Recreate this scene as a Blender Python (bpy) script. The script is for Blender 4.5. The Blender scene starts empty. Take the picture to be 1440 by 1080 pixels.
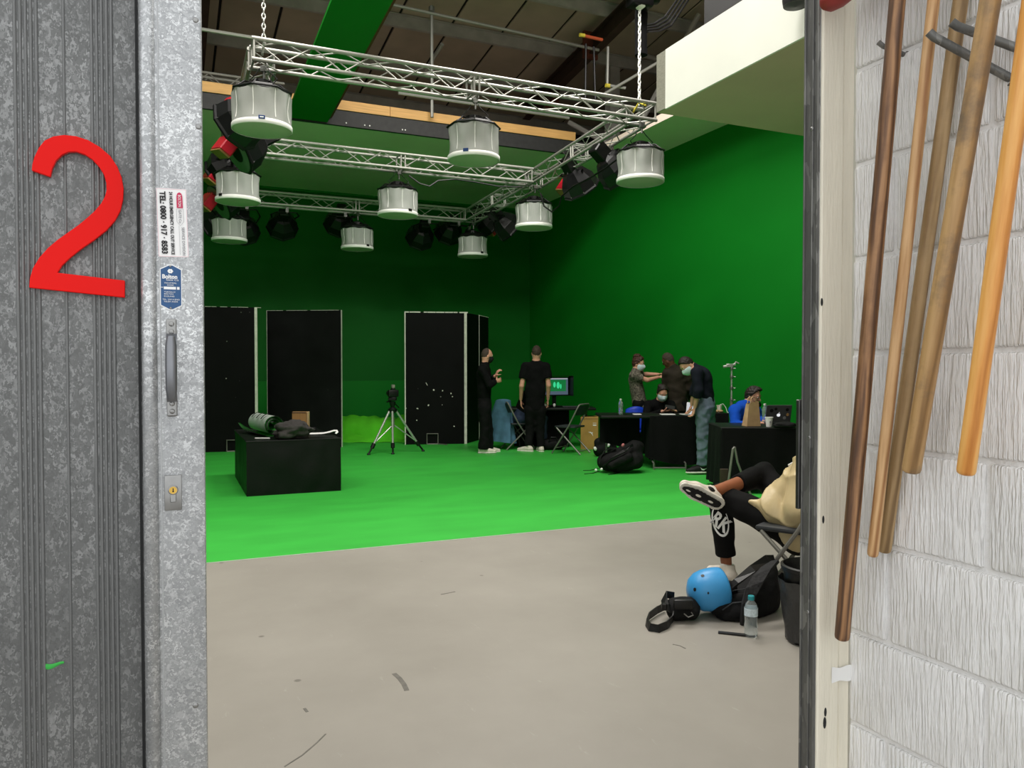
import bpy, bmesh, math, random
import numpy as np
from mathutils import Vector, Matrix, Euler, noise
from mathutils.bvhtree import BVHTree

random.seed(7)
SC = bpy.context.scene
COL = SC.collection
V = Vector
PI = math.pi

# ------------------------------------------------------------------ camera
FPX = 1090.0
H = 1.42
YAW = math.radians(23.8)
PITCH = math.atan(24 / FPX)
cam_d = bpy.data.cameras.new('camera')
cam = bpy.data.objects.new('camera', cam_d)
COL.objects.link(cam)
cam.location = (0, 0, H)
cam.rotation_euler = (PI / 2 - PITCH, 0, -YAW)
cam_d.sensor_width = 36.0
cam_d.lens = FPX / 1440 * 36.0
cam_d.clip_start = 0.05
cam_d.clip_end = 200
SC.camera = cam

# ------------------------------------------------------------------ light, world, exposure
SC.view_settings.view_transform = 'Standard'
SC.view_settings.look = 'None'
SC.view_settings.gamma = 1
SC.view_settings.exposure = 0.0
SC.view_settings.use_curve_mapping = False
W = bpy.data.worlds.new('overcast_sky')
SC.world = W
W.use_nodes = True
W.node_tree.nodes['Background'].inputs[0].default_value = (0.97, 0.985, 1.0, 1)
W.node_tree.nodes['Background'].inputs[1].default_value = 1.48

def area_light(name, loc, rot, sx, sy, power, col=(1, 0.96, 0.9), spread=PI):
    d = bpy.data.lights.new(name, 'AREA')
    d.shape = 'RECTANGLE'
    d.size = sx
    d.size_y = sy
    d.energy = power
    d.color = col
    d.spread = spread
    o = bpy.data.objects.new(name, d)
    COL.objects.link(o)
    o.location = loc
    o.rotation_euler = rot
    return o
for x, y, z, sx, sy, p in [(1.5, 7.6, 7.3, 3.2, 1.8, 330), (4.8, 7.6, 7.3, 2.4, 1.8, 340), (-2.0, 6.5, 7.2, 2.4, 1.8, 170), (1.5, 3.8, 7.2, 3.0, 1.5, 230)]:
    area_light('high_bay_light', (x, y, z), (0, 0, 0), sx, sy, p)

# ------------------------------------------------------------------ pixel helpers (1440 x 1080 photograph)
CY, SY = math.cos(YAW), math.sin(YAW)
CP, SP = math.cos(PITCH), math.sin(PITCH)
FWD = V((SY * CP, CY * CP, -SP))
RGT = V((CY, -SY, 0))
UPV = V((SY * SP, CY * SP, CP))
def ray(px, py):
    return FWD + RGT * ((px - 720) / FPX) - UPV * ((py - 540) / FPX)
EYE = V((0, 0, H))
def at_z(px, py, z=0.0):
    d = ray(px, py)
    return EYE + d * ((z - H) / d.z)
def at_y(px, py, y):
    d = ray(px, py)
    return EYE + d * (y / d.y)
def at_x(px, py, x):
    d = ray(px, py)
    return EYE + d * (x / d.x)
def at_d(px, py, dist):
    return EYE + ray(px, py) * dist
def floor_d(px, dist, z=0.0):
    d = ray(px, 516)
    p = EYE + d * dist
    return V((p.x, p.y, z))

# ------------------------------------------------------------------ materials
def lin(c):
    r = []
    for v in c:
        v = v / 255.0
        r.append(v / 12.92 if v <= 0.04045 else ((v + 0.055) / 1.055) ** 2.4)
    return (r[0], r[1], r[2], 1.0)
def lit(m):
    b = m.node_tree.nodes['Principled BSDF']
    return m.node_tree, b
def new_mat(name):
    m = bpy.data.materials.new(name)
    m.use_nodes = True
    return m
def mat(name, rgb, rough=0.6, metal=0.0, var=0.12, scale=6.0, stretch=(1, 1, 1), bump=0.0, bscale=40.0, bstretch=None, spec=0.4, rnd=False, detail=4.0):
    m = new_mat(name)
    nt, b = lit(m)
    N, L = nt.nodes, nt.links
    tc = N.new('ShaderNodeTexCoord')
    mp = N.new('ShaderNodeMapping')
    mp.inputs['Scale'].default_value = stretch
    L.new(tc.outputs['Object'], mp.inputs['Vector'])
    if rnd:
        oi = N.new('ShaderNodeObjectInfo')
        mul = N.new('ShaderNodeMath')
        mul.operation = 'MULTIPLY'
        mul.inputs[1].default_value = 37.0
        L.new(oi.outputs['Random'], mul.inputs[0])
        L.new(mul.outputs[0], mp.inputs['Location'])
    nz = N.new('ShaderNodeTexNoise')
    nz.inputs['Scale'].default_value = scale
    nz.inputs['Detail'].default_value = detail
    L.new(mp.outputs[0], nz.inputs['Vector'])
    cr = N.new('ShaderNodeValToRGB')
    c = lin(rgb)
    cr.color_ramp.elements[0].position = 0.3
    cr.color_ramp.elements[1].position = 0.7
    cr.color_ramp.elements[0].color = tuple(max(0, x * (1 - var)) for x in c[:3]) + (1,)
    cr.color_ramp.elements[1].color = tuple(min(1, x * (1 + var)) for x in c[:3]) + (1,)
    L.new(nz.outputs['Fac'], cr.inputs[0])
    L.new(cr.outputs[0], b.inputs['Base Color'])
    b.inputs['Roughness'].default_value = rough
    b.inputs['Metallic'].default_value = metal
    b.inputs['Specular IOR Level'].default_value = spec
    if bump:
        mp2 = N.new('ShaderNodeMapping')
        mp2.inputs['Scale'].default_value = bstretch or stretch
        L.new(tc.outputs['Object'], mp2.inputs['Vector'])
        if rnd:
            L.new(mul.outputs[0], mp2.inputs['Location'])
        n2 = N.new('ShaderNodeTexNoise')
        n2.inputs['Scale'].default_value = bscale
        n2.inputs['Detail'].default_value = 3
        L.new(mp2.outputs[0], n2.inputs['Vector'])
        bp = N.new('ShaderNodeBump')
        bp.inputs['Strength'].default_value = bump
        bp.inputs['Distance'].default_value = 0.01
        L.new(n2.outputs['Fac'], bp.inputs['Height'])
        L.new(bp.outputs[0], b.inputs['Normal'])
    return m
def ramp(N, stops):
    cr = N.new('ShaderNodeValToRGB')
    els = cr.color_ramp.elements
    while len(els) < len(stops):
        els.new(0.5)
    for e, (p, c) in zip(els, stops):
        e.position = p
        e.color = c
    return cr
def galv(name, dark, mid, light, rough=0.42, scale=60.0, stretch=(1, 1, 1), metal=0.55):
    """galvanised sheet with spangle"""
    m = new_mat(name)
    nt, b = lit(m)
    N, L = nt.nodes, nt.links
    tc = N.new('ShaderNodeTexCoord')
    mp = N.new('ShaderNodeMapping')
    mp.inputs['Scale'].default_value = stretch
    L.new(tc.outputs['Object'], mp.inputs['Vector'])
    dn = N.new('ShaderNodeTexNoise')
    dn.inputs['Scale'].default_value = scale * 0.8
    L.new(mp.outputs[0], dn.inputs['Vector'])
    mx = N.new('ShaderNodeMixRGB')
    mx.blend_type = 'ADD'
    mx.inputs[0].default_value = 0.035
    L.new(mp.outputs[0], mx.inputs[1])
    L.new(dn.outputs['Color'], mx.inputs[2])
    vo = N.new('ShaderNodeTexVoronoi')
    vo.inputs['Scale'].default_value = scale
    L.new(mx.outputs[0], vo.inputs['Vector'])
    sep = N.new('ShaderNodeSeparateColor')
    L.new(vo.outputs['Color'], sep.inputs[0])
    n2 = N.new('ShaderNodeTexNoise')
    n2.inputs['Scale'].default_value = 5
    n2.inputs['Detail'].default_value = 6
    L.new(mp.outputs[0], n2.inputs['Vector'])
    ad = N.new('ShaderNodeMath')
    ad.operation = 'ADD'
    L.new(sep.outputs[0], ad.inputs[0])
    L.new(n2.outputs['Fac'], ad.inputs[1])
    hf = N.new('ShaderNodeMath')
    hf.operation = 'MULTIPLY'
    hf.inputs[1].default_value = 0.5
    L.new(ad.outputs[0], hf.inputs[0])
    cr = ramp(N, [(0.2, lin(dark)), (0.55, lin(mid)), (0.8, lin(light))])
    L.new(hf.outputs[0], cr.inputs[0])
    L.new(cr.outputs[0], b.inputs['Base Color'])
    b.inputs['Metallic'].default_value = metal
    rr = N.new('ShaderNodeMapRange')
    rr.inputs['To Min'].default_value = rough + 0.12
    rr.inputs['To Max'].default_value = rough - 0.1
    L.new(hf.outputs[0], rr.inputs['Value'])
    L.new(rr.outputs[0], b.inputs['Roughness'])
    return m
def wood(name, dark, mid, light, rough=0.5, ring=14.0, stain=0.0, stain_rgb=(90, 84, 76)):
    """turned wooden shaft, grain along local z"""
    m = new_mat(name)
    nt, b = lit(m)
    N, L = nt.nodes, nt.links
    tc = N.new('ShaderNodeTexCoord')
    mp = N.new('ShaderNodeMapping')
    mp.inputs['Scale'].default_value = (1, 1, 0.07)
    L.new(tc.outputs['Object'], mp.inputs['Vector'])
    wv = N.new('ShaderNodeTexWave')
    wv.wave_type = 'BANDS'
    wv.bands_direction = 'X'
    wv.inputs['Scale'].default_value = ring
    wv.inputs['Distortion'].default_value = 7
    wv.inputs['Detail'].default_value = 3
    wv.inputs['Detail Scale'].default_value = 2.0
    L.new(mp.outputs[0], wv.inputs['Vector'])
    nz = N.new('ShaderNodeTexNoise')
    nz.inputs['Scale'].default_value = 180
    nz.inputs['Detail'].default_value = 4
    L.new(mp.outputs[0], nz.inputs['Vector'])
    mx = N.new('ShaderNodeMath')
    mx.operation = 'MULTIPLY_ADD'
    mx.inputs[1].default_value = 0.5
    L.new(wv.outputs['Fac'], mx.inputs[0])
    h = N.new('ShaderNodeMath')
    h.operation = 'MULTIPLY'
    h.inputs[1].default_value = 0.5
    L.new(nz.outputs['Fac'], h.inputs[0])
    L.new(h.outputs[0], mx.inputs[2])
    cr = ramp(N, [(0.2, lin(dark)), (0.5, lin(mid)), (0.8, lin(light))])
    L.new(mx.outputs[0], cr.inputs[0])
    out = cr.outputs[0]
    if stain:
        n2 = N.new('ShaderNodeTexNoise')
        n2.inputs['Scale'].default_value = 5
        n2.inputs['Detail'].default_value = 6
        n2.inputs['Roughness'].default_value = 0.65
        L.new(tc.outputs['Object'], n2.inputs['Vector'])
        c2 = ramp(N, [(0.5, (0, 0, 0, 1)), (0.68, (stain, stain, stain, 1))])
        L.new(n2.outputs['Fac'], c2.inputs[0])
        m2 = N.new('ShaderNodeMixRGB')
        L.new(c2.outputs[0], m2.inputs[0])
        L.new(out, m2.inputs[1])
        m2.inputs[2].default_value = lin(stain_rgb)
        out = m2.outputs[0]
    L.new(out, b.inputs['Base Color'])
    b.inputs['Roughness'].default_value = rough
    return m
def translucent(name, rgb, mixf=0.45, bump=0.25, bscale=14):
    m = mat(name, rgb, 0.8, 0, 0.03, 8, bump=bump, bscale=bscale)
    nt, b = lit(m)
    N, L = nt.nodes, nt.links
    tr = N.new('ShaderNodeBsdfTranslucent')
    tr.inputs['Color'].default_value = lin(rgb)
    mx = N.new('ShaderNodeMixShader')
    mx.inputs[0].default_value = mixf
    L.new(b.outputs[0], mx.inputs[1])
    L.new(tr.outputs[0], mx.inputs[2])
    L.new(mx.outputs[0], N['Material Output'].inputs['Surface'])
    return m
def glass(name, rgb, rough=0.05, alpha_like=0.9):
    m = new_mat(name)
    nt, b = lit(m)
    b.inputs['Base Color'].default_value = lin(rgb)
    b.inputs['Roughness'].default_value = rough
    b.inputs['Transmission Weight'].default_value = alpha_like
    b.inputs['IOR'].default_value = 1.2
    return m

M = {}
M['galv_dark'] = galv('galvanised_sheet', (97, 98, 97), (109, 110, 109), (144, 145, 144), rough=0.5, scale=150, stretch=(1.2, 1, 0.8))
M['galv_light'] = galv('galvanised_section', (154, 156, 157), (174, 176, 177), (224, 226, 226), rough=0.42, scale=165)
M['steel_dark'] = galv('worn_steel', (98, 98, 95), (112, 112, 109), (140, 140, 136), rough=0.5, scale=60, stretch=(1, 1, 0.25), metal=0.6)
M['seam'] = mat('dark_joint', (30, 31, 31), 0.7)
M['zinc'] = mat('zinc_fitting', (150, 150, 148), 0.35, 0.85, 0.12, 30)
M['aluminium'] = mat('aluminium_tube', (205, 205, 200), 0.38, 0.7, 0.06, 8)
M['truss'] = mat('truss_tube', (164, 164, 157), 0.42, 0.45, 0.08, 6)
M['scaffold'] = mat('scaffold_tube', (150, 150, 144), 0.5, 0.4, 0.15, 10)
M['brass'] = mat('brass', (196, 160, 78), 0.3, 0.9, 0.1, 40)
M['red'] = mat('red_acrylic', (226, 14, 8), 0.35, 0, 0.04, 3, spec=0.15)
M['red_paint'] = mat('red_housing', (190, 24, 46), 0.4, 0, 0.12, 10)
M['dark_red'] = mat('dusty_red_plastic', (150, 52, 50), 0.5, 0, 0.2, 14)
M['white_print'] = mat('white_print', (240, 240, 238), 0.5, 0, 0.02)
M['black_print'] = mat('black_print', (18, 18, 20), 0.5, 0, 0.02)
M['pink_print'] = mat('crimson_print', (196, 40, 84), 0.5, 0, 0.03)
M['pale_pink'] = mat('pale_pink_print', (232, 190, 198), 0.5, 0, 0.03)
M['grey_print'] = mat('grey_print', (150, 150, 154), 0.5, 0, 0.03)
M['blue_plate'] = mat('blue_enamel', (46, 84, 128), 0.35, 0.2, 0.08, 20)
M['green_mark'] = mat('green_paint_mark', (56, 170, 70), 0.6, 0, 0.1, 60)
M['cream'] = mat('cream_painted_timber', (232, 226, 208), 0.6, 0, 0.06, 5, (6, 6, 0.6), 0.25, 25)
M['mortar'] = mat('painted_joint', (232, 231, 229), 0.75, 0, 0.05, 12, bump=0.5, bscale=60)
M['rail_black'] = mat('black_timber', (38, 38, 38), 0.6, 0, 0.25, 12)
M['pine'] = mat('pine_batten', (206, 160, 96), 0.6, 0, 0.16, 6, (0.4, 8, 8))
M['roof_sheet'] = mat('roof_lining_sheet', (176, 166, 146), 0.7, 0, 0.12, 1.5, rnd=True)
M['purlin'] = mat('galvanised_purlin', (170, 170, 164), 0.55, 0.0, 0.15, 4)
M['rafter'] = mat('brown_painted_steel', (66, 52, 44), 0.6, 0.2, 0.2, 5)
M['rust'] = mat('red_oxide_steel', (110, 58, 44), 0.7, 0.1, 0.2, 8)
M['clad'] = mat('dark_cladding', (40, 38, 37), 0.7, 0, 0.2, 3)
M['black_paint'] = mat('black_painted_board', (33, 33, 34), 0.62, 0, 0.2, 4)
M['white_paint'] = mat('white_painted_board', (236, 236, 228), 0.6, 0, 0.03, 2)
M['bare_board'] = mat('unpainted_fibre_board', (138, 136, 124), 0.85, 0, 0.16, 40, (1, 1, 3))
M['soffit_white'] = mat('off_white_ceiling', (198, 178, 156), 0.7, 0, 0.04, 2)
GREEN = (22, 172, 46)
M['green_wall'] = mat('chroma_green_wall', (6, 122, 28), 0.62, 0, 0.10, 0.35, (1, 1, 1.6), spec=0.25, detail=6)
M['green_wall_shade'] = mat('chroma_green_wall_shade', (4, 104, 24), 0.62, 0, 0.10, 0.35, (1, 1, 1.6), spec=0.25, detail=6)  # darker copy of the wall green: the back wall's shade is in the colour
M['green_soffit'] = mat('pale_soffit_lining', (250, 228, 214), 0.6, 0, 0.10, 0.5, spec=0.3)
M['green_cloth'] = mat('chroma_green_cloth', (92, 214, 36), 0.85, 0, 0.12, 3, bump=0.4, bscale=12)
M['black_cloth'] = mat('black_drape', (6, 6, 7), 0.85, 0, 0.3, 8, bump=0.3, bscale=25, spec=0.2)
M['black_vinyl'] = mat('black_vinyl_cover', (5, 7, 6), 0.5, 0, 0.25, 5, bump=0.35, bscale=9, spec=0.25)
M['black'] = mat('black_plastic', (12, 12, 13), 0.45, 0, 0.2, 12)
M['black_metal'] = mat('black_metal', (15, 15, 16), 0.4, 0.3, 0.2, 12)
M['fabric_white'] = translucent('white_diffusion_fabric', (206, 208, 204))
M['fabric_rim'] = mat('white_rim_webbing', (246, 246, 242), 0.7, 0, 0.02)
M['diffuser'] = translucent('matt_diffuser', (214, 214, 200), 0.5, 0.05)
M['wrinkle_black'] = mat('creased_black_fabric', (13, 13, 14), 0.8, 0, 0.35, 14, bump=0.8, bscale=22, spec=0.25)
M['grey_tube'] = mat('grey_steel_tube', (132, 130, 124), 0.45, 0.4, 0.12, 12)
M['charcoal'] = mat('charcoal_plastic', (46, 49, 52), 0.55, 0, 0.15, 20)
M['denim_jacket'] = mat('faded_blue_cloth', (74, 112, 138), 0.9, 0, 0.2, 9, bump=0.5, bscale=18)
M['card'] = mat('brown_card', (176, 138, 72), 0.8, 0, 0.12, 5)
M['kraft'] = mat('brown_kraft_paper', (178, 148, 108), 0.8, 0, 0.1, 12, bump=0.3, bscale=12)
M['oak'] = mat('tan_wood', (150, 112, 66), 0.55, 0, 0.15, 6, (8, 8, 0.8))
M['helmet'] = mat('sky_blue_shell', (64, 152, 214), 0.38, 0, 0.06, 6)
M['clear'] = glass('clear_plastic', (238, 246, 248), 0.08, 0.85)
M['teal_cap'] = mat('teal_cap', (40, 150, 160), 0.4)
M['label_blue'] = mat('pale_blue_label', (206, 222, 232), 0.5, 0, 0.25, 60)
M['paper'] = mat('white_paper', (236, 236, 232), 0.7, 0, 0.03)
M['laptop'] = mat('grey_laptop_lid', (96, 97, 100), 0.4, 0.4, 0.08, 10)
M['blue_plastic'] = mat('royal_blue_plastic', (18, 60, 190), 0.45)
M['bag_grey'] = mat('dark_grey_bin_bag', (52, 52, 52), 0.38, 0, 0.25, 10, bump=0.8, bscale=18)
M['mat_silver'] = mat('grey_foam_mat', (168, 178, 170), 0.7, 0, 0.08, 10)
M['mat_green'] = mat('green_mat_face', (60, 168, 60), 0.75, 0, 0.1, 8)
M['cloth_grey'] = mat('charcoal_jersey', (58, 55, 54), 0.9, 0, 0.25, 14, bump=0.7, bscale=16)

# ------------------------------------------------------------------ mesh builder
class MB:
    def __init__(s):
        s.v, s.f, s.m = [], [], []
        s.cur = 0
    def add(s, vs, fs, mi=None):
        o = len(s.v)
        s.v += [tuple(v) for v in vs]
        s.f += [tuple(i + o for i in f) for f in fs]
        s.m += [s.cur if mi is None else mi] * len(fs)
    def box(s, c, size, R=None, mi=None):
        x, y, z = (k / 2 for k in size)
        vs = [V((a, b, d)) for a in (-x, x) for b in (-y, y) for d in (-z, z)]
        if R is not None:
            vs = [R @ v for v in vs]
        vs = [v + V(c) for v in vs]
        s.add(vs, [(0, 1, 3, 2), (4, 6, 7, 5), (0, 4, 5, 1), (2, 3, 7, 6), (0, 2, 6, 4), (1, 5, 7, 3)], mi)
    def bbox(s, c, size, bev=0.01, R=None, seg=1, mi=None):
        bm = bmesh.new()
        bmesh.ops.create_cube(bm, size=1)
        for v in bm.verts:
            v.co = V((v.co.x * size[0], v.co.y * size[1], v.co.z * size[2]))
        bmesh.ops.bevel(bm, geom=bm.edges[:], offset=bev, segments=seg, affect='EDGES', profile=0.5)
        bm.verts.index_update()
        vs = [(R @ v.co if R is not None else v.co) + V(c) for v in bm.verts]
        s.add(vs, [[v.index for v in f.verts] for f in bm.faces], mi)
        bm.free()
    def hexa(s, b4, t4, mi=None):
        s.add(list(b4) + list(t4), [(3, 2, 1, 0), (4, 5, 6, 7), (0, 1, 5, 4), (1, 2, 6, 5), (2, 3, 7, 6), (3, 0, 4, 7)], mi)
    def tube(s, pts, r, n=8, closed=False, caps=True, mi=None, flat=None):
        pts = [V(p) for p in pts]
        rs = r if isinstance(r, (list, tuple)) else [r] * len(pts)
        k = len(pts)
        vs = []
        prev = None
        for i, p in enumerate(pts):
            if closed:
                t = pts[(i + 1) % k] - pts[i - 1]
            else:
                t = pts[min(i + 1, k - 1)] - pts[max(i - 1, 0)]
            t.normalize()
            if prev is None:
                a = t.orthogonal().normalized() if flat is None else (V(flat) - t * V(flat).dot(t)).normalized()
            else:
                a = (prev - t * prev.dot(t))
                a = a.normalized() if a.length > 1e-6 else t.orthogonal().normalized()
            prev = a
            b = t.cross(a)
            for j in range(n):
                an = 2 * PI * (j + 0.5) / n
                vs.append(p + (a * math.cos(an) + b * math.sin(an)) * rs[i])
        fs = []
        for i in range(k if closed else k - 1):
            i2 = (i + 1) % k
            for j in range(n):
                fs.append((i * n + j, i * n + (j + 1) % n, i2 * n + (j + 1) % n, i2 * n + j))
        if caps and not closed:
            fs.append(tuple(range(n - 1, -1, -1)))
            fs.append(tuple((k - 1) * n + j for j in range(n)))
        s.add(vs, fs, mi)
    def strap(s, pts, w, t, side, mi=None):
        """flat band along pts; side = width direction (vector or list)"""
        pts = [V(p) for p in pts]
        k = len(pts)
        vs = []
        for i, p in enumerate(pts):
            tg = (pts[min(i + 1, k - 1)] - pts[max(i - 1, 0)]).normalized()
            sd = V(side[i]) if isinstance(side, list) else V(side)
            sd = (sd - tg * sd.dot(tg)).normalized()
            nn = tg.cross(sd)
            for a, b in ((-1, -1), (1, -1), (1, 1), (-1, 1)):
                vs.append(p + sd * (a * w / 2) + nn * (b * t / 2))
        fs = [(3, 2, 1, 0), tuple((k - 1) * 4 + j for j in range(4))]
        for i in range(k - 1):
            for j in range(4):
                fs.append((i * 4 + j, i * 4 + (j + 1) % 4, i * 4 + 4 + (j + 1) % 4, i * 4 + 4 + j))
        s.add(vs, fs, mi)
    def lathe(s, prof, n=24, c=(0, 0, 0), R=None, mi=None, caps=True, phase=0.0):
        vs = []
        for r, z in prof:
            for j in range(n):
                a = 2 * PI * j / n + phase
                vs.append(V((r * math.cos(a), r * math.sin(a), z)))
        vs = [(R @ v if R is not None else v) + V(c) for v in vs]
        fs = []
        for i in range(len(prof) - 1):
            for j in range(n):
                fs.append((i * n + j, i * n + (j + 1) % n, (i + 1) * n + (j + 1) % n, (i + 1) * n + j))
        if caps:
            fs.append(tuple(range(n - 1, -1, -1)))
            fs.append(tuple((len(prof) - 1) * n + j for j in range(n)))
        s.add(vs, fs, mi)
    def ell(s, c, r, n=16, m=10, R=None, mi=None):
        prof = [(math.sin(PI * i / m) or 1e-4, -math.cos(PI * i / m)) for i in range(m + 1)]
        vs = []
        for a, z in prof:
            for j in range(n):
                t = 2 * PI * j / n
                v = V((a * math.cos(t) * r[0], a * math.sin(t) * r[1], z * r[2]))
                vs.append((R @ v if R is not None else v) + V(c))
        fs = []
        for i in range(m):
            for j in range(n):
                fs.append((i * n + j, i * n + (j + 1) % n, (i + 1) * n + (j + 1) % n, (i + 1) * n + j))
        s.add(vs, fs, mi)
    def grid(s, fn, nu, nv, mi=None, wrap=False):
        vs = [V(fn(i / nu, j / nv)) for i in range(nu + 1) for j in range(nv + 1)]
        fs = []
        for i in range(nu):
            for j in range(nv):
                a = i * (nv + 1) + j
                fs.append((a, a + 1, a + nv + 2, a + nv + 1))
        s.add(vs, fs, mi)
    def prism(s, poly, o, ex, ey, ez, d, mi=None):
        """polygon (2d list) extruded by d along ez"""
        n = len(poly)
        o, ex, ey, ez = V(o), V(ex), V(ey), V(ez)
        a = [o + ex * p[0] + ey * p[1] for p in poly]
        b = [q + ez * d for q in a]
        fs = [tuple(range(n - 1, -1, -1)), tuple(range(n, 2 * n))]
        for i in range(n):
            j = (i + 1) % n
            fs.append((i, j, n + j, n + i))
        s.add(a + b, fs, mi)
    def mesh(s, name, mats, smooth=False, fix=True):
        me = bpy.data.meshes.new(name)
        me.from_pydata(s.v, [], s.f)
        if not isinstance(mats, (list, tuple)):
            mats = [mats]
        for m in mats:
            me.materials.append(m)
        if len(mats) > 1:
            me.polygons.foreach_set('material_index', s.m)
        if fix:
            bm = bmesh.new()
            bm.from_mesh(me)
            bmesh.ops.recalc_face_normals(bm, faces=bm.faces[:])
            bm.to_mesh(me)
            bm.free()
        if smooth:
            me.shade_smooth()
            if smooth != 'all':
                me.set_sharp_from_angle(angle=math.radians(40))
        me.update()
        return me
    def build(s, name, mats, parent=None, smooth=False, loc=None, rot=None, fix=True):
        return obj(name, s.mesh(name, mats, smooth, fix), parent, loc, rot)
def obj(name, me, parent=None, loc=None, rot=None):
    o = bpy.data.objects.new(name, me)
    COL.objects.link(o)
    if parent is not None:
        o.parent = parent
    if loc is not None:
        o.location = loc
    if rot is not None:
        o.rotation_euler = rot
    return o
def tag(o, label=None, cat=None, group=None, kind=None):
    if label:
        o['label'] = label
    if cat:
        o['category'] = cat
    if group:
        o['group'] = group
    if kind:
        o['kind'] = kind
    return o
def thing(name, label, cat, loc=(0, 0, 0), rz=0.0, group=None):
    o = obj(name, None, None, loc, (0, 0, rz))
    return tag(o, label, cat, group)
def struct(name, mb_or_mesh, mats=None, smooth=False):
    o = mb_or_mesh.build(name, mats, None, smooth) if isinstance(mb_or_mesh, MB) else obj(name, mb_or_mesh)
    o['kind'] = 'structure'
    return o
def sbox(name, lo, hi, m, parent=None):
    b = MB()
    lo, hi = V(lo), V(hi)
    b.box((lo + hi) / 2, hi - lo)
    o = b.build(name, m, parent)
    if parent is None:
        o['kind'] = 'structure'
    return o
_UC = {}
def rod(name, a, b, r, m, parent=None, n=8):
    """straight tube as an object of its own; alike rods share one unit mesh"""
    key = (m.name, n)
    if key not in _UC:
        q = MB()
        q.lathe([(1, 0), (1, 1)], n)
        _UC[key] = q.mesh('tube', m, smooth=True)
    a, b = V(a), V(b)
    d = b - a
    o = bpy.data.objects.new(name, _UC[key])
    COL.objects.link(o)
    if parent is not None:
        o.parent = parent
    o.matrix_basis = Matrix.Translation(a) @ d.to_track_quat('Z', 'Y').to_matrix().to_4x4() @ Matrix.Diagonal((r, r, d.length, 1))
    return o
def copy_tree(o, parent=None):
    c = o.copy()
    COL.objects.link(c)
    if parent is not None:
        c.parent = parent
    for ch in o.children:
        copy_tree(ch, c)
    return c
def text_mesh(string, size, m, ext=0.0004, align='CENTER', sx=1.0, bold=0.0):
    cu = bpy.data.curves.new('lettering', 'FONT')
    cu.body = string
    cu.size = size
    cu.extrude = ext
    cu.offset = bold
    cu.align_x = align
    cu.align_y = 'CENTER'
    cu.resolution_u = 3
    o = bpy.data.objects.new('lettering', cu)
    COL.objects.link(o)
    bpy.context.view_layer.update()
    me = bpy.data.meshes.new_from_object(o.evaluated_get(bpy.context.evaluated_depsgraph_get()))
    bpy.data.objects.remove(o)
    me.materials.clear()
    me.materials.append(m)
    if sx != 1.0:
        for v in me.vertices:
            v.co.x *= sx
    return me
def frame(ex, ey, o):
    ex, ey = V(ex).normalized(), V(ey).normalized()
    ez = ex.cross(ey)
    mt = Matrix((ex, ey, ez)).transposed().to_4x4()
    mt.translation = V(o)
    return mt
def lettering(string, size, m, parent, o, ex, ey, ext=0.0004, align='CENTER', sx=1.0, name='lettering'):
    me = text_mesh(string, size, m, ext, align, sx)
    ob = obj(name, me, parent)
    ob.matrix_basis = frame(ex, ey, o)
    return ob
# ================================================================== SETTING
YD = 1.44            # outer face of the sliding door stile
YT = 1.386           # face of the timber trim
XW = 1.51            # face of the white block wall
YG = 6.0             # where the green paint starts
YB, XR = 16.75, 7.85 # green back wall and green right wall
ZS = 5.14            # underside of the green soffit

# ---- floor
def floor_mat():
    m = new_mat('worn_grey_floor_paint')
    nt, b = lit(m)
    N, L = nt.nodes, nt.links
    tc = N.new('ShaderNodeTexCoord')
    n1 = N.new('ShaderNodeTexNoise')
    n1.inputs['Scale'].default_value = 0.7
    n1.inputs['Detail'].default_value = 8
    n1.inputs['Roughness'].default_value = 0.6
    L.new(tc.outputs['Object'], n1.inputs['Vector'])
    c1 = ramp(N, [(0.3, lin((140, 135, 127))), (0.7, lin((158, 153, 145)))])
    L.new(n1.outputs['Fac'], c1.inputs[0])
    mp = N.new('ShaderNodeMapping')
    mp.inputs['Scale'].default_value = (1.0, 0.25, 1)
    mp.inputs['Rotation'].default_value = (0, 0, 0.5)
    L.new(tc.outputs['Object'], mp.inputs['Vector'])
    n2 = N.new('ShaderNodeTexNoise')
    n2.inputs['Scale'].default_value = 16
    n2.inputs['Detail'].default_value = 10
    n2.inputs['Roughness'].default_value = 0.75
    L.new(mp.outputs[0], n2.inputs['Vector'])
    c2 = ramp(N, [(0.62, (0, 0, 0, 1)), (0.74, (0.5, 0.5, 0.5, 1))])
    L.new(n2.outputs['Fac'], c2.inputs[0])
    mx = N.new('ShaderNodeMixRGB')
    L.new(c2.outputs[0], mx.inputs[0])
    L.new(c1.outputs[0], mx.inputs[1])
    mx.inputs[2].default_value = lin((186, 184, 178))
    vo = N.new('ShaderNodeTexVoronoi')
    vo.inputs['Scale'].default_value = 2.6
    L.new(tc.outputs['Object'], vo.inputs['Vector'])
    c3 = ramp(N, [(0.03, (0.7, 0.7, 0.7, 1)), (0.05, (0, 0, 0, 1))])
    L.new(vo.outputs['Distance'], c3.inputs[0])
    m2 = N.new('ShaderNodeMixRGB')
    L.new(c3.outputs[0], m2.inputs[0])
    L.new(mx.outputs[0], m2.inputs[1])
    m2.inputs[2].default_value = lin((96, 92, 86))
    L.new(m2.outputs[0], b.inputs['Base Color'])
    b.inputs['Roughness'].default_value = 0.5
    b.inputs['Specular IOR Level'].default_value = 0.35
    return m
M['floor'] = floor_mat()
M['green_floor'] = mat('chroma_green_floor_paint', (58, 176, 64), 0.5, 0, 0.10, 1.2, (1, 2.2, 1), spec=0.35, detail=9)
M['worn_line'] = mat('chipped_paint_line', (176, 190, 172), 0.6, 0, 0.1, 20)
fl = sbox('floor', (-6, -3, -0.2), (14, YG, 0), M['floor'])
gf = sbox('floor_green', (-6, YG, -0.2), (14, 17.6, 0.004), M['green_floor'])
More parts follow.
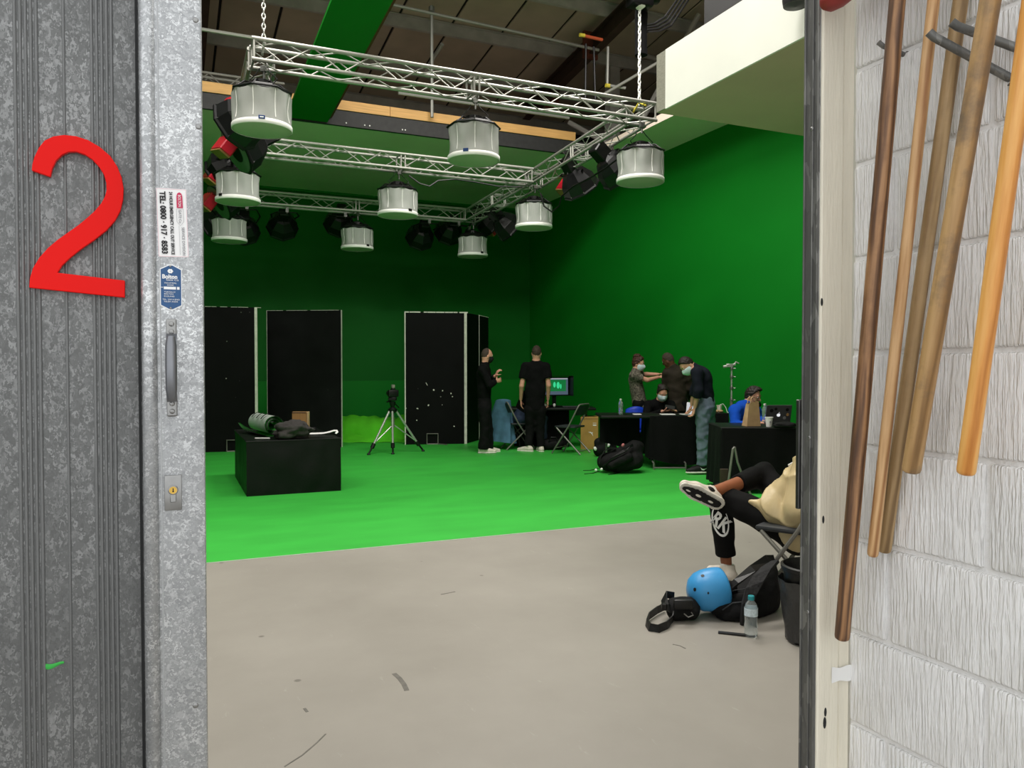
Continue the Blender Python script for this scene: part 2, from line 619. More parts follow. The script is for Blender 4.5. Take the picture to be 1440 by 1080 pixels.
b = MB()
b.box((2.6, YG - 0.006, 0.001), (9.5, 0.018, 0.004))
b.build('chipped_edge', M['worn_line'], gf)
# scuffs on the grey paint
M['scuff'] = mat('rubber_scuff', (104, 101, 95), 0.7, 0, 0.2, 30)
def scuff(pts, w):
    b = MB()
    b.strap([at_z(x, y, 0.0006) for x, y in pts], w, 0.0012, (1, 0.0, 0))
    b.build('scuff', M['scuff'], fl)
scuff([(554, 947), (562, 954), (568, 962), (572, 971)], 0.022)
scuff([(400, 1078), (425, 1062), (446, 1044), (458, 1032)], 0.006)
scuff([(946, 906), (956, 908), (964, 912)], 0.008)
scuff([(428, 996), (432, 1001)], 0.012)
scuff([(620, 836), (640, 832)], 0.008)

# ---- green studio walls
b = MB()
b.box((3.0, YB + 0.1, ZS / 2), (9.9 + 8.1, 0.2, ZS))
wb = struct('wall_back', b, M['green_wall_shade'])
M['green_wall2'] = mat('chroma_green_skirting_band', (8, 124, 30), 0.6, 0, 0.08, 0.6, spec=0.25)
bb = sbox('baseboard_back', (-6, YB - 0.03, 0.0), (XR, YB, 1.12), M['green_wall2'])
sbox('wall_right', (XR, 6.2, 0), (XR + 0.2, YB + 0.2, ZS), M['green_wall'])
# soffit along the back and the right
cs = sbox('ceiling_soffit', (-6, 12.06, ZS), (XR + 0.2, YB + 0.2, ZS + 0.12), M['green_soffit'])
sbox('soffit_panel', (6.85, 6.2, ZS), (XR + 0.2, 12.06, ZS + 0.12), M['green_soffit'], cs)
sbox('front_board', (-6, 12.0, ZS - 0.02), (6.9, 12.06, ZS + 0.21), M['rail_black'], cs)
# pine battens, in lengths, on top of the black board
x = -6.0
for ln in (2.9, 3.3, 3.0, 3.3):
    sbox('pine_batten', (x, 11.98, ZS + 0.213), (min(x + ln - 0.008, 6.9), 12.07, ZS + 0.36), M['pine'], cs)
    x += ln
for px in (487, 513, 520, 566, 570):
    p = at_y(px, 172 + (px - 480) * 0.12, 11.998)
    b = MB()
    b.lathe([(0.012, 0), (0.009, 0.005)], 8, R=Matrix.Rotation(PI / 2, 3, 'X'))
    b.build('bolt_head', M['paper'], cs, loc=(p.x, 12.0, p.z))
# narrow green strip where the soffit meets the wall
sbox('trim_back', (-6, YB - 0.05, ZS - 0.05), (XR, YB, ZS), M['green_wall2'])

# ---- building shell around the studio
ZR = 9.42
def zroof(y):
    return ZR - 0.118 * y
sbox('wall_rear', (-7, 17.3, 0), (14.2, 17.5, 7.6), M['clad'])
wr = bpy.data.objects['wall_rear']
for k in range(14):
    sbox('cladding_rail', (-6, 17.2, ZS + 0.25 + 0.17 * k), (14, 17.3, ZS + 0.30 + 0.17 * k), M['rail_black'], wr)
sbox('wall_left', (-6.2, 1.6, 0), (-6, 17.5, 9.4), M['clad'])
sbox('wall_side', (14, 1.6, 0), (14.2, 17.5, 9.4), M['clad'])
M['inner_wall'] = mat('white_painted_inner_wall', (216, 214, 206), 0.7, 0, 0.05, 3)
sbox('wall_front', (-6, 1.62, 0), (0.03, 1.80, 9.2), M['inner_wall'])
sbox('wall_front', (1.80, 1.62, 0), (14, 1.80, 9.2), M['inner_wall'])
sbox('wall_front', (0.03, 1.62, 3.3), (1.80, 1.80, 9.2), M['inner_wall'])
sbox('wall_front', (1.60, 1.44, 0), (1.80, 1.62, 3.3), M['inner_wall'])

# roof: lining sheets between purlins, in rows and columns, dark joints between them
cb = MB()
cb.hexa([V((-6.2, 1.6, zroof(1.6) + .02)), V((14.2, 1.6, zroof(1.6) + .02)), V((14.2, 17.5, zroof(17.5) + .02)), V((-6.2, 17.5, zroof(17.5) + .02))],
        [V((-6.2, 1.6, zroof(1.6) + .2)), V((14.2, 1.6, zroof(1.6) + .2)), V((14.2, 17.5, zroof(17.5) + .2)), V((-6.2, 17.5, zroof(17.5) + .2))])
ceil = struct('ceiling', cb, M['seam'])
PUR = [17.0, 15.4, 13.75, 12.2, 10.6, 9.0]
pm = {}
tilt = math.atan(0.118)
for j in range(len(PUR) - 1):
    y0, y1 = PUR[j + 1], PUR[j]
    ln = (y1 - y0) / math.cos(tilt) - 0.03
    key = round(ln, 3)
    if key not in pm:
        q = MB()
        q.bbox((0, 0, 0), (0.955, ln, 0.03), 0.006)
        pm[key] = q.mesh('roof_sheet', M['roof_sheet'])
    for i in range(-5, 14):
        ym = (y0 + y1) / 2
        obj('roof_sheet', pm[key], ceil, (i + 0.35, ym, zroof(ym)), (-tilt, 0, 0))
for y in PUR:
    b = MB()
    z = zroof(y) - 0.03
    b.box((4, y, z - 0.1), (20, 0.012, 0.2))
    b.box((4, y + 0.03, z - 0.2), (20, 0.07, 0.012))
    b.box((4, y - 0.03, z), (20, 0.07, 0.012))
    b.build('purlin', M['purlin'], ceil)
# rafters: I-beams down the slope
def ibeam(name, p0, p1, h, w, m, parent, t=0.02):
    p0, p1 = V(p0), V(p1)
    d = p1 - p0
    ln = d.length
    ey = d.normalized()
    ex = ey.cross(V((0, 0, 1)))
    ex = ex.normalized() if ex.length > 0.01 else V((1, 0, 0))
    ez = ex.cross(ey)
    b = MB()
    b.box((0, ln / 2, h / 2 - t / 2), (w, ln, t))
    b.box((0, ln / 2, -h / 2 + t / 2), (w, ln, t))
    b.box((0, ln / 2, 0), (t * 0.7, ln, h - 2 * t))
    o = b.build(name, m, parent)
    mt = Matrix((ex, ey, ez)).transposed().to_4x4()
    mt.translation = p0
    o.matrix_basis = mt
    return o
for x in (0.55, 7.35):
    ibeam('rafter', (x, 5.0, zroof(5.0) - 0.42), (x, 15.9, zroof(15.9) - 0.42), 0.34, 0.17, M['rafter'], ceil)
ibeam('rafter', (3.35, 9.0, zroof(9.0) - 0.33), (3.35, 14.2, zroof(14.2) - 0.33), 0.12, 0.1, M['rust'], ceil)
# steel columns and braces above the soffit
def col(px, yy, z0, z1, m='purlin', w=0.2):
    p = at_y(px, 516, yy)
    return ibeam('column', (p.x, yy, z0), (p.x, yy, z1), w, w, M[m], ceil, 0.02)
col(432, 15.8, ZS + 0.15, zroof(15.8) - 0.2, w=0.24)
col(860, 13.9, ZS - 0.0, zroof(13.9) - 0.2, w=0.22)
for px, y0_, w in ((829, 12.9, 0.3), (776, 15.0, 0.3)):
    p = at_y(px, 516, y0_)
    b = MB()
    b.box((p.x, y0_, zroof(y0_) - 0.42), (w, 0.06, 0.5))
    b.build('hanger_plate', M['rust'], ceil)
def brace(a, b_, r, m='scaffold'):
    return rod('brace', a, b_, r, M[m], ceil)
brace(at_y(905, 165, 12.4), at_y(983, 20, 11.6), 0.05, 'purlin')
brace(at_y(861, 62, 13.9), at_y(925, 84, 13.4), 0.05, 'purlin')
brace(at_y(800, 172, 14.0), at_y(860, 205, 13.4), 0.05, 'purlin')

# ---- scaffold tubes tied in front of the soffit
t = thing('scaffolding', 'galvanised scaffold tubes rising behind the truss above the pine batten', 'scaffold', at_y(608, 165, 11.9))
O_ = t.location.copy()
def sc(name, a, b_, r=0.026, m='scaffold'):
    return rod(name, V(a) - O_, V(b_) - O_, r, M[m], t)
sc('tube', at_y(607.5, 165, 11.9), at_y(607, 8, 11.9))
a1, a2 = at_y(540, 4, 11.88), at_y(842, 58, 11.88)
sc('tube', (a1.x, 11.88, a1.z), (a2.x, 11.88, a1.z - 0.1))
a1, a2 = at_y(560, 131, 11.88), at_y(800, 170, 11.88)
sc('tube', (a1.x, 11.88, a1.z), (a2.x, 11.88, a1.z))
sc('tube', at_y(622, 62, 12.6), at_y(598, 100, 13.2), 0.035)
sc('coupler', at_y(607, 16, 11.85), at_y(607, 10, 11.85), 0.05, 'zinc')
t2 = thing('scaffolding', 'scaffold tubes with yellow ended clamps beside the hoist above the right truss corner', 'scaffold', at_y(860, 140, 11.0))
O2 = t2.location.copy()
M['yellow_cap'] = mat('yellow_end_cap', (214, 196, 70), 0.5)
M['orange_cap'] = mat('orange_tube_end', (190, 84, 50), 0.5)
def sc2(name, a, b_, r=0.024, m='scaffold'):
    return rod(name, a - O2, b_ - O2, r, M[m], t2)
sc2('tube', at_y(854, 120, 11.0), at_y(855, 66, 11.0))
sc2('tube', at_y(845, 135, 11.0), at_y(925, 88, 10.4))
sc2('tube', at_y(854, 120, 10.95), at_y(880, 124, 10.8))
sc2('end_cap', at_y(852, 120, 10.94), at_y(858, 121, 10.94), 0.034, 'yellow_cap')
sc2('tube', at_y(820, 50, 10.95), at_y(847, 56, 10.95), 0.026, 'orange_cap')
sc2('end_cap', at_y(815, 49, 10.94), at_y(822, 50, 10.94), 0.03, 'yellow_cap')
sc2('tube', at_y(824, 62, 11.0), at_y(823, 140, 11.0), 0.02, 'black_metal')
sc2('tube', at_y(835, 66, 11.0), at_y(837, 140, 11.0), 0.02, 'black_metal')

# scaffold rail at the far left above the truss end
a1, a2 = at_y(270, 39, 11.4), at_y(366, 56, 11.4)
tl = thing('scaffold_pole', 'scaffold pole running level above the left end of the truss', 'pole', a1)
rod('tube', V((-2.5, 0, 0)), V((a2.x - a1.x, 0, 0)), 0.026, M['truss'], tl)

# ---- green painted beam running over the studio
b = MB()
pa, pb = at_y(402, 168, 12.03), at_y(460, 174, 12.03)
qa, qb = at_y(477, 0, 7.4), at_y(559, 0, 7.4)
wg = pb.x - pa.x
b.hexa([V((pa.x, 5.2, 5.52)), V((pa.x + wg, 5.2, 5.52)), V((pa.x + wg, 12.0, 5.14)), V((pa.x, 12.0, 5.14))],
       [V((pa.x, 5.2, 5.56)), V((pa.x + wg, 5.2, 5.56)), V((pa.x + wg, 12.0, 5.18)), V((pa.x, 12.0, 5.18))])
gb = struct('ceiling_beam', b, M['green_wall'])
b = MB()
b.hexa([V((pa.x + wg, 5.2, 5.6)), V((pa.x + wg + 0.07, 5.2, 5.6)), V((pa.x + wg + 0.07, 12.0, 5.22)), V((pa.x + wg, 12.0, 5.22))],
       [V((pa.x + wg, 5.2, 6.0)), V((pa.x + wg + 0.07, 5.2, 6.0)), V((pa.x + wg + 0.07, 12.0, 5.62)), V((pa.x + wg, 12.0, 5.62))])
b.build('edge_board', M['rust'], gb)

# ---- mezzanine on the right: white fascia, grey return board, pale underside
XM = 4.2
zu = at_x(938, 152, XM).z
ym1 = at_x(938, 152, XM).y
ym2 = at_x(925, 161, XM).y
cm = sbox('ceiling_mezzanine', (XM, 1.80, zu), (XR + 0.2, ym2, zu + 0.1), M['soffit_white'])
sbox('fascia', (XM - 0.02, 1.80, zu - 0.01), (XM, ym1, zu + 0.53), M['white_paint'], cm)
sbox('return_board', (XM - 0.015, ym1, zu), (XM + 0.02, ym2, zu + 0.53), M['bare_board'], cm)
sbox('deck', (XM, 1.80, zu + 0.1), (XR + 0.2, ym2, zu + 0.5), M['bare_board'], cm)
sbox('black_partition', (XM + 0.25, 1.80, zu + 0.5), (XM + 0.33, 5.78, 8.2), M['black_paint'], cm)
# ================================================================== DOORWAY
dz0, dz1 = 0.01, 3.2
xs0, xs1 = at_y(201, 516, YD).x, at_y(288, 516, YD).x
door = MB()
door.box(((xs0 - 1.35) / 2 + 0.0, YD + 0.075, (dz0 + dz1) / 2), (xs0 + 1.35, 0.05, dz1 - dz0))
d1 = struct('door_1', door, M['galv_dark'])
YP = YD + 0.05       # face of the ribbed sheet
q = MB()
q.bbox(((xs0 + xs1) / 2, YD + 0.05, (dz0 + dz1) / 2), (xs1 - xs0, 0.1, dz1 - dz0), 0.006, seg=2)
q.build('stile', M['galv_light'], d1, smooth=True)
q = MB()
xe = at_y(211, 516, YD).x
q.tube([(xe, YD + 0.004, dz0), (xe, YD + 0.004, dz1)], 0.0125, 16)
q.build('stile_roll', M['galv_light'], d1, smooth='all')
q = MB()
xa = at_y(196.5, 516, YP).x
q.box((xa, YP - 0.001, (dz0 + dz1) / 2), (0.004, 0.006, dz1 - dz0))
q.build('gasket', M['seam'], d1)
for px in (-38, -12, 27, 34.5, 42, 49.5, 57, 95, 134, 141, 148, 155, 161.5):
    xr = at_y(px, 516, YP).x
    rod('rib', (xr, YP + 0.0005, dz0), (xr, YP + 0.0005, dz1), 0.0030 if px != 95 else 0.0025, M['galv_dark'], d1, 10)
# fine groove pressed beside the stile edge
for px in (226,):
    xr = at_y(px, 516, YD).x
    rod('stile_crease', (xr, YD + 0.0012, dz0), (xr, YD + 0.0012, dz1), 0.002, M['galv_light'], d1, 8)
for px, py in ((275, 992), (279, 178), (275, 28)):
    p = at_y(px, py, YD)
    q = MB()
    q.ell((0, 0, 0), (0.005, 0.002, 0.005), 12, 6)
    q.build('rivet', M['zinc'], d1, smooth='all', loc=(p.x, YD, p.z))

# ---- pull handle
hp0, hp1 = at_y(241, 450, YD), at_y(241, 584, YD)
hx = hp0.x
hm = (hp0.z + hp1.z) / 2
hl = hp0.z - hp1.z
hd = obj('pull_handle', None, d1, (hx, YD, hm))
q = MB()
for s in (-1, 1):
    q.bbox((0, -0.002, s * (hl / 2 - 0.015)), (0.0165, 0.005, 0.034), 0.0024, seg=2)
q.build('mounting_foot', M['zinc'], hd)
q = MB()
gl = hl * 0.30
q.strap([(0, -0.003, hl / 2 - 0.026), (0, -0.016, gl + 0.004), (-0.001, -0.03, gl - 0.012), (-0.001, -0.034, 0), (-0.001, -0.03, -gl + 0.010), (0, -0.016, -gl - 0.006), (0, -0.003, -hl / 2 + 0.026)], 0.0165, 0.006, (1, 0, 0))
q.tube([(-0.001, -0.027, gl + 0.002), (-0.001, -0.032, gl - 0.012), (-0.001, -0.034, 0), (-0.001, -0.032, -gl + 0.012), (-0.001, -0.027, -gl - 0.002)], [0.007, 0.009, 0.0092, 0.009, 0.007], 14)
q.build('grip', mat('grey_handle_metal', (128, 130, 134), 0.32, 0.8, 0.08, 20), hd, smooth=True)
for zz in (hl / 2 - 0.007, hl / 2 - 0.020, -hl / 2 + 0.020, -hl / 2 + 0.007):
    q = MB()
    q.ell((0, -0.0045, zz), (0.0045, 0.002, 0.0045), 14, 6)
    q.box((0, -0.0066, zz), (0.0075, 0.0005, 0.001), R=Matrix.Rotation(random.uniform(0, 3), 3, 'Y'))
    q.build('screw', M['zinc'], hd, smooth=True)
# ---- lock
lp = at_y(243.5, 692.5, YD)
lk = obj('lock_plate', None, d1, (lp.x, YD, lp.z))
q = MB()
q.bbox((0, -0.002, 0), (0.027, 0.005, 0.060), 0.0015, seg=2)
q.build('escutcheon', M['zinc'], lk, smooth=True)
q = MB()
q.lathe([(0.0082, 0.0), (0.0082, 0.005), (0.0068, 0.0062)], 24, c=(0, -0.0022, 0.005), R=Matrix.Rotation(PI / 2, 3, 'X'))
q.bbox((0, -0.0045, -0.008), (0.0095, 0.005, 0.016), 0.001)
q.build('cylinder', M['zinc'], lk, smooth=True)
q = MB()
q.lathe([(0.0062, 0), (0.0062, 0.001)], 24, c=(0, -0.0083, 0.005), R=Matrix.Rotation(PI / 2, 3, 'X'))
q.build('plug', M['brass'], lk, smooth=True)
q = MB()
q.box((0.0, -0.0094, 0.0055), (0.0016, 0.0006, 0.006))
q.ell((0, -0.0094, 0.003), (0.0014, 0.0005, 0.0014), 10, 6)
q.build('keyway', M['black_print'], lk)

# ---- green paint smear on the door
q = MB()
q.grid(lambda u, v: at_y(61 + 29 * u, 932 + 2 * math.sin(u * 5) + (3 + 6 * (1 - u)) * v, YP - 0.0012 - 0.0008 * math.sin(PI * v)), 14, 4)
q.build('paint_smear', M['green_mark'], d1)
# ---- the red numeral
num = [(145, 293), (232, 323), (240, 285), (258, 248), (285, 222), (315, 208), (350, 207), (390, 220), (425, 243), (455, 275), (478, 312), (489, 350), (490, 385), (482, 415), (465, 445), (435, 480), (400, 512), (360, 545), (310, 580), (265, 612), (220, 650), (180, 695), (150, 745), (137, 790), (134, 833), (575, 879), (575, 800), (265, 764), (285, 732), (320, 698), (370, 658), (430, 617), (490, 570), (530, 525), (555, 478), (567, 425), (569, 375), (560, 325), (540, 275), (508, 227), (460, 185), (405, 153), (350, 135), (295, 129), (245, 136), (205, 155), (178, 188), (158, 230), (148, 265)]
YN = YP - 0.014
cen = at_y(110, 305, YN)
pts = []
for x_, y_ in num:
    p = at_y(x_ / 3.273, 150 + y_ / 3.273, YN) - cen
    pts.append((p.x, p.z))
q = MB()
q.prism(pts, (0, 0, 0), (1, 0, 0), (0, 0, 1), (0, 1, 0), 0.010)
o = q.build('door_number', M['red'], None, loc=cen)
bv = o.modifiers.new('bevel', 'BEVEL')
bv.width = 0.0012
bv.segments = 2
bv.limit_method = 'ANGLE'
tag(o, 'large red numeral 2 fixed to the ribbed galvanised door', 'number')

# ---- phone sticker (reads downwards)
def fit(string, length, capsize, m, parent, o_, ex, ey, align='CENTER', ext=0.0003, name='lettering', bold=0.0):
    me = text_mesh(string, capsize / 0.7, m, ext, align, 1.0, bold * capsize)
    xs = [v.co.x for v in me.vertices]
    w = max(xs) - min(xs)
    k = length / w
    mid = (max(xs) + min(xs)) / 2
    ys = [v.co.y for v in me.vertices]
    my = (max(ys) + min(ys)) / 2
    for v in me.vertices:
        v.co.x = (v.co.x - mid) * k
        v.co.y -= my
    ob = obj(name, me, parent)
    ob.matrix_basis = frame(ex, ey, o_)
    return ob
U = 1 / 4.91 * (at_y(260, 300, YD).x - at_y(220, 300, YD).x) / 40.0
sp = at_y(190 + 258 / 4.91, 240 + 361 / 4.91, YD)
st = thing('phone_sticker', 'white call-out sticker with red edge, phone number reading downwards on the door stile', 'sticker', (sp.x, YD - 0.0008, sp.z))
st.rotation_euler = (0, math.radians(-1.6), 0)
def sk(cx, cy):
    return ((cx - 258) * U, -0.0012, -(cy - 361) * U)
q = MB()
q.box((0, 0.0005, 0), (208 * U, 0.001, 513 * U))
q.build('backing', M['white_print'], st)
q = MB()
for s in (-1, 1):
    q.box((s * 101 * U, -0.0001, 0), (2.5 * U, 0.0006, 505 * U))
    q.box((0, -0.0001, s * 252 * U), (204 * U, 0.0006, 2.5 * U))
q.build('border', M['pale_pink'], st)
DN, RT = (0, 0, -1), (1, 0, 0)
fit('TEL: 0800 \u00b7 917 \u00b7 8583', 466 * U, 38 * U, M['black_print'], st, sk(197, 362), DN, RT, bold=0.05)
fit('24 HOUR EMERGENCY CALL OUT SERVICE', 470 * U, 22 * U, M['black_print'], st, sk(254, 365), DN, RT, bold=0.035)
fit('SERVICE DIVISION', 212 * U, 20 * U, M['grey_print'], st, sk(330, 498), DN, RT)
q = MB()
q.box(sk(303, 492), (1.6 * U, 0.0005, 215 * U))
q.build('rule', M['grey_print'], st)
q = MB()
q.prism([(-0.5, 0), (-0.42, 0.34), (-0.25, 0.48), (0.5, 0.5), (0.5, -0.5), (-0.25, -0.48), (-0.42, -0.34)], sk(313, 189), V(DN) * 118 * U, V(RT) * 42 * U, (0, -1, 0), 0.0003)
q.build('logo', M['pink_print'], st)
p = sk(313, 195)
fit('BOLTON', 88 * U, 20 * U, M['white_print'], st, (p[0], p[1] - 0.0006, p[2]), DN, RT)
fit('GATE Co', 100 * U, 19 * U, M['grey_print'], st, sk(313, 312), DN, RT)
q = MB()
el = [(313 - 24, 255), (313 + 24, 255), (313 + 24, 350), (313, 382), (313 - 24, 350)]
q.tube([sk(*e) for e in el], 1.2 * U, 4, closed=True)
q.build('logo_outline', M['grey_print'], st)

# ---- blue maker's plate
pp = at_y(190 + 248 / 4.91, 240 + 806 / 4.91, YD)
pl = thing('maker_plate', 'small blue enamel plate with pointed ends below the phone sticker', 'plate', (pp.x, YD, pp.z))
def octo(w, h, c):
    return [(-w * 0.16, h), (-w, h - c), (-w, -h + c), (-w * 0.16, -h), (w * 0.16, -h), (w, -h + c), (w, h - c), (w * 0.16, h)]
q = MB()
q.prism(octo(76 * U, 172 * U, 34 * U), (0, -0.0012, 0), (1, 0, 0), (0, 0, 1), (0, 1, 0), 0.0012)
q.build('rim', M['white_print'], pl)
q = MB()
q.prism(octo(70 * U, 164 * U, 31 * U), (0, -0.0017, 0), (1, 0, 0), (0, 0, 1), (0, 1, 0), 0.0008)
q.build('face', M['blue_plate'], pl)
def pk(cx, cy):
    return ((cx - 248) * U, -0.0021, -(cy - 806) * U)
EX, EZ = (1, 0, 0), (0, 0, 1)
fit('Bolton', 104 * U, 30 * U, M['white_print'], pl, pk(240, 726), EX, EZ, bold=0.05)
fit('Gate Co', 86 * U, 14 * U, M['white_print'], pl, pk(258, 750), EX, EZ)
fit('INDUSTRIAL', 84 * U, 10 * U, M['white_print'], pl, pk(245, 774), EX, EZ)
fit('DOORS', 44 * U, 10 * U, M['white_print'], pl, pk(244, 790), EX, EZ)
for i, (s, w, yy, xx) in enumerate((('TURTON ST', 78, 842, 240), ('BOLTON', 62, 857, 232), ('ENGLAND', 70, 874, 236), ('TEL. 22014 BND', 118, 898, 248), ('TELEX 63204', 96, 914, 246))):
    fit(s, w * U, 10 * U, M['white_print'], pl, pk(xx, yy), EX, EZ)
q = MB()
q.box(pk(240, 812), (84 * U, 0.0004, 20 * U))
q.box(pk(298, 812), (18 * U, 0.0004, 20 * U))
q.box(pk(186, 808), (14 * U, 0.0004, 4 * U))
q.build('number_box', M['white_print'], pl)
q = MB()
c0 = pk(244, 685)
for k in range(6):
    a = k * PI / 3
    q.ell((c0[0] + math.cos(a) * 11 * U, c0[1], c0[2] + math.sin(a) * 10 * U), (9 * U, 0.0003, 8 * U), 8, 4)
q.build('emblem', M['white_print'], pl)
for yy in (648, 962):
    q = MB()
    q.ell(pk(244, yy), (8 * U, 0.0012, 8 * U), 10, 6)
    q.build('rivet', M['zinc'], pl, smooth='all')

# ---- right jamb: steel channel, timber trim
xj1 = at_y(1150, 516, YT).x
yj1 = xj1 / (at_y(1128, 516, 1.0).x)
tr = MB()
tr.bbox((xj1 + 0.025, (YT + yj1) / 2, 1.6), (0.05, yj1 - YT, 3.2), 0.003)
t1 = struct('trim_1', tr, M['steel_dark'])
for f_, w in ((0.10, 0.005), (0.42, 0.004), (0.93, 0.005)):
    q = MB()
    q.bbox((xj1 - 0.0005, YT + (yj1 - YT) * f_, 1.6), (0.006, w, 3.2), 0.001)
    q.build('channel_lip', M['steel_dark'], t1)
q = MB()
pz0, pz1 = at_y(1125, 562, yj1).z, at_y(1125, 716, yj1).z
q.bbox((xj1 + 0.012, yj1 + 0.006, (pz0 + pz1) / 2), (0.04, 0.012, pz0 - pz1), 0.002)
q.build('strike_plate', mat('oily_steel', (74, 74, 72), 0.4, 0.8, 0.25, 20), t1)
for f_ in (0.12, 0.3, 0.5, 0.85):
    q = MB()
    q.ell((xj1 - 0.003, YT + 0.022, 2.1 * f_ + 0.2), (0.002, 0.005, 0.005), 10, 6)
    q.build('rivet', M['zinc'], t1, smooth='all')
xt0, xt1, xt2 = xj1, at_y(1181, 516, YT).x, XW
tt = MB()
tt.bbox(((xt0 + xt1) / 2 + 0.001, YT + 0.007, 1.6), (xt1 - xt0 - 0.003, 0.026, 3.2), 0.003)
t2_ = struct('trim_2', tt, M['cream'])
q = MB()
q.bbox(((xt1 + xt2) / 2, YT + 0.010, 1.6), (xt2 - xt1 - 0.002, 0.026, 3.2), 0.003)
q.build('outer_strip', M['cream'], t2_)
q = MB()
for px, py, w in ((1157, 1015, 0.009), (1158, 1000, 0.007), (1153, 425, 0.006), (1155, 730, 0.006)):
    p = at_y(px, py, YT)
    q.ell((p.x, YT - 0.006, p.z), (w * 0.6, 0.0015, w * 1.6), 10, 6)
q.build('paint_chip', M['seam'], t2_)
q = MB()
p = at_y(1180, 945, YT)
q.grid(lambda u, v: (p.x - 0.032 + 0.066 * u, YT - 0.0075, p.z + (0.036 + 0.004 * math.sin(7 * u + 2)) * (v - 0.5) - 0.004 * u), 12, 4)
q.build('white_touch_up', M['white_print'], t2_)

# ---- white block wall
def block_mat():
    m = new_mat('white_painted_block')
    nt, b_ = lit(m)
    N, L = nt.nodes, nt.links
    tc = N.new('ShaderNodeTexCoord')
    oi = N.new('ShaderNodeObjectInfo')
    mu = N.new('ShaderNodeMath')
    mu.operation = 'MULTIPLY'
    mu.inputs[1].default_value = 53
    L.new(oi.outputs['Random'], mu.inputs[0])
    mp = N.new('ShaderNodeMapping')
    mp.inputs['Scale'].default_value = (1, 1, 0.085)
    L.new(tc.outputs['Object'], mp.inputs['Vector'])
    L.new(mu.outputs[0], mp.inputs['Location'])
    n1 = N.new('ShaderNodeTexNoise')
    n1.inputs['Scale'].default_value = 150
    n1.inputs['Detail'].default_value = 3
    L.new(mp.outputs[0], n1.inputs['Vector'])
    n2 = N.new('ShaderNodeTexNoise')
    n2.inputs['Scale'].default_value = 9
    n2.inputs['Detail'].default_value = 5
    L.new(tc.outputs['Object'], n2.inputs['Vector'])
    L.new(mu.outputs[0], n2.inputs['W']) if 'W' in n2.inputs and n2.inputs['W'].enabled else None
    cr = ramp(N, [(0.3, lin((234, 233, 231))), (0.7, lin((244, 244, 243)))])
    L.new(n2.outputs['Fac'], cr.inputs[0])
    L.new(cr.outputs[0], b_.inputs['Base Color'])
    b_.inputs['Roughness'].default_value = 0.55
    n3 = ramp(N, [(0.38, (0, 0, 0, 1)), (0.62, (1, 1, 1, 1))])
    L.new(n1.outputs['Fac'], n3.inputs[0])
    bp = N.new('ShaderNodeBump')
    bp.inputs['Strength'].default_value = 0.8
    bp.inputs['Distance'].default_value = 0.0045
    L.new(n3.outputs[0], bp.inputs['Height'])
    L.new(bp.outputs[0], b_.inputs['Normal'])
    return m
M['block'] = block_mat()
we = sbox('wall_entry', (XW + 0.008, -0.7, 0), (XW + 0.2, YT, 3.2), M['mortar'])
bm_cache = {}
def block(y0, y1, z0, z1):
    key = (round(y1 - y0, 3), round(z1 - z0, 3))
    if key not in bm_cache:
        q = MB()
        q.bbox((0, 0, 0), (0.05, key[0], key[1]), 0.007, seg=3)
        bm_cache[key] = q.mesh('block', M['block'], smooth=True)
    obj('block', bm_cache[key], we, (XW + 0.025 + random.uniform(-0.001, 0.0015), (y0 + y1) / 2, (z0 + z1) / 2))
zc = at_x(1198, 496, XW).z
ks = range(-7, 8)
for k in ks:
    z0, z1 = zc + 0.225 * k + 0.005, zc + 0.225 * (k + 1) - 0.005
    z0, z1 = max(z0, 0.002), min(z1, 3.2)
    if z1 - z0 < 0.03:
        continue
    yj = 1.275 if k % 2 == 1 else 1.045
    yj += random.uniform(-0.006, 0.006)
    ed = [YT]
    while yj > -0.7:
        ed.append(yj)
        yj -= 0.45
    ed.append(-0.7)
    for a, c in zip(ed[:-1], ed[1:]):
        if a - c > 0.03:
            block(c + (0.005 if c > -0.7 else 0), a - (0.005 if a < YT else 0), z0, z1)

# ================================================================== BROOM HANDLES ON PEGS
def shaft_obj(name, a, c, r, m, parent, taper=0.0):
    d = c - a
    q = MB()
    ln = d.length
    n = 24
    prof = [(r * 0.72, 0), (r * 0.93, 0.003), (r, 0.009)]
    for i in range(1, 12):
        prof.append((r * (1 - taper * i / 12), 0.009 + (ln - 0.009) * i / 12))
    prof.append((r * (1 - taper), ln))
    q.lathe(prof, n)
    o = q.build(name, m, parent, smooth=True)
    o.matrix_basis = Matrix.Translation(a) @ d.to_track_quat('Z', 'Y').to_matrix().to_4x4()
    return o
M['wood1'] = wood('dark_varnished_ash', (78, 54, 38), (126, 90, 60), (168, 126, 86), 0.5, 18, 0.5, (78, 52, 34))
M['wood2'] = wood('pale_ash', (150, 104, 62), (186, 142, 94), (212, 172, 124), 0.5, 16)
M['wood3'] = wood('grey_brown_ash', (112, 86, 52), (150, 122, 82), (176, 148, 106), 0.55, 12, 0.4, (110, 92, 66))
M['wood4'] = wood('stained_thick_ash', (128, 96, 56), (162, 126, 80), (190, 154, 104), 0.5, 8, 0.9, (84, 78, 72))
M['wood5'] = wood('orange_varnished_pine', (188, 118, 48), (220, 152, 74), (238, 182, 104), 0.35, 7)
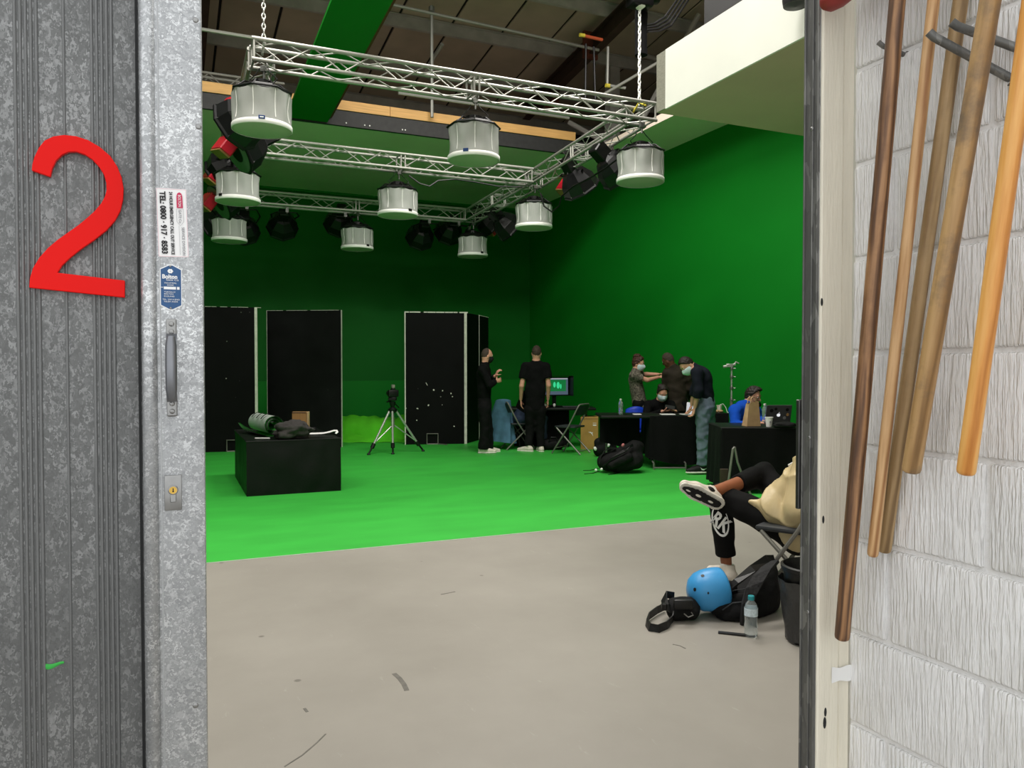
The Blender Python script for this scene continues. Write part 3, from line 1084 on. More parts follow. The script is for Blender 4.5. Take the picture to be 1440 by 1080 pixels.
H_ = [  # name, label, top px, X, bottom px, X, diameter in px, material, end z
    ('broom', 'dark brown broom handle with dusty red head, longest and leftmost on the white blocks', (1262, 0, 1.385), (1184, 899, 1.42), 23, 'wood1'),
    ('tool_handle', 'thin pale ash handle hanging just right of the longest dark handle', (1313, 0, 1.41), (1227, 782, 1.44), 17, 'wood2'),
    ('tool_handle', 'thin grey-brown handle crossing behind the thick stained handle, knot near its end', (1351, 0, 1.47), (1243, 776, 1.492), 21, 'wood3'),
    ('tool_handle', 'thick stained wooden handle with grey smudges, in the middle of the hanging handles', (1393, 0, 1.38), (1281, 664, 1.43), 29, 'wood4'),
    ('tool_handle', 'glossy orange pine handle, rightmost of those hung on the white blocks', (1452, 0, 1.38), (1358, 667, 1.42), 28, 'wood5'),
]
for nm, lb, tp, bt, wpx, mk in H_:
    a = at_x(bt[0], bt[1], bt[2])
    c = at_x(tp[0], tp[1], tp[2])
    dist = (c - EYE).dot(FWD)
    r = wpx / 2 * dist / FPX
    top = c + (c - a) * (0.10 / (c - a).length)
    t = thing(nm, lb, 'broom' if nm == 'broom' else 'handle', a)
    shaft_obj('shaft', V((0, 0, 0)), top - a, r, M[mk], t, 0.04)
    if nm == 'broom':
        h0 = at_x(1158, 8, 1.385) - a
        h1 = top - a + (top - a - h0) * 0.5 + V((0, 0, 0.02))
        q = MB()
        q.tube([h0, h0 + (h1 - h0) * 0.04, h0 + (h1 - h0) * 0.12, h1 - (h1 - h0) * 0.1, h1], [0.012, 0.024, 0.03, 0.03, 0.02], 16)
        q.build('head', M['dark_red'], t, smooth=True)
        q = MB()
        for i in range(26):
            f = 0.08 + 0.86 * i / 25
            for j in (-1, 0, 1):
                p = h0 + (h1 - h0) * f + V((0.012 * j, 0, 0.02))
                q.tube([p, p + V((0.012 * j, 0, 0.10))], 0.005, 5)
        br = q.build('bristles', M['wrinkle_black'], t)
        br['kind'] = 'stuff'
for i, (tx, ty, bx, by, X0, r, lb) in enumerate((
        (1306, 48, 1426, 113, 1.375, 0.0085, 'long steel peg under the thick stained handle'),
        (1338, 34, 1447, 74, 1.40, 0.0085, 'steel peg with a bent tip behind the thick stained handle'),
        (1235, 62, 1276, 79, 1.455, 0.0055, 'short thin nail behind the longest dark handle'))):
    p0, p1 = at_x(bx, by, XW + 0.01), at_x(tx, ty, X0)
    q = MB()
    d = (p1 - p0).normalized()
    q.tube([V((0, 0, 0)), p1 - p0 - d * 0.012, p1 - p0 + V((0, 0, 0.004))], r, 10)
    q.lathe([(r * 1.9, 0), (r * 1.7, 0.006)], 12, R=d.to_track_quat('Z', 'Y').to_matrix())
    o = q.build('wall_peg', M['steel_dark'], None, smooth=True, loc=p0)
    tag(o, lb, 'peg')
# ================================================================== LIGHTING RIG
XTL, XTR = 0.87, 5.29
YT3 = (8.05, 10.97, 13.92)
ZB3 = (4.40, 4.27, 4.20)     # bottom chords
TS, TH = 0.24, 0.20          # section
def truss(label, a, c):
    a, c = V(a), V(c)
    d = c - a
    ln = d.length
    t = thing('lighting_truss', label, 'truss', a, math.atan2(d.y, d.x))
    t.rotation_euler = (0, -math.asin(d.z / ln), math.atan2(d.y, d.x))
    m = M['truss']
    cs = [(-TS / 2, 0), (TS / 2, 0), (TS / 2, TH), (-TS / 2, TH)]
    for y, z in cs:
        rod('chord', (0, y, z), (ln, y, z), 0.021, m, t, 10)
    n = max(2, round(ln / 0.29))
    st = ln / n
    for i in range(4):
        (y0, z0), (y1, z1) = cs[i], cs[(i + 1) % 4]
        for k in range(n):
            p, q = ((y0, z0), (y1, z1)) if k % 2 == 0 else ((y1, z1), (y0, z0))
            rod('brace', (k * st, p[0], p[1]), ((k + 1) * st, q[0], q[1]), 0.0075, m, t, 6)
    for xx in (0.02, ln / 2 - 0.03, ln / 2 + 0.03, ln - 0.02):
        for i in range(4):
            (y0, z0), (y1, z1) = cs[i], cs[(i + 1) % 4]
            rod('end_strut', (xx, y0, z0), (xx, y1, z1), 0.012, m, t, 6)
    return t
truss('front truss nearest the doorway, carrying three white lanterns', (XTL - TS / 2, YT3[0], ZB3[0]), (XTR + TS / 2, YT3[0], ZB3[0]))
truss('middle truss crossing the rig under the pale soffit', (XTL + TS / 2 + .03, YT3[1], ZB3[1]), (XTR - TS / 2 - .03, YT3[1], ZB3[1]))
truss('rear truss farthest away, close to the dark green back wall', (XTL + TS / 2 + .03, YT3[2], ZB3[2]), (XTR - TS / 2 - .03, YT3[2], ZB3[2]))
for x, sd in ((XTL, 'left'), (XTR, 'right')):
    for i in (0, 1):
        truss('%s side truss running from the %s' % (sd, ('front truss to the middle truss', 'middle truss to the rear truss')[i]),
              (x, YT3[i] + TS / 2 + .03, ZB3[i] + (0.0 if i == 0 else 0.0)), (x, YT3[i + 1] + TS / 2, ZB3[i + 1]))

# ---- white skirted lanterns
RL, HL = 0.283, 0.36
def skirt_pt(u, v, k=1.0):
    a = 2 * PI * u
    octr = math.cos(PI / 8) / math.cos(((a + PI / 8) % (PI / 4)) - PI / 8)
    r = RL * (1.0 * (1 - v) + v * (0.30 + 0.70 * octr) * 1.02)
    r -= 0.02 * math.sin(PI * v) * k * (0.6 + 0.4 * math.cos(8 * a))
    r += 0.018 * k * math.sin(PI * min(1, v * 1.1)) * noise.noise(V((math.cos(a) * 2.4, math.sin(a) * 2.4, v * 1.3 + 3)))
    sag = 0.012 * (1 - math.cos(8 * a)) * v
    return V((r * math.cos(a), r * math.sin(a), 0.02 + (HL - 0.02) * v - sag))
q = MB()
q.grid(lambda u, v: skirt_pt(u, v), 96, 14)
ME_SK = q.mesh('skirt', M['fabric_white'], smooth='all')
q = MB()
q.lathe([(RL + .001, 0.0), (RL + .006, 0.004), (RL + .006, 0.045), (RL + .001, 0.05)], 64, caps=False)
ME_RIM = q.mesh('rim_band', M['fabric_rim'], smooth='all')
q = MB()
q.lathe([(0.0001, -0.002), (RL * 0.9, 0.002), (RL + 0.002, 0.006), (RL, 0.012), (0.0001, 0.012)], 64, caps=False)
ME_DIF = q.mesh('diffuser', M['diffuser'], smooth='all')
q = MB()
ring = [V((RL * 1.03 * math.cos(PI / 4 * k), RL * 1.03 * math.sin(PI / 4 * k), HL + 0.005)) for k in range(8)]
q.tube(ring, 0.012, 6, closed=True)
q.lathe([(RL * 0.98, HL - 0.005), (RL * 0.8, HL + 0.05), (0.16, HL + 0.07), (0.08, HL + 0.075)], 8)
for k in range(8):
    a = PI / 4 * k
    q.tube([(RL * math.cos(a), RL * math.sin(a), HL), (0.18 * math.cos(a), 0.18 * math.sin(a), HL + 0.085), (0.05 * math.cos(a), 0.05 * math.sin(a), HL + 0.09)], 0.010, 5)
q.lathe([(0.10, HL + 0.06), (0.10, HL + 0.12), (0.05, HL + 0.14)], 12)
ME_FR = q.mesh('top_frame', M['black_metal'])
q = MB()
q.tube([(0.02, 0, HL + 0.12), (0.02, 0, 0.565)], 0.012, 8)
q.box((0.02, 0, 0.575), (0.05, 0.05, 0.05))
q.tube([(0.02 + 0.035 * math.cos(a), 0, 0.615 + 0.035 * math.sin(a)) for a in [PI * (-0.9 + 0.18 * i) for i in range(11)]], 0.008, 6)
ME_CL = q.mesh('hook_clamp', M['zinc'])
q = MB()
q.tube([(-0.10, 0.02, HL + 0.1), (-0.13, 0.02, 0.50), (-0.06, 0.02, 0.57), (-0.03, 0.03, 0.63)], 0.006, 5)
q.tube([(0.12, -0.03, HL + 0.09), (0.16, -0.02, 0.5), (0.08, 0.0, 0.58), (0.05, 0.02, 0.63)], 0.006, 5)
ME_CB = q.mesh('cable', M['black'])
LANT = [(371, 0, 8.05, 3.75, 'white skirted lantern with blue tab under the left end of the front truss', 0.3),
        (666.5, 1, 8.05, 3.69, 'white skirted lantern under the middle of the front truss', -0.25),
        (899.5, 2, 8.05, 3.66, 'white skirted lantern under the right corner of the front truss, seam facing us', None),
        (336.5, 3, 10.97, 3.61, 'white skirted lantern at the left end of the middle truss', -0.5),
        (560, 4, 10.97, 3.60, 'white skirted lantern alone under the middle of the middle truss', 0.8),
        (750.5, 5, 10.97, 3.58, 'white skirted lantern at the right end of the middle truss', None),
        (324, 6, 13.92, 3.53, 'greyer skirted lantern at the left end of the rear truss', None),
        (503, 7, 13.92, 3.53, 'shaded skirted lantern under the middle of the rear truss', 0.9),
        (665, 8, 13.92, 3.53, 'shaded skirted lantern at the right end of the rear truss', 0.7)]
M['blue_tab'] = mat('blue_logo_tab', (24, 64, 120), 0.5)
for px, i, yy, zz, lb, tab in LANT:
    p = at_y(px, 516, yy)
    t = thing('skirted_lantern', lb, 'lantern', (p.x, yy, zz), -YAW + (0.39 if i in (2, 5, 6) else 0.1 * i), 'white skirted lanterns hung from the rig')
    obj('skirt', ME_SK, t)
    obj('rim_band', ME_RIM, t)
    obj('diffuser', ME_DIF, t)
    obj('top_frame', ME_FR, t)
    zt = ZB3[i // 3] - zz
    c_ = obj('hook_clamp', ME_CL, t)
    c_.location = (0, 0, zt - 0.62)
    obj('cable', ME_CB, t)
    for k in range(8):
        a0 = k / 8 + 1 / 16 * 0
        pts = [skirt_pt(a0, v / 6) + V((math.cos(2 * PI * a0), math.sin(2 * PI * a0), 0)) * 0.002 for v in range(1, 7)]
        q = MB()
        q.tube(pts, 0.0042, 5)
        q.build('seam', M['fabric_rim'], t)
    if tab is not None:
        rz = t.rotation_euler.z
        a = -PI / 2 + tab - rz * 0 + 0.0
        # world direction facing the doorway, turned a little
        wd = math.atan2(-FWD.y, -FWD.x) + tab
        la = wd - rz
        q = MB()
        q.bbox(((RL + .008) * math.cos(la), (RL + .008) * math.sin(la), 0.05), (0.006, 0.06, 0.035), 0.002, R=Matrix.Rotation(la, 3, 'Z'))
        lt = q.build('logo_tab', M['blue_tab'] if i < 2 else M['black'], t)
        if i == 0:
            q = MB()
            q.box(((RL + .0118) * math.cos(la), (RL + .0118) * math.sin(la), 0.05), (0.001, 0.035, 0.010), R=Matrix.Rotation(la, 3, 'Z'))
            q.build('logo_print', M['white_print'], lt)

# ---- dome floodlights aimed at the green walls
M['dome_face'] = mat('dark_lamp_face', (96, 120, 98), 0.35, 0, 0.1, 5)
M['dome_black'] = mat('black_lamp_dome', (20, 20, 22), 0.35, 0.1, 0.3, 10)
def flood(label, pos, aim, clamp, red=None, R_=0.275, silver=False):
    pos, aim, clamp = V(pos), V(aim).normalized(), V(clamp)
    t = thing('dome_floodlight', label, 'floodlight', clamp, 0, 'dome floodlights on the rig')
    o = pos - clamp
    Rm = aim.to_track_quat('Z', 'Y').to_matrix()
    q = MB()
    q.lathe([(0.09, -0.34), (0.16, -0.30), (0.25, -0.16), (R_, -0.02), (R_ + 0.015, 0.0), (R_ + 0.015, 0.02), (R_ - 0.02, 0.025)], 8, c=o, R=Rm)
    q.build('reflector', M['dome_black'], t)
    q = MB()
    q.lathe([(0.001, 0.022), (R_ - 0.015, 0.028)], 24, c=o, R=Rm, caps=False)
    q.build('front_glass', M['dome_face'], t)
    q = MB()
    q.bbox((0, 0, -0.42), (0.17, 0.2, 0.22), 0.015, R=None)
    vs = [Rm @ V(v) + o for v in q.v]
    q.v = [tuple(v) for v in vs]
    q.build('lamp_housing', M['black_metal'], t)
    q = MB()
    for k in range(8):
        a = PI / 4 * k
        q.tube([Rm @ V((0.1 * math.cos(a), 0.1 * math.sin(a), -0.345)) + o, Rm @ V((R_ * math.cos(a), R_ * math.sin(a), -0.012)) + o], 0.009, 5)
    q.build('frame_rib', M['zinc'] if silver else M['black_metal'], t)
    # yoke: a U from both sides up to the clamp
    ax = aim.cross(V((0, 0, 1)))
    ax = ax.normalized() if ax.length > 0.1 else V((1, 0, 0))
    piv = o - aim * 0.3
    top = V((0, 0, -0.06))
    q = MB()
    q.tube([piv + ax * 0.2, piv + ax * 0.24 + (top - piv) * 0.5, top + ax * 0.16, top - ax * 0.16, piv - ax * 0.24 + (top - piv) * 0.5, piv - ax * 0.2], 0.013, 6)
    q.build('yoke', M['black_metal'], t)
    q = MB()
    q.box((0, 0, -0.02), (0.05, 0.05, 0.08))
    q.tube([V((0, 0, 0.0)) + ax * 0 + V((0.0, 0, 0)), V((0, 0, -0.08))], 0.012, 6)
    q.build('hook_clamp', M['zinc'], t)
    if red is not None:
        rp = V(red) - clamp
        Rb = Matrix.Rotation(math.radians(35), 3, 'Y') @ Matrix.Rotation(0.3, 3, 'Z')
        q = MB()
        q.bbox(rp, (0.15, 0.34, 0.22), 0.012, R=Rb)
        bl = q.build('ballast', M['red_paint'], t)
        for dy in (-0.1, 0, 0.1):
            q = MB()
            q.box(rp + Rb @ V((0.0, dy, 0.113)), (0.13, 0.03, 0.012), R=Rb)
            q.build('cooling_fin', M['red'], bl)
        q = MB()
        q.box(rp + Rb @ V((0, 0, -0.118)), (0.14, 0.32, 0.02), R=Rb)
        q.build('end_plate', M['oak'], bl)
L_, A_ = RGT, V((FWD.x, FWD.y, 0)).normalized()
def flood_l(label, px, py, yy, aim=(-0.75, -0.15, -0.62), red=None, R_=0.275):
    p = at_y(px, py, yy)
    flood(label, p, aim, (XTL - 0.12, min(yy, 13.95), ZB3[0] - 0.13 * (yy - 8) / 6 - 0.02), red and at_y(red[0], red[1], yy), R_=R_)
EDGE = tuple(RGT * -0.77 + UPV * -0.64 - FWD * 0.55)
OUTL = tuple(RGT * -0.8 + UPV * -0.4 + FWD * 0.35)
flood_l('dome floodlight with red ballast half hidden behind the nearest left lantern', 330, 178, 8.85, aim=OUTL, red=(325, 153))
flood_l('dome floodlight tilted with its dark face showing, between the two nearer left lanterns', 334, 212, 9.45, aim=EDGE, red=(318, 205))
flood_l('dome floodlight at far left just above the second left lantern, small red ballast', 305, 244, 11.55, aim=OUTL, red=(301, 246), R_=0.2)
flood_l('dome floodlight at far left between second and third left lanterns, face edge-on', 309, 284, 12.2, aim=EDGE, red=(293, 284))
flood_l('black dome floodlight behind the left end lantern of the rear truss', 299, 318, 14.55, aim=OUTL)
yb = YT3[2] + 0.12
for px, py, lb in ((397, 320, 'black dome floodlight alone, leftmost along the rear truss'), (476, 316, 'black dome floodlight peeping out left of the rear middle lantern'), (590, 335, 'black dome floodlight alone between the rear middle and rear right lanterns'),
                   (630, 328, 'black floodlight hard left of the rear right lantern'), (343, 326, 'black floodlight just right of the rear left lantern')):
    p = at_y(px, py, yb + 0.62)
    flood(lb, p, (0.05, 0.9, -0.42), (p.x, yb, ZB3[2] - 0.02))
def flood_r(label, px, py, x, red=None, silver=False, aim=(0.8, 0.1, -0.6), rx=0.0):
    p = at_x(px, py, x)
    f_ = (p.y - 8.05) / 5.87
    flood(label, p, aim, (XTR + 0.12, p.y, ZB3[0] - 0.2 * f_ - 0.02), red and at_x(red[0], red[1], x + rx), silver=silver)
flood_r('dome floodlight with red ballast partly behind the right corner lantern', 872, 245, 5.55, red=(872, 232))
flood_r('dome floodlight with bright metal ribs hanging alone under the right truss', 818, 266, 5.6, red=(800, 262), silver=True, aim=(0.62, 0.2, -0.75))
flood_r('dome floodlight left of the middle right lantern, turned away', 718, 322, 5.75)
flood_r('dome floodlight with dark red ballast right of the rear right lantern', 692, 318, 5.9, red=(690, 322))
# loose cables looped along the middle and right trusses
for lb, pts in (('black cable looped under the middle truss', [at_y(x_, y_, 10.9) for x_, y_ in ((575, 247), (590, 258), (604, 262), (616, 254), (640, 252), (668, 256), (700, 262), (735, 263))]),
                ('tangle of black cable hanging at the right truss near the corner lantern', [at_x(x_, y_, 5.2) for x_, y_ in ((760, 272), (765, 290), (776, 298), (786, 290), (790, 276), (806, 262), (830, 250), (852, 236), (880, 215))])):
    q = MB()
    p0 = pts[0]
    q.tube([p - p0 for p in pts], 0.012, 6)
    o = q.build('cable_run', M['black'], None, smooth=True, loc=p0)
    tag(o, lb, 'cable')
# ---- chain hoists
def chain(t, z0, z1, m, x=0.0, y=0.0):
    q = MB()
    step = 0.05
    n = int((z1 - z0) / step)
    for k in range(n):
        zc_ = z0 + (k + 0.5) * step
        pts = []
        for j in range(8):
            a = 2 * PI * j / 8
            w, h = 0.016 * math.cos(a), 0.032 * math.sin(a)
            pts.append((x + w, y, zc_ + h) if k % 2 else (x, y + w, zc_ + h))
        q.tube(pts, 0.0075, 5, closed=True)
    return q.build('chain', m, t)
cl = at_y(371, 62, 8.05)
t = thing('hoist_chain', 'bright steel chain holding up the left end of the front truss', 'chain', (cl.x, 8.05, ZB3[0] + TH - 0.03))
chain(t, 0.03, 2.4, M['aluminium'])
q = MB()
q.tube([(0, -0.14, -0.02), (0, 0, 0.06), (0, 0.14, -0.02)], 0.012, 8)
q.build('sling', M['aluminium'], t)
cr_ = at_y(899, 150, 8.05)
t = thing('chain_hoist', 'black motor hoist with white chain and hanging chain bag over the right truss corner', 'hoist', (cr_.x, 8.05, ZB3[0] + TH - 0.03))
zh = at_y(899, 12, 8.05).z - t.location.z
chain(t, 0.03, zh, M['fabric_rim'])
q = MB()
q.tube([(0, -0.14, -0.02), (0, 0, 0.06), (0, 0.14, -0.02)], 0.012, 8)
q.build('sling', M['yellow_cap'], t)
q = MB()
q.bbox((0, 0, zh + 0.16), (0.3, 0.2, 0.3), 0.03, seg=2)
q.lathe([(0.10, -0.26), (0.11, -0.2), (0.11, 0.2), (0.10, 0.26)], 14, c=(0, 0, zh + 0.2), R=Matrix.Rotation(PI / 2, 3, 'Y'))
q.build('motor_body', M['black_metal'], t, smooth=True)
q = MB()
q.bbox((0, -0.02, zh + 0.03), (0.09, 0.12, 0.08), 0.02)
q.build('chain_guide', M['white_paint'], t)
q = MB()
zb_ = at_y(905, 72, 8.05).z - t.location.z
q.grid(lambda u, v: V((0.10 + (0.075 + 0.012 * noise.noise(V((u * 6, v * 4, 1)))) * math.cos(2 * PI * u), (0.075 + 0.012 * noise.noise(V((u * 6, v * 4, 7)))) * math.sin(2 * PI * u) + 0.12, zb_ + (zh + 0.1 - zb_) * v)), 20, 12)
q.lathe([(0.001, 0), (0.075, 0.0)], 20, c=(0.10, 0.12, zb_), caps=False)
q.build('chain_bag', M['black_cloth'], t, smooth='all')
# hoist ropes going up to the right
t3 = thing('cable_bundle', 'bundle of black cables sagging from the hoist up to the roof', 'cable', at_y(893, 30, 8.4))
q = MB()
for k in range(4):
    a_, m_, e_ = at_y(905 + 2 * k, 36 + 3 * k, 8.4), at_y(935 + 3 * k, 24 + 4 * k, 8.6), at_y(966 + 5 * k, -20, 8.8)
    q.tube([a_ - t3.location, (a_ + m_) / 2 - t3.location + V((0, 0, -0.03)), m_ - t3.location, e_ - t3.location], 0.014, 6)
q.build('cables', M['black'], t3)['kind'] = 'stuff'

# ladder truss in the background at far left, above the pine batten
a1, a2 = at_y(240, 95, 12.3), at_y(400, 118, 12.3)
t = thing('ladder_truss', 'thin distant truss at the far left above the pine batten', 'truss', (a1.x - 1.2, 12.3, a1.z))
LN = a2.x - a1.x + 1.2
for dy, dz in ((0, 0), (0, -0.2), (0.2, 0), (0.2, -0.2)):
    rod('chord', (0, dy, dz), (LN, dy, dz), 0.02, M['truss'], t)
n = int(LN / 0.2)
for k in range(n):
    for dy in (0, 0.2):
        rod('brace', (LN * k / n, dy, -0.2 * (k % 2)), (LN * (k + 1) / n, dy, -0.2 * ((k + 1) % 2)), 0.009, M['truss'], t, 6)
# black lamp under the mezzanine edge
p = at_x(1119, 4, XM - 0.15)
t = thing('work_lamp', 'black round work lamp at the top right edge of the white fascia', 'lamp', p)
q = MB()
q.lathe([(0.02, 0.17), (0.05, 0.16), (0.085, 0.10), (0.092, 0.02), (0.085, -0.02)], 20)
q.lathe([(0.085, -0.019), (0.0001, -0.03)], 20, caps=False)
q.build('shade', M['black'], t, smooth=True)
q = MB()
q.tube([(0, 0, 0.16), (0, 0, 0.22), (0.13, 0, 0.22)], 0.012, 8)
q.box((0.125, 0, 0.22), (0.02, 0.08, 0.08))
q.build('bracket', M['black_metal'], t)
# ================================================================== STUDIO FLOOR: SET PIECES AND FURNITURE
RLOC = Matrix.Rotation(YAW, 3, 'Z')
def vthing(name, label, cat, px, dist, group=None, z=0.0, rz=0.0):
    """thing standing on the floor at image column px, dist metres away; local x = to the right, y = away"""
    return thing(name, label, cat, floor_d(px, dist, z), -YAW + rz, group)
def LO(t, p):
    return Matrix.Rotation(-t.rotation_euler.z, 3, 'Z') @ (V(p) - t.location)
def LD(t, px, py, dist):
    return LO(t, at_d(px, py, dist))
def board_mat(name, rgb, seed):
    m = new_mat(name)
    nt, b_ = lit(m)
    N, L = nt.nodes, nt.links
    tc = N.new('ShaderNodeTexCoord')
    mp = N.new('ShaderNodeMapping')
    mp.inputs['Location'].default_value = (seed, seed * 2, seed * 3)
    L.new(tc.outputs['Object'], mp.inputs['Vector'])
    vo = N.new('ShaderNodeTexVoronoi')
    vo.inputs['Scale'].default_value = 5.5
    L.new(mp.outputs[0], vo.inputs['Vector'])
    c1 = ramp(N, [(0.045, (1, 1, 1, 1)), (0.06, (0, 0, 0, 1))])
    L.new(vo.outputs['Distance'], c1.inputs[0])
    n1 = N.new('ShaderNodeTexNoise')
    n1.inputs['Scale'].default_value = 1.7
    L.new(mp.outputs[0], n1.inputs['Vector'])
    c2 = ramp(N, [(0.52, (0, 0, 0, 1)), (0.6, (1, 1, 1, 1))])
    L.new(n1.outputs['Fac'], c2.inputs[0])
    mu = N.new('ShaderNodeMath')
    mu.operation = 'MULTIPLY'
    L.new(c1.outputs[0], mu.inputs[0])
    L.new(c2.outputs[0], mu.inputs[1])
    n2 = N.new('ShaderNodeTexNoise')
    n2.inputs['Scale'].default_value = 3
    n2.inputs['Detail'].default_value = 8
    L.new(mp.outputs[0], n2.inputs['Vector'])
    c3 = ramp(N, [(0.3, lin([k * 0.75 for k in rgb])), (0.75, lin([k * 1.3 for k in rgb]))])
    L.new(n2.outputs['Fac'], c3.inputs[0])
    mx = N.new('ShaderNodeMixRGB')
    L.new(mu.outputs[0], mx.inputs[0])
    L.new(c3.outputs[0], mx.inputs[1])
    mx.inputs[2].default_value = lin((190, 188, 180))
    L.new(mx.outputs[0], b_.inputs['Base Color'])
    b_.inputs['Roughness'].default_value = 0.55
    b_.inputs['Specular IOR Level'].default_value = 0.12
    return m
M['flat_a'] = board_mat('black_flat_paint', (9, 9, 10), 1.0)
M['flat_b'] = board_mat('scuffed_black_flat_paint', (18, 18, 19), 4.3)
M['flat_c'] = board_mat('chipped_black_flat_paint', (10, 10, 11), 9.1)
M['edge_white'] = mat('worn_white_edge', (226, 224, 214), 0.7, 0, 0.12, 14)
HF = 2.42
def flat(label, p0, p1, m, th=0.06, edges=(0.012, 0.03, 0.01), foot=None, face='w', name='scenery_flat'):
    """painted flat from floor point p0 (left) to p1 (right)"""
    p0, p1 = V(p0), V(p1)
    d = p1 - p0
    w = d.length
    t = thing(name, label, 'scenery flat', p0, math.atan2(d.y, d.x))
    q = MB()
    q.bbox((w / 2, th / 2, HF / 2), (w - 0.004, th, HF), 0.006)
    q.build('panel', m, t)
    l, r, tp = edges
    for nm, x, ww in (('left_edge', l / 2 - 0.002, l), ('right_edge', w - r / 2 + 0.002, r)):
        if ww:
            q = MB()
            q.bbox((x, th / 2 - 0.004, HF / 2), (ww, th + 0.002, HF + 0.004), 0.003)
            q.build(nm, M['edge_white'], t)
    if tp:
        # worn top edge, in uneven strokes
        x = 0.0
        while x < w - 0.05:
            ln = random.uniform(0.06, 0.22)
            q = MB()
            q.bbox((x + ln / 2, th / 2 - 0.003, HF - 0.004 + 0.002), (min(ln, w - x) * 0.94, th, tp), 0.002)
            q.build('edge_tape', M['edge_white'], t)
            x += ln + random.choice((0.0, 0.0, 0.05))
    if foot:
        q = MB()
        fw, fh = 0.2, 0.2
        q.tube([(foot - fw / 2, -0.03, 0.012), (foot - fw / 2, -0.03, fh), (foot + fw / 2, -0.03, fh), (foot + fw / 2, -0.03, 0.012)], 0.011, 6)
        q.tube([(foot - fw / 2, -0.03, 0.012), (foot + fw / 2, -0.03, 0.012)], 0.011, 6)
        q.tube([(foot + fw / 2, -0.03, 0.012), (foot + fw / 2 + 0.16, -0.2, 0.012)], 0.010, 6)
        q.tube([(foot - fw / 2, -0.03, 0.012), (foot - fw / 2, 0.02, 0.012)], 0.010, 6)
        q.build('brace_foot', M['grey_tube'], t)
    return t
flat('black flat nearest the sliding door, half cut off, with a thick white right edge', floor_d(262, 12.75), floor_d(362, 13.05), M['flat_a'], edges=(0, 0.045, 0.008), foot=0.72)
flat('scuffed black flat standing alone behind the low black block', floor_d(375.5, 13.75), floor_d(480, 13.65), M['flat_b'], edges=(0.006, 0.004, 0.006))
flat('black flat with white edges all round and small chips, behind the tripod', floor_d(569, 14.1), floor_d(656.5, 14.25), M['flat_c'], edges=(0.022, 0.05, 0.022), foot=0.5)
flat('black flat folded back from the chipped flat, seen at a slant', floor_d(657.5, 14.35), floor_d(674, 15.0), M['flat_a'], edges=(0, 0.02, 0))
flat('rearmost slanting black flat behind the man in the black jumper', floor_d(675, 15.05), floor_d(687, 15.7), M['flat_a'], edges=(0, 0.0, 0.01))
# white chips knocked out of the right flat
fc = bpy.data.objects['scenery_flat.002']
for px, py, w, hh in ((610, 548.5, .03, .035), (622.5, 549.5, .025, .025), (634.5, 553.5, .025, .03), (636.5, 558, .025, .02), (602.5, 570, .03, .035), (587, 574.5, .04, .02), (622, 569.5, .015, .015), (586, 591, .025, .02), (600, 540, .012, .07), (639, 600, .03, .02), (571, 574, .02, .02)):
    p = LO(fc, at_d(px, py, 14.15))
    q = MB()
    q.ell((p.x, -0.001, p.z), (w / 2, 0.003, hh / 2), 7, 4, R=Matrix.Rotation(random.uniform(-.6, .6), 3, 'Y'))
    q.build('paint_chip', M['edge_white'], fc)
# ---- heap of green cloth at the foot of the back wall
t = vthing('green_cloth_heap', 'long low heap of bright green cloth behind the tripod', 'cloth', 528, 15.1)
q = MB()
def heap(u, v):
    x = -1.0 + 2.1 * u
    h = 0.46 + 0.10 * noise.noise(V((x * 2.2, 0, 4))) + 0.05 * noise.noise(V((x * 6, 2, 4)))
    y = -0.45 + 0.9 * v
    f = max(0.0, 1 - abs(2 * v - 1) ** 3.0) ** 0.6
    e = min(1, u * 8, (1 - u) * 8)
    z = h * f * (0.4 + 0.6 * e) + 0.035 * noise.noise(V((x * 5, y * 6, 1))) * f
    return V((x, y + 0.05 * noise.noise(V((x * 4, 3, z * 5))), max(z, 0.004)))
q.grid(heap, 70, 26)
q.build('cloth', M['green_cloth'], t, smooth='all')
q = MB()
q.grid(lambda u, v: V((-1.0 + 1.7 * u, -0.6 + 0.22 * v + 0.03 * math.sin(9 * u), 0.01 + (0.16 * v + 0.03 * noise.noise(V((u * 7, v * 3, 9)))) * (1 - 0.5 * u))), 40, 8)
q.build('cloth_fold', M['green_cloth'], t, smooth='all')

# ---- black covered block with things on it
A0, B0, C0 = at_z(347, 699), at_z(479.5, 690.5), at_z(328, 671)
ang = math.atan2(B0.y - A0.y, B0.x - A0.x)
wB = (B0 - A0).length
lB = (C0 - A0).length
hB = 0.605
t = thing('black_block', 'low black vinyl covered block on the green floor, carrying the rolled mat', 'block', A0, ang)
q = MB()
def side(p0, p1, n):
    def f(u, v):
        p = V(p0).lerp(V(p1), u)
        k = math.sin(PI * u) * math.sin(PI * min(1, v * 1.05))
        b_ = 0.012 * k * (1 + 1.2 * noise.noise(V((p.x * 3, p.y * 3, v * 2)))) + 0.012 * noise.noise(V((p.x * 7 + p.y * 7, v * 1.3, 5))) * min(1, (1 - abs(2 * v - 1)) * 4)
        return p + V(n) * b_ + V((0, 0, hB * v))
    return f
q.grid(side((0, 0, 0), (wB, 0, 0), (0, -1, 0)), 26, 14)
q.grid(side((0, lB, 0), (0, 0, 0), (-1, 0, 0)), 30, 14)
q.grid(side((wB, 0, 0), (wB, lB, 0), (1, 0, 0)), 20, 10)
q.grid(side((wB, lB, 0), (0, lB, 0), (0, 1, 0)), 20, 10)
q.grid(lambda u, v: V((wB * u, lB * v, hB + 0.006 * math.sin(PI * u) * math.sin(PI * v))), 10, 14)
bmk = q.build('cover', M['black_vinyl'], t, smooth=True)
q = MB()
q.tube([(0, 0, hB - 0.004), (wB, 0, hB - 0.004), (wB, lB, hB - 0.004), (0, lB, hB - 0.004)], 0.009, 8, closed=True)
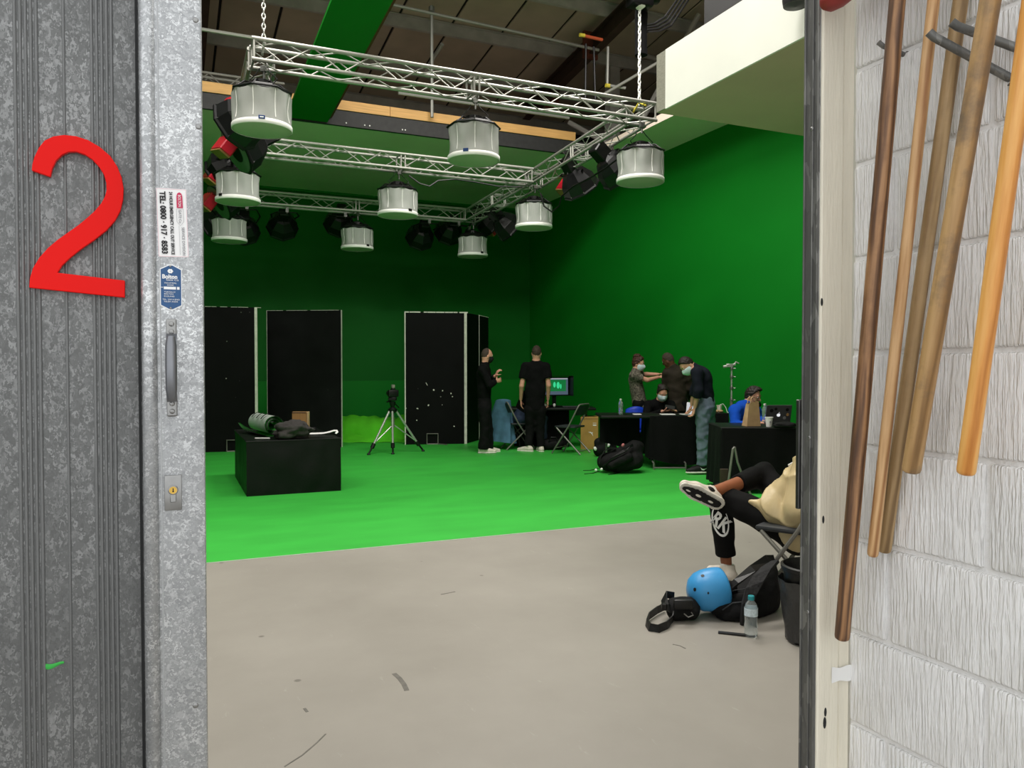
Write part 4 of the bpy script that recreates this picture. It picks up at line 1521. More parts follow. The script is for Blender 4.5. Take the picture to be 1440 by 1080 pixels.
q.build('piping', M['black_vinyl'], t)
def on_block(px, py):
    return at_z(px, py, hB + 0.004)
# rolled mat
pA, pB = on_block(350, 613), on_block(386, 619)
axis = (RGT * 0.55 - V((FWD.x, FWD.y, 0)) * 0.84).normalized()
perp = V((-axis.y, axis.x, 0))      # away from us
o0 = on_block(385, 614)
t = thing('rolled_mat', 'rolled grey foam mat with green inner face and black slots, lying on the black block', 'mat', o0)
RM = 0.128
prof = []
for k in range(60):
    f = k / 59
    th = -PI / 2 + 2 * PI * 2.6 * (1 - f)
    r = 0.045 + (RM - 0.045) * f
    prof.append((r * math.cos(th), RM + r * math.sin(th)))
NP = len(prof)
# free end: a loose outer lap that lifts off in front of the roll
for k in range(1, 17):
    f = k / 16
    th = -PI / 2 - f * 1.45
    r = RM + 0.075 * f
    prof.append((r * math.cos(th), RM + r * math.sin(th) + 0.02 * f))
LM = 0.72
q = MB()
TH_ = 0.012
for off, mi in ((0.0, 0), (-TH_, 1)):
    pts = []
    for i, (a, z) in enumerate(prof):
        j0, j1 = max(i - 1, 0), min(i + 1, len(prof) - 1)
        tx, tz = prof[j1][0] - prof[j0][0], prof[j1][1] - prof[j0][1]
        l_ = math.hypot(tx, tz) or 1
        nx, nz = -tz / l_, tx / l_
        pts.append((a + nx * off, z + nz * off))
    def sheet(u, v, P=pts):
        i = round(u * (len(P) - 1))
        a, z = P[i]
        tail = max(0, i - NP + 1) / 16
        if tail > 0:
            k = 1 - (1 - v) * 0.55
            f = tail * k
            th = -PI / 2 - f * 1.45
            r = RM + 0.075 * f + (0 if P is not None and abs(P[0][0] - prof[0][0]) < 1e-6 else -TH_)
            a, z = r * math.cos(th), RM + r * math.sin(th) + 0.02 * f
        return perp * a + V((0, 0, max(0.001, z))) - axis * (LM * v + 0.10 * tail * v)
    q.grid(sheet, len(prof) - 1, 10, mi)
rm = q.build('foam_sheet', [M['mat_silver'], M['mat_green']], t, smooth='all', fix=False)
for k, (s0, a0) in enumerate(((0.14, 0.6), (0.33, 0.6), (0.54, 0.6))):
    q = MB()
    pts = []
    for i in range(8):
        th = a0 + 0.9 * i / 7
        pts.append(perp * ((RM + 0.005) * -math.cos(th)) + V((0, 0, RM + (RM + 0.005) * math.sin(th))) - axis * (s0 + 0.02 * i / 7))
    q.strap(pts, 0.03, 0.004, axis)
    q.build('slot', M['black'], t)
# creased dark jersey
def blob(name, label, cat, m, px, py, zb, size, seed, nz=0.35, fr=3.0, squash=True, rz=-YAW):
    p = at_z(px, py, zb)
    t = thing(name, label, cat, p, rz)
    q = MB()
    def f(u, v):
        a, b_ = 2 * PI * u, PI * (v - 0.5)
        d = V((math.cos(a) * math.cos(b_), math.sin(a) * math.cos(b_), math.sin(b_)))
        k = 1 + nz * noise.noise(d * fr * 0.6 + V((seed, 0, 0))) + nz * 0.6 * abs(noise.noise(d * fr * 1.7 + V((0, seed, 0)))) 
        p_ = V((d.x * size[0] * k, d.y * size[1] * k, size[2] * (d.z * k + 0.8)))
        return V((p_.x, p_.y, max(0.001, p_.z)))
    q.grid(f, 48, 24)
    q.build('fabric', m, t, smooth='all')
    return t
blob('crumpled_jersey', 'crumpled charcoal jersey on the black block beside the rolled mat', 'clothing', M['cloth_grey'], 409, 616, hB + 0.005, (0.20, 0.17, 0.10), 3.3, 0.5, 3.2)
blob('crumpled_cloth', 'small white cloth with black marks beside the charcoal jersey', 'cloth', M['white_print'], 425.5, 613, hB + 0.005, (0.05, 0.05, 0.045), 8.1, 0.3, 2.5)
ct = bpy.data.objects['crumpled_cloth']
for x, z in ((-0.012, 0.055), (0.014, 0.05), (0.0, 0.028), (0.02, 0.025)):
    q = MB()
    q.ell((x, -0.052, z), (0.008, 0.01, 0.009), 8, 6)
    q.build('black_mark', M['black_print'], ct, smooth='all')
p = at_z(424, 607, hB + 0.005)
t = thing('wooden_box', 'upright tan wooden box with a pale side strip, at the back of the black block', 'box', p, -YAW + 0.12)
q = MB()
q.bbox((-0.02, 0, 0.125), (0.175, 0.09, 0.25), 0.004)
q.build('body', M['oak'], t)
q = MB()
q.bbox((0.083, 0.0, 0.125), (0.024, 0.09, 0.25), 0.003)
q.build('side_strip', M['kraft'], t)
q = MB()
q.bbox((-0.02, -0.046, 0.243), (0.17, 0.006, 0.01), 0.001)
q.build('lid_line', M['rafter'], t)
p = at_z(455, 611, hB + 0.005)
t = thing('webbing_strap', 'loop of white webbing trailing at the right of the black block top', 'strap', p, -YAW)
q = MB()
q.strap([(-0.16, -0.02, 0.012), (-0.1, -0.01, 0.012), (0, 0, 0.016), (0.07, 0.01, 0.03), (0.12, 0.02, 0.045), (0.155, 0.02, 0.045), (0.165, 0.0, 0.03), (0.15, -0.02, 0.012)], 0.025, 0.005, (0, 0.75, 0.65))
q.build('webbing', M['white_print'], t)
p = at_z(369, 617, hB + 0.005)
t = thing('white_stick', 'small white stick lying in front of the rolled mat', 'stick', p, -YAW)
q = MB()
q.bbox((0, 0, 0.006), (0.17, 0.018, 0.012), 0.003)
q.build('stick', M['white_print'], t)

# ---- tripod with camera
t = vthing('camera_tripod', 'silver tripod with black joints holding a camera on the green floor', 'tripod', 553, 12.75)
apex = LD(t, 552, 578, 12.75)
hub = LD(t, 553, 597, 12.75)
feet = [LO(t, at_z(518.5, 640)), LO(t, at_z(595, 635)), LO(t, at_z(541, 633)) ]
feet[2] = LO(t, at_z(542, 631))
legs = [(feet[0], 'leg'), (feet[1], 'leg'), (LO(t, at_z(552.5, 639)), 'leg')]
feet = [l[0] for l in legs]
for f in feet:
    top = apex + (V((f.x, f.y, 0)).normalized() * 0.06)
    kn = top.lerp(f, 0.78)
    lg = obj('leg', None, t)
    q = MB()
    q.tube([top, kn], 0.019, 10)
    q.build('upper_tube', M['aluminium'], lg, smooth=True)
    q = MB()
    q.tube([kn - (f - top).normalized() * 0.03, kn + (f - top).normalized() * 0.05], 0.034, 10)
    q.build('clamp', M['black'], lg, smooth=True)
    q = MB()
    q.tube([kn, f + V((0, 0, 0.02))], 0.015, 8)
    q.build('lower_tube', M['black_metal'], lg, smooth=True)
    q = MB()
    q.lathe([(0.03, 0), (0.03, 0.014), (0.014, 0.035)], 10, c=(f.x, f.y, 0))
    q.build('foot', M['black'], lg)
    q = MB()
    q.tube([hub, top.lerp(f, 0.74)], 0.010, 8)
    q.build('spreader', M['aluminium'], t)
q = MB()
q.tube([hub - V((0, 0, 0.05)), apex + V((0, 0, 0.06))], 0.022, 10)
q.build('centre_column', M['grey_tube'], t, smooth=True)
q = MB()
q.lathe([(0.05, -0.03), (0.075, 0), (0.075, 0.03), (0.04, 0.06)], 14, c=apex)
q.lathe([(0.03, 0), (0.035, 0.02), (0.05, 0.06), (0.055, 0.09), (0.03, 0.1)], 14, c=apex + V((0, 0, 0.06)))
q.bbox(apex + V((0.0, 0, 0.20)), (0.13, 0.10, 0.06), 0.01)
q.tube([apex + V((-0.03, 0.02, 0.17)), apex + V((-0.09, -0.02, 0.15))], 0.014, 8)
q.tube([apex + V((0.03, 0.02, 0.13)), apex + V((0.08, 0.15, 0.05))], 0.010, 8)
q.build('pan_head', M['black'], t, smooth=True)
cpos = t.location + Matrix.Rotation(-YAW, 3, 'Z') @ (apex + V((0.01, 0, 0.23)))
t = thing('camera', 'small black camera with a pale top unit on the tripod', 'camera', cpos, -YAW + 0.5)
q = MB()
q.bbox((0, 0, 0.06), (0.17, 0.09, 0.115), 0.015, seg=2)
q.bbox((0, 0, 0.125), (0.07, 0.07, 0.04), 0.01)
q.build('body', M['black'], t, smooth=True)
q = MB()
q.lathe([(0.045, 0), (0.045, 0.08), (0.05, 0.085), (0.05, 0.12), (0.04, 0.122)], 18, c=(-0.01, 0.045, 0.06), R=Matrix.Rotation(-PI / 2, 3, 'X'))
q.build('lens', M['black_metal'], t, smooth=True)
q = MB()
q.bbox((0.0, 0, 0.175), (0.05, 0.05, 0.055), 0.006)
q.build('top_unit', M['bare_board'], t)

# ---- folding chairs
def sweep(q, pts, r, n=8):
    q.tube(pts, r, n)
def chair(label, px, dist, face, mats=('charcoal', 'grey_tube'), seat=True):
    """face = heading of the sitter: 0 away from us, +90 to our left, -90 to our right (degrees)"""
    t = vthing('folding_chair', label, 'chair', px, dist, 'grey folding chairs', rz=math.radians(face))
    w = 0.215
    mt = M[mats[1]]
    rc = 0.013
    # long tubes: front foot -> back top, joined by a rounded bow  (local y = forward)
    q = MB()
    q.tube([(-w, 0.24, 0.01), (-w, -0.06, 0.46), (-w, -0.22, 0.76), (-w + 0.02, -0.235, 0.80), (-w + 0.06, -0.24, 0.815), (w - 0.06, -0.24, 0.815), (w - 0.02, -0.235, 0.80), (w, -0.22, 0.76), (w, -0.06, 0.46), (w, 0.24, 0.01)], rc, 8)
    q.build('back_frame', mt, t, smooth=True)
    for s in (-1, 1):
        q = MB()
        q.tube([(s * (w - 0.025), 0.17, 0.43), (s * (w - 0.025), -0.26, 0.01)], rc, 8)
        q.build('rear_leg', mt, t, smooth=True)
    q = MB()
    q.tube([(-w + 0.02, -0.21, 0.06), (w - 0.02, -0.21, 0.06)], 0.008, 6)
    q.build('rear_stretcher', mt, t)
    q = MB()
    q.tube([(-w, 0.18, 0.10), (w, 0.18, 0.10)], 0.008, 6)
    q.build('front_stretcher', mt, t)
    q = MB()
    q.bbox((0, 0.02, 0.445), (0.39, 0.37, 0.03), 0.012, seg=2)
    q.build('seat', M[mats[0]], t, smooth=True)
    q = MB()
    q.grid(lambda u, v: V(((u - 0.5) * 0.40, -0.175 - 0.05 * v - 0.03 * (1 - (2 * u - 1) ** 2), 0.64 + 0.155 * v)), 10, 3)
    q.grid(lambda u, v: V(((u - 0.5) * 0.40, -0.190 - 0.05 * v - 0.03 * (1 - (2 * u - 1) ** 2), 0.64 + 0.155 * v)), 10, 3)
    q.build('backrest', M[mats[0]], t, smooth='all')
    return t
chair('empty charcoal folding chair standing beside the monitor table', 803, 12.7, 60)
cj = chair('folding chair of the person at the monitor, a faded blue jacket over its back', 729, 13.4, -75)
# ---- blue jacket over the chair
t = thing('blue_jacket', 'faded blue jacket draped over a folding chair back', 'jacket', cj.location + V((0, 0, 0)), -YAW)
b0 = Matrix.Rotation(math.radians(-75), 3, 'Z') @ V((0, -0.24, 0.835))
q = MB()
def jac(u, v):
    # a tent shaped fall of cloth: top narrow at the chair back, wide and pleated at the hem
    a = 2 * PI * u
    w_ = 0.13 + 0.14 * v
    dp = 0.05 + 0.10 * v
    fold = 1 + 0.16 * v * math.sin(a * 7 + 1.5 * v)
    return V((b0.x - 0.03 - 0.08 * v + w_ * math.cos(a) * fold, b0.y - 0.02 + dp * math.sin(a) * fold, b0.z - 0.70 * v - 0.04 * math.cos(a) * v + 0.01))
q.grid(jac, 60, 16)
q.ell((b0.x - 0.03, b0.y - 0.02, b0.z + 0.005), (0.13, 0.05, 0.03), 20, 6)
q.build('cloth', M['denim_jacket'], t, smooth='all')

# ---- monitor table
def tabletop(t, x0, x1, y0, y1, z, m):
    q = MB()
    q.bbox(((x0 + x1) / 2, (y0 + y1) / 2, z - 0.02), (x1 - x0, y1 - y0, 0.04), 0.01, seg=2)
    return q.build('tabletop', m, t, smooth=True)
def drape(t, pts, z0, z1, m, name='table_cloth', amp=0.018, fr=22, closed=False):
    """hanging cloth along the polyline pts (local x,y)"""
    P = [V((p[0], p[1], 0)) for p in pts]
    ls = [0]
    for a, b_ in zip(P, P[1:]):
        ls.append(ls[-1] + (b_ - a).length)
    def f(u, v):
        s = u * ls[-1]
        i = max(k for k in range(len(P) - 1) if ls[k] <= s + 1e-9)
        k = (s - ls[i]) / (ls[i + 1] - ls[i])
        p = P[i].lerp(P[i + 1], k)
        d = (P[i + 1] - P[i]).normalized()
        n_ = V((d.y, -d.x, 0))
        amp_ = amp * (1 - v) * (math.sin(s * fr + 2 * math.sin(s * 3.1)) + 0.6 * noise.noise(V((s * 4, v * 2, 1)))) * (1 if closed else min(1, 12 * u, 12 * (1 - u)) * 0.5 + 0.5)
        za = z0(s) if callable(z0) else z0
        return p + n_ * (amp_ + 0.03 * (1 - v)) + V((0, 0, za + (z1 - za) * v))
    q = MB()
    q.grid(f, int(ls[-1] * 40), 10)
    return q.build(name, m, t, smooth='all')
t = vthing('monitor_table', 'black folding table with the monitor, behind the man in the black T-shirt', 'table', 768, 13.35)
tabletop(t, -0.72, 0.86, -0.05, 0.62, 0.715, M['black'])
for x in (-0.55, 0.7):
    lg = obj('leg', None, t)
    q = MB()
    q.tube([(x, 0.02, 0.68), (x - 0.02, 0.04, 0.38), (x + 0.08, 0.05, 0.2), (x + 0.10, 0.05, 0.0)], 0.016, 8)
    q.build('front_tube', M['black_metal'], lg, smooth=True)
    q = MB()
    q.tube([(x, 0.55, 0.68), (x + 0.1, 0.55, 0.0)], 0.016, 8)
    q.build('rear_tube', M['black_metal'], lg, smooth=True)
drape(t, [(-0.55, 0.3), (0.42, 0.3)], 0.02, 0.68, M['black_cloth'])
TZ = 0.717
mon = thing('monitor', 'computer monitor showing a green scene, on the black table', 'monitor', t.matrix_basis @ V((0.16, 0.30, TZ)) if False else floor_d(780.5, 13.65, TZ), -YAW + 0.35)
q = MB()
q.bbox((0, 0.03, 0.01), (0.26, 0.2, 0.02), 0.006)
q.bbox((0, 0.04, 0.12), (0.07, 0.04, 0.22), 0.008)
q.build('stand', M['black'], mon)
q = MB()
q.bbox((0.0, 0, 0.36), (0.52, 0.04, 0.33), 0.008)
q.build('casing', M['black'], mon)
q = MB()
q.box((0.265, -0.10, 0.37), (0.006, 0.2, 0.35))
q.box((-0.265, -0.10, 0.37), (0.006, 0.2, 0.35))
q.box((0, -0.10, 0.545), (0.536, 0.2, 0.006))
q.build('sun_hood', M['black'], mon)
def emit(name, rgb, st):
    m = new_mat(name)
    nt, b_ = lit(m)
    b_.inputs['Base Color'].default_value = (0.01, 0.01, 0.01, 1)
    b_.inputs['Emission Color'].default_value = lin(rgb)
    b_.inputs['Emission Strength'].default_value = st
    return m
q = MB()
q.box((0, -0.0205, 0.36), (0.48, 0.002, 0.29))
scr = q.build('screen', emit('screen_slate', (92, 110, 128), 0.6), mon)
q = MB()
q.box((0.0, -0.0225, 0.375), (0.40, 0.002, 0.20))
q.build('picture', emit('screen_green', (20, 120, 60), 0.8), scr)
q = MB()
for x, z, w, h in ((-0.02, 0.39, 0.05, 0.10), (0.05, 0.38, 0.06, 0.12), (0.10, 0.36, 0.03, 0.09)):
    q.ell((x, -0.0238, z), (w / 2, 0.001, h / 2), 12, 6)
q.build('picture_detail', emit('screen_mint', (60, 220, 150), 0.9), scr)
q = MB()
q.box((0.0, -0.0225, 0.495), (0.46, 0.002, 0.018))
q.build('menu_bar', emit('screen_pale', (210, 214, 220), 0.6), scr)
def small_box(name, label, cat, px, dist, z, size, m, rz=0, bev=0.004, part='body'):
    t = thing(name, label, cat, floor_d(px, dist, z), -YAW + rz)
    q = MB()
    q.bbox((0, 0, size[2] / 2), size, min(bev, min(size) * 0.3))
    q.build(part, m, t)
    return t
small_box('keyboard', 'black keyboard lying on the monitor table', 'keyboard', 808, 13.45, TZ, (0.42, 0.15, 0.025), M['charcoal'])
small_box('white_note', 'white slip of paper at the right end of the monitor table', 'paper', 824, 13.5, TZ, (0.10, 0.08, 0.012), M['paper'])
t = thing('headphones', 'white headphones lying beside the monitor stand', 'headphones', floor_d(773, 13.5, TZ), -YAW)
q = MB()
q.tube([(0.08 * math.cos(a), 0.06 * math.sin(a), 0.03) for a in [PI * k / 8 for k in range(9)]], 0.010, 6)
q.build('headband', M['black'], t)
for s in (-1, 1):
    q = MB()
    q.ell((s * 0.08, -0.01, 0.035), (0.025, 0.03, 0.034), 12, 8)
    q.build('ear_cup', M['fabric_rim'], t, smooth='all')
# tall card box behind the chair
t = vthing('card_box', 'tall brown cardboard carton with a torn white mark, under the end of the monitor table', 'carton', 829, 13.3, rz=-0.15)
q = MB()
q.bbox((0, 0.2, 0.28), (0.30, 0.4, 0.56), 0.005)
q.build('carton', M['card'], t)
q = MB()
q.box((0.02, -0.002, 0.53), (0.26, 0.004, 0.012))
q.build('flap_joint', M['oak'], t)
q = MB()
q.prism([(-0.045, 0.025), (0.01, 0.0), (0.045, -0.05), (0.03, 0.0), (0.045, 0.02), (0.02, 0.012), (-0.01, 0.03), (-0.01, 0.018)], (0.02, -0.0005, 0.28), (1, 0, 0), (0, 0, 1), (0, -1, 0), 0.002)
q.build('white_mark', M['white_print'], t)
q = MB()
q.box((0.09, -0.002, 0.42), (0.06, 0.003, 0.02))
q.box((0.09, -0.002, 0.455), (0.06, 0.003, 0.008))
q.build('carton_label', M['white_print'], t)

# ---- middle work table with black cloth
T2 = vthing('work_table', 'long black table with a hanging cloth, woman with a phone seated behind it', 'table', 912, 10.75)
tabletop(T2, -0.66, 0.66, 0.0, 0.72, 0.745, M['black'])
drape(T2, [(0.02, 0.66), (0.02, 0.06), (0.02, -0.01), (0.66, -0.01), (0.66, 0.65)], lambda s: 0.12 + 0.06 * math.sin(s * 4), 0.735, M['black_cloth'])
drape(T2, [(-0.62, 0.5), (-0.05, 0.42)], lambda s: 0.34 - 0.24 * s, 0.71, M['black_cloth'], 'rear_cloth')
for x, y in ((-0.5, 0.65), (0.1, 0.1), (0.55, 0.1), (0.55, 0.65)):
    q = MB()
    q.tube([(x, y, 0.70), (x, y, 0.0)], 0.016, 8)
    q.build('leg', M['grey_tube'], T2)
q = MB()
q.tube([(0.06, -0.1, 0.03), (0.5, -0.1, 0.03)], 0.010, 6)
for x in (0.06, 0.5):
    q.tube([(x, -0.1, 0.0), (x, -0.1, 0.09), (x, 0.1, 0.12)], 0.012, 6)
q.build('floor_rail', M['grey_tube'], T2)
T2Z = 0.747
def bottle(label, px, dist, z, h=0.21, r=0.032, cap='teal_cap', lab=True, name='water_bottle'):
    t = thing(name, label, 'bottle', floor_d(px, dist, z), -YAW)
    q = MB()
    k = h / 0.21
    q.lathe([(r * 0.8, 0.0), (r, 0.008 * k), (r, 0.03 * k), (r * 0.94, 0.036 * k), (r, 0.042 * k), (r, 0.06 * k), (r * 0.92, 0.075 * k), (r * 0.95, 0.10 * k), (r, 0.11 * k), (r, 0.145 * k), (r * 0.8, 0.168 * k), (r * 0.42, 0.186 * k), (r * 0.4, 0.195 * k)], 28)
    q.build('bottle_body', M['clear'], t, smooth='all')
    q = MB()
    q.lathe([(r * 0.46, 0.188 * k), (r * 0.48, 0.19 * k), (r * 0.48, 0.208 * k), (r * 0.42, 0.21 * k)], 20)
    q.build('cap', M[cap], t, smooth=True)
    if lab:
        q = MB()
        q.lathe([(r * 1.015, 0.108 * k), (r * 1.015, 0.148 * k)], 28, caps=False)
        q.build('paper_label', M['label_blue'], t, smooth='all')
    return t
bottle('clear water bottle with white cap at the left end of the work table', 873, 11.0, T2Z, 0.22, 0.033, 'paper', False)
small_box('white_paper', 'sheet of white paper by the left of the woman with the phone', 'paper', 896, 10.9, T2Z, (0.11, 0.12, 0.012), M['paper'])
t = vthing('blue_chair', 'royal blue plastic chair back showing above the work table', 'chair', 896, 11.95)
q = MB()
q.grid(lambda u, v: V(((u - 0.5) * 0.42 * (1 - 0.25 * v), 0.06 * v + 0.05 * (2 * u - 1) ** 2, 0.45 + 0.36 * v - 0.05 * v * (2 * u - 1) ** 2)), 14, 8)
q.grid(lambda u, v: V(((u - 0.5) * 0.42, -0.42 * v, 0.45 - 0.02 * math.sin(PI * v))), 10, 8)
q.build('seat_shell', M['blue_plastic'], t, smooth='all').modifiers.new('thick', 'SOLIDIFY').thickness = 0.012
for x, y in ((-0.18, 0.05), (0.18, 0.05), (-0.18, -0.38), (0.18, -0.38)):
    q = MB()
    q.tube([(x, y, 0.44), (x * 1.15, y * 1.08, 0)], 0.012, 6)
    q.build('leg', M['grey_tube'], t)
t = thing('white_tablet', 'white tablet propped up beside the leaning man', 'tablet', floor_d(971, 11.0, T2Z), -YAW)
q = MB()
q.bbox((0, 0.02, 0.08), (0.09, 0.008, 0.165), 0.004, R=Matrix.Rotation(math.radians(-10), 3, 'X') @ Matrix.Rotation(0.12, 3, 'Y'))
q.build('screen', emit('bright_screen', (232, 234, 240), 0.7), t)
q = MB()
q.bbox((0, 0.026, 0.08), (0.10, 0.010, 0.175), 0.004, R=Matrix.Rotation(math.radians(-10), 3, 'X') @ Matrix.Rotation(0.12, 3, 'Y'))
q.build('case', M['paper'], t)
small_box('paper_stack', 'low stack of white papers in front of the woman with the phone', 'paper', 939, 10.88, T2Z, (0.20, 0.15, 0.012), M['paper'])
small_box('paper_sheet', 'white sheet at the right end of the work table', 'paper', 966, 10.95, T2Z, (0.16, 0.16, 0.008), M['paper'], 0.2)

# ---- small far table with food behind the leaning man
T4 = vthing('side_table', 'small black table with paper cups just right of the leaning man', 'table', 1010, 11.4)
tabletop(T4, -0.34, 0.16, 0.0, 0.5, 0.74, M['black'])
drape(T4, [(-0.34, 0.0), (0.16, 0.0)], 0.1, 0.73, M['black_cloth'])
for x, y in ((-0.3, 0.45), (0.12, 0.45), (-0.3, 0.06), (0.12, 0.06)):
    q = MB()
    q.tube([(x, y, 0.70), (x, y, 0)], 0.015, 6)
    q.build('leg', M['grey_tube'], T4)
def cup(label, px, dist, z, h, r, m):
    t = thing('paper_cup', label, 'cup', floor_d(px, dist, z), -YAW)
    q = MB()
    q.lathe([(r * 0.72, 0), (r, h), (r * 1.06, h + 0.002), (r * 1.06, h + 0.008), (r * 0.94, h + 0.008), (r * 0.68, 0.006)], 24)
    q.build('cup_wall', m, t, smooth=True)
    return t
cup('pale square cup on the small table right of the leaning man', 1012, 11.55, 0.742, 0.10, 0.04, M['cream'])
t = thing('bread_rolls', 'pale food items beside the cup on the small table', 'food', floor_d(1006, 11.5, 0.742), -YAW)
for x in (-0.05, 0.02, 0.08):
    q = MB()
    q.ell((x, -0.02, 0.022), (0.035, 0.03, 0.022), 14, 8)
    q.build('roll', M['kraft'], t, smooth='all')
t = thing('white_cable', 'white charging cable arching over the small table', 'cable', floor_d(1018, 11.5, 0.742), -YAW)
q = MB()
q.tube([(-0.06, 0, 0.03), (-0.05, 0, 0.12), (-0.01, 0, 0.13), (0.03, 0, 0.08), (0.05, -0.02, 0.004), (0.06, -0.05, 0.004)], 0.005, 6)
q.build('cord', M['paper'], t)

# ---- near right table
T3 = vthing('laptop_table', 'black clothed table with the laptop and paper bag, nearest on the right', 'table', 1068, 8.62, rz=-0.07)
tabletop(T3, -0.42, 1.3, 0.0, 0.75, 0.745, M['black'])
drape(T3, [(-0.42, 0.72), (-0.42, 0.0), (1.3, 0.0)], lambda s: 0.06 + 0.015 * math.sin(s * 5), 0.735, M['black_cloth'])
for x, y in ((-0.36, 0.68), (1.2, 0.68), (-0.36, 0.07), (1.2, 0.07)):
    q = MB()
    q.tube([(x, y, 0.70), (x, y, 0)], 0.016, 8)
    q.build('leg', M['grey_tube'], T3)
# folded grey stand in front of its cloth
t = vthing('cloth_stand', 'grey folding leg frame standing in front of the laptop table', 'stand', 1034, 8.3)
q = MB()
q.tube([(-0.09, 0, 0.0), (-0.02, 0, 0.54), (0.0, 0, 0.56)], 0.013, 8)
q.build('left_strut', M['grey_tube'], t)
q = MB()
q.tube([(0.0, 0, 0.56), (0.03, 0, 0.40), (0.12, 0, 0.16), (0.2, 0, 0.0)], 0.012, 8)
q.build('right_strut', M['grey_tube'], t)
q = MB()
q.tube([(0.12, 0, 0.16), (0.0, 0, 0.0)], 0.012, 8)
q.build('cross_strut', M['grey_tube'], t)
q = MB()
q.bbox((-0.10, 0.05, 0.16), (0.09, 0.02, 0.32), 0.004)
q.build('side_plate', M['rafter'], t)
T3Z = 0.747
t = thing('paper_bag', 'tall brown paper carrier bag standing in front of the man in the blue hoodie', 'bag', floor_d(1057, 8.85, T3Z), -YAW + 0.25)
q = MB()
w0, d0, hh = 0.088, 0.055, 0.265
b4 = [V((-w0, -d0, 0)), V((w0, -d0, 0)), V((w0, d0, 0)), V((-w0, d0, 0))]
def bagw(u, v):
    k = (u * 4) % 4
    i = int(k) % 4
    f = k - int(k)
    p = b4[i].lerp(b4[(i + 1) % 4], f)
    sx = 1 - 0.30 * v
    dy = 1 - 0.45 * v
    p = V((p.x * sx + 0.012 * v, p.y * dy, hh * v * (1 + 0.05 * math.sin(5 * u))))
    n_ = noise.noise(V((u * 6, v * 4, 2))) * 0.008 * v
    return p + V((n_, n_, 0))
q.grid(bagw, 32, 10)
q.build('bag_body', M['kraft'], t, smooth=True)
for y in (-0.03, 0.03):
    q = MB()
    q.strap([(-0.03, y, hh - 0.01), (-0.025, y, hh + 0.05), (0.0, y, hh + 0.07), (0.035, y, hh + 0.05), (0.04, y, hh - 0.01)], 0.016, 0.003, (0, 1, 0))
    q.build('handle', M['kraft'], t)
c = cup('white paper cup with a small printed tree, on the laptop table', 1082, 8.72, T3Z, 0.10, 0.043, M['fabric_rim'])
q = MB()
q.ell((0.0, -0.0425, 0.055), (0.010, 0.003, 0.014), 10, 8)
q.box((0.0, -0.041, 0.034), (0.004, 0.004, 0.016))
q.build('printed_tree', M['grey_print'], c)
t = thing('laptop', 'open grey laptop with stickers and a white fruit emblem on its lid', 'laptop', floor_d(1096, 9.15, T3Z), -YAW + 0.08)
q = MB()
q.bbox((0, 0.16, 0.009), (0.31, 0.22, 0.016), 0.004)
q.build('base', M['laptop'], t)
LR = Matrix.Rotation(math.radians(-14), 3, 'X')
LR = Matrix.Rotation(math.radians(14), 3, 'X')
q = MB()
q.bbox(LR @ V((0, 0, 0.11)) + V((0, 0.04, 0.012)), (0.31, 0.008, 0.215), 0.004, R=LR)
lid = q.build('lid', M['laptop'], t)
def lidp(x, z, o_=0.0046):
    return LR @ V((x, -o_, z)) + V((0, 0.04, 0.012))
EZL = LR @ V((0, 0, 1))
ap = []
for k in range(24):
    a = 2 * PI * k / 24
    r_ = 0.021 * (1 + 0.06 * math.cos(2 * a)) * (0.86 if -0.5 < math.atan2(math.sin(a), math.cos(a)) < 0.5 else 1.0) * (0.93 if abs(math.sin(a)) > 0.97 else 1)
    ap.append((r_ * math.cos(a), r_ * math.sin(a)))
q = MB()
q.prism(ap, lidp(0.0, 0.095), (1, 0, 0), EZL, LR @ V((0, -1, 0)), 0.0006)
q.prism([(0.0, 0.024), (0.006, 0.027), (0.009, 0.036), (0.003, 0.033)], lidp(0.0, 0.095), (1, 0, 0), EZL, LR @ V((0, -1, 0)), 0.0006)
q.build('emblem', emit('lit_emblem', (245, 246, 250), 0.9), lid)
for x, z, r_, m in ((-0.09, 0.15, 0.022, 'black_print'), (-0.04, 0.17, 0.018, 'black_print'), (0.1, 0.16, 0.02, 'black_print'), (0.075, 0.06, 0.02, 'grey_print'), (0.11, 0.10, 0.018, 'pine'), (-0.10, 0.05, 0.025, 'grey_print')):
    q = MB()
    q.prism([(r_ * math.cos(k * PI / 6), r_ * math.sin(k * PI / 6)) for k in range(12)], lidp(x, z), (1, 0, 0), EZL, LR @ V((0, -1, 0)), 0.0005)
    q.build('sticker', M[m], lid)
bottle('water bottle behind the paper bag beside the laptop', 1076, 9.35, T3Z, 0.23, 0.033, 'paper', False)
blob('black_pouch', 'soft black pouch in front of the laptop on the near table', 'pouch', M['wrinkle_black'], 1104, 601, T3Z, (0.13, 0.07, 0.035), 5.5, 0.2, 2.2)

# ---- clamp stand behind
t = vthing('light_stand', 'thin metal clamp stand with a short cross bar, rising behind the side table', 'stand', 1029, 11.05)
q = MB()
q.tube([(0, 0, 0.0), (0, 0, 0.95)], 0.022, 10)
q.build('lower_pole', M['grey_tube'], t, smooth=True)
q = MB()
q.tube([(0, 0, 0.95), (0, 0, 1.44)], 0.013, 10)
q.build('upper_pole', M['aluminium'], t, smooth=True)
for z in (0.95, 1.12, 1.28, 1.40):
    q = MB()
    q.lathe([(0.022, -0.025), (0.028, 0), (0.022, 0.025)], 10, c=(0, 0, z))
    q.tube([(0, 0, z), (0.05, -0.02, z)], 0.008, 6)
    q.build('collar', M['zinc'], t, smooth=True)
q = MB()
q.tube([(-0.12, 0, 1.42), (0.05, 0, 1.455)], 0.020, 8)
q.tube([(0.03, 0, 1.45), (0.06, 0, 1.49), (0.10, 0, 1.47)], 0.012, 8)
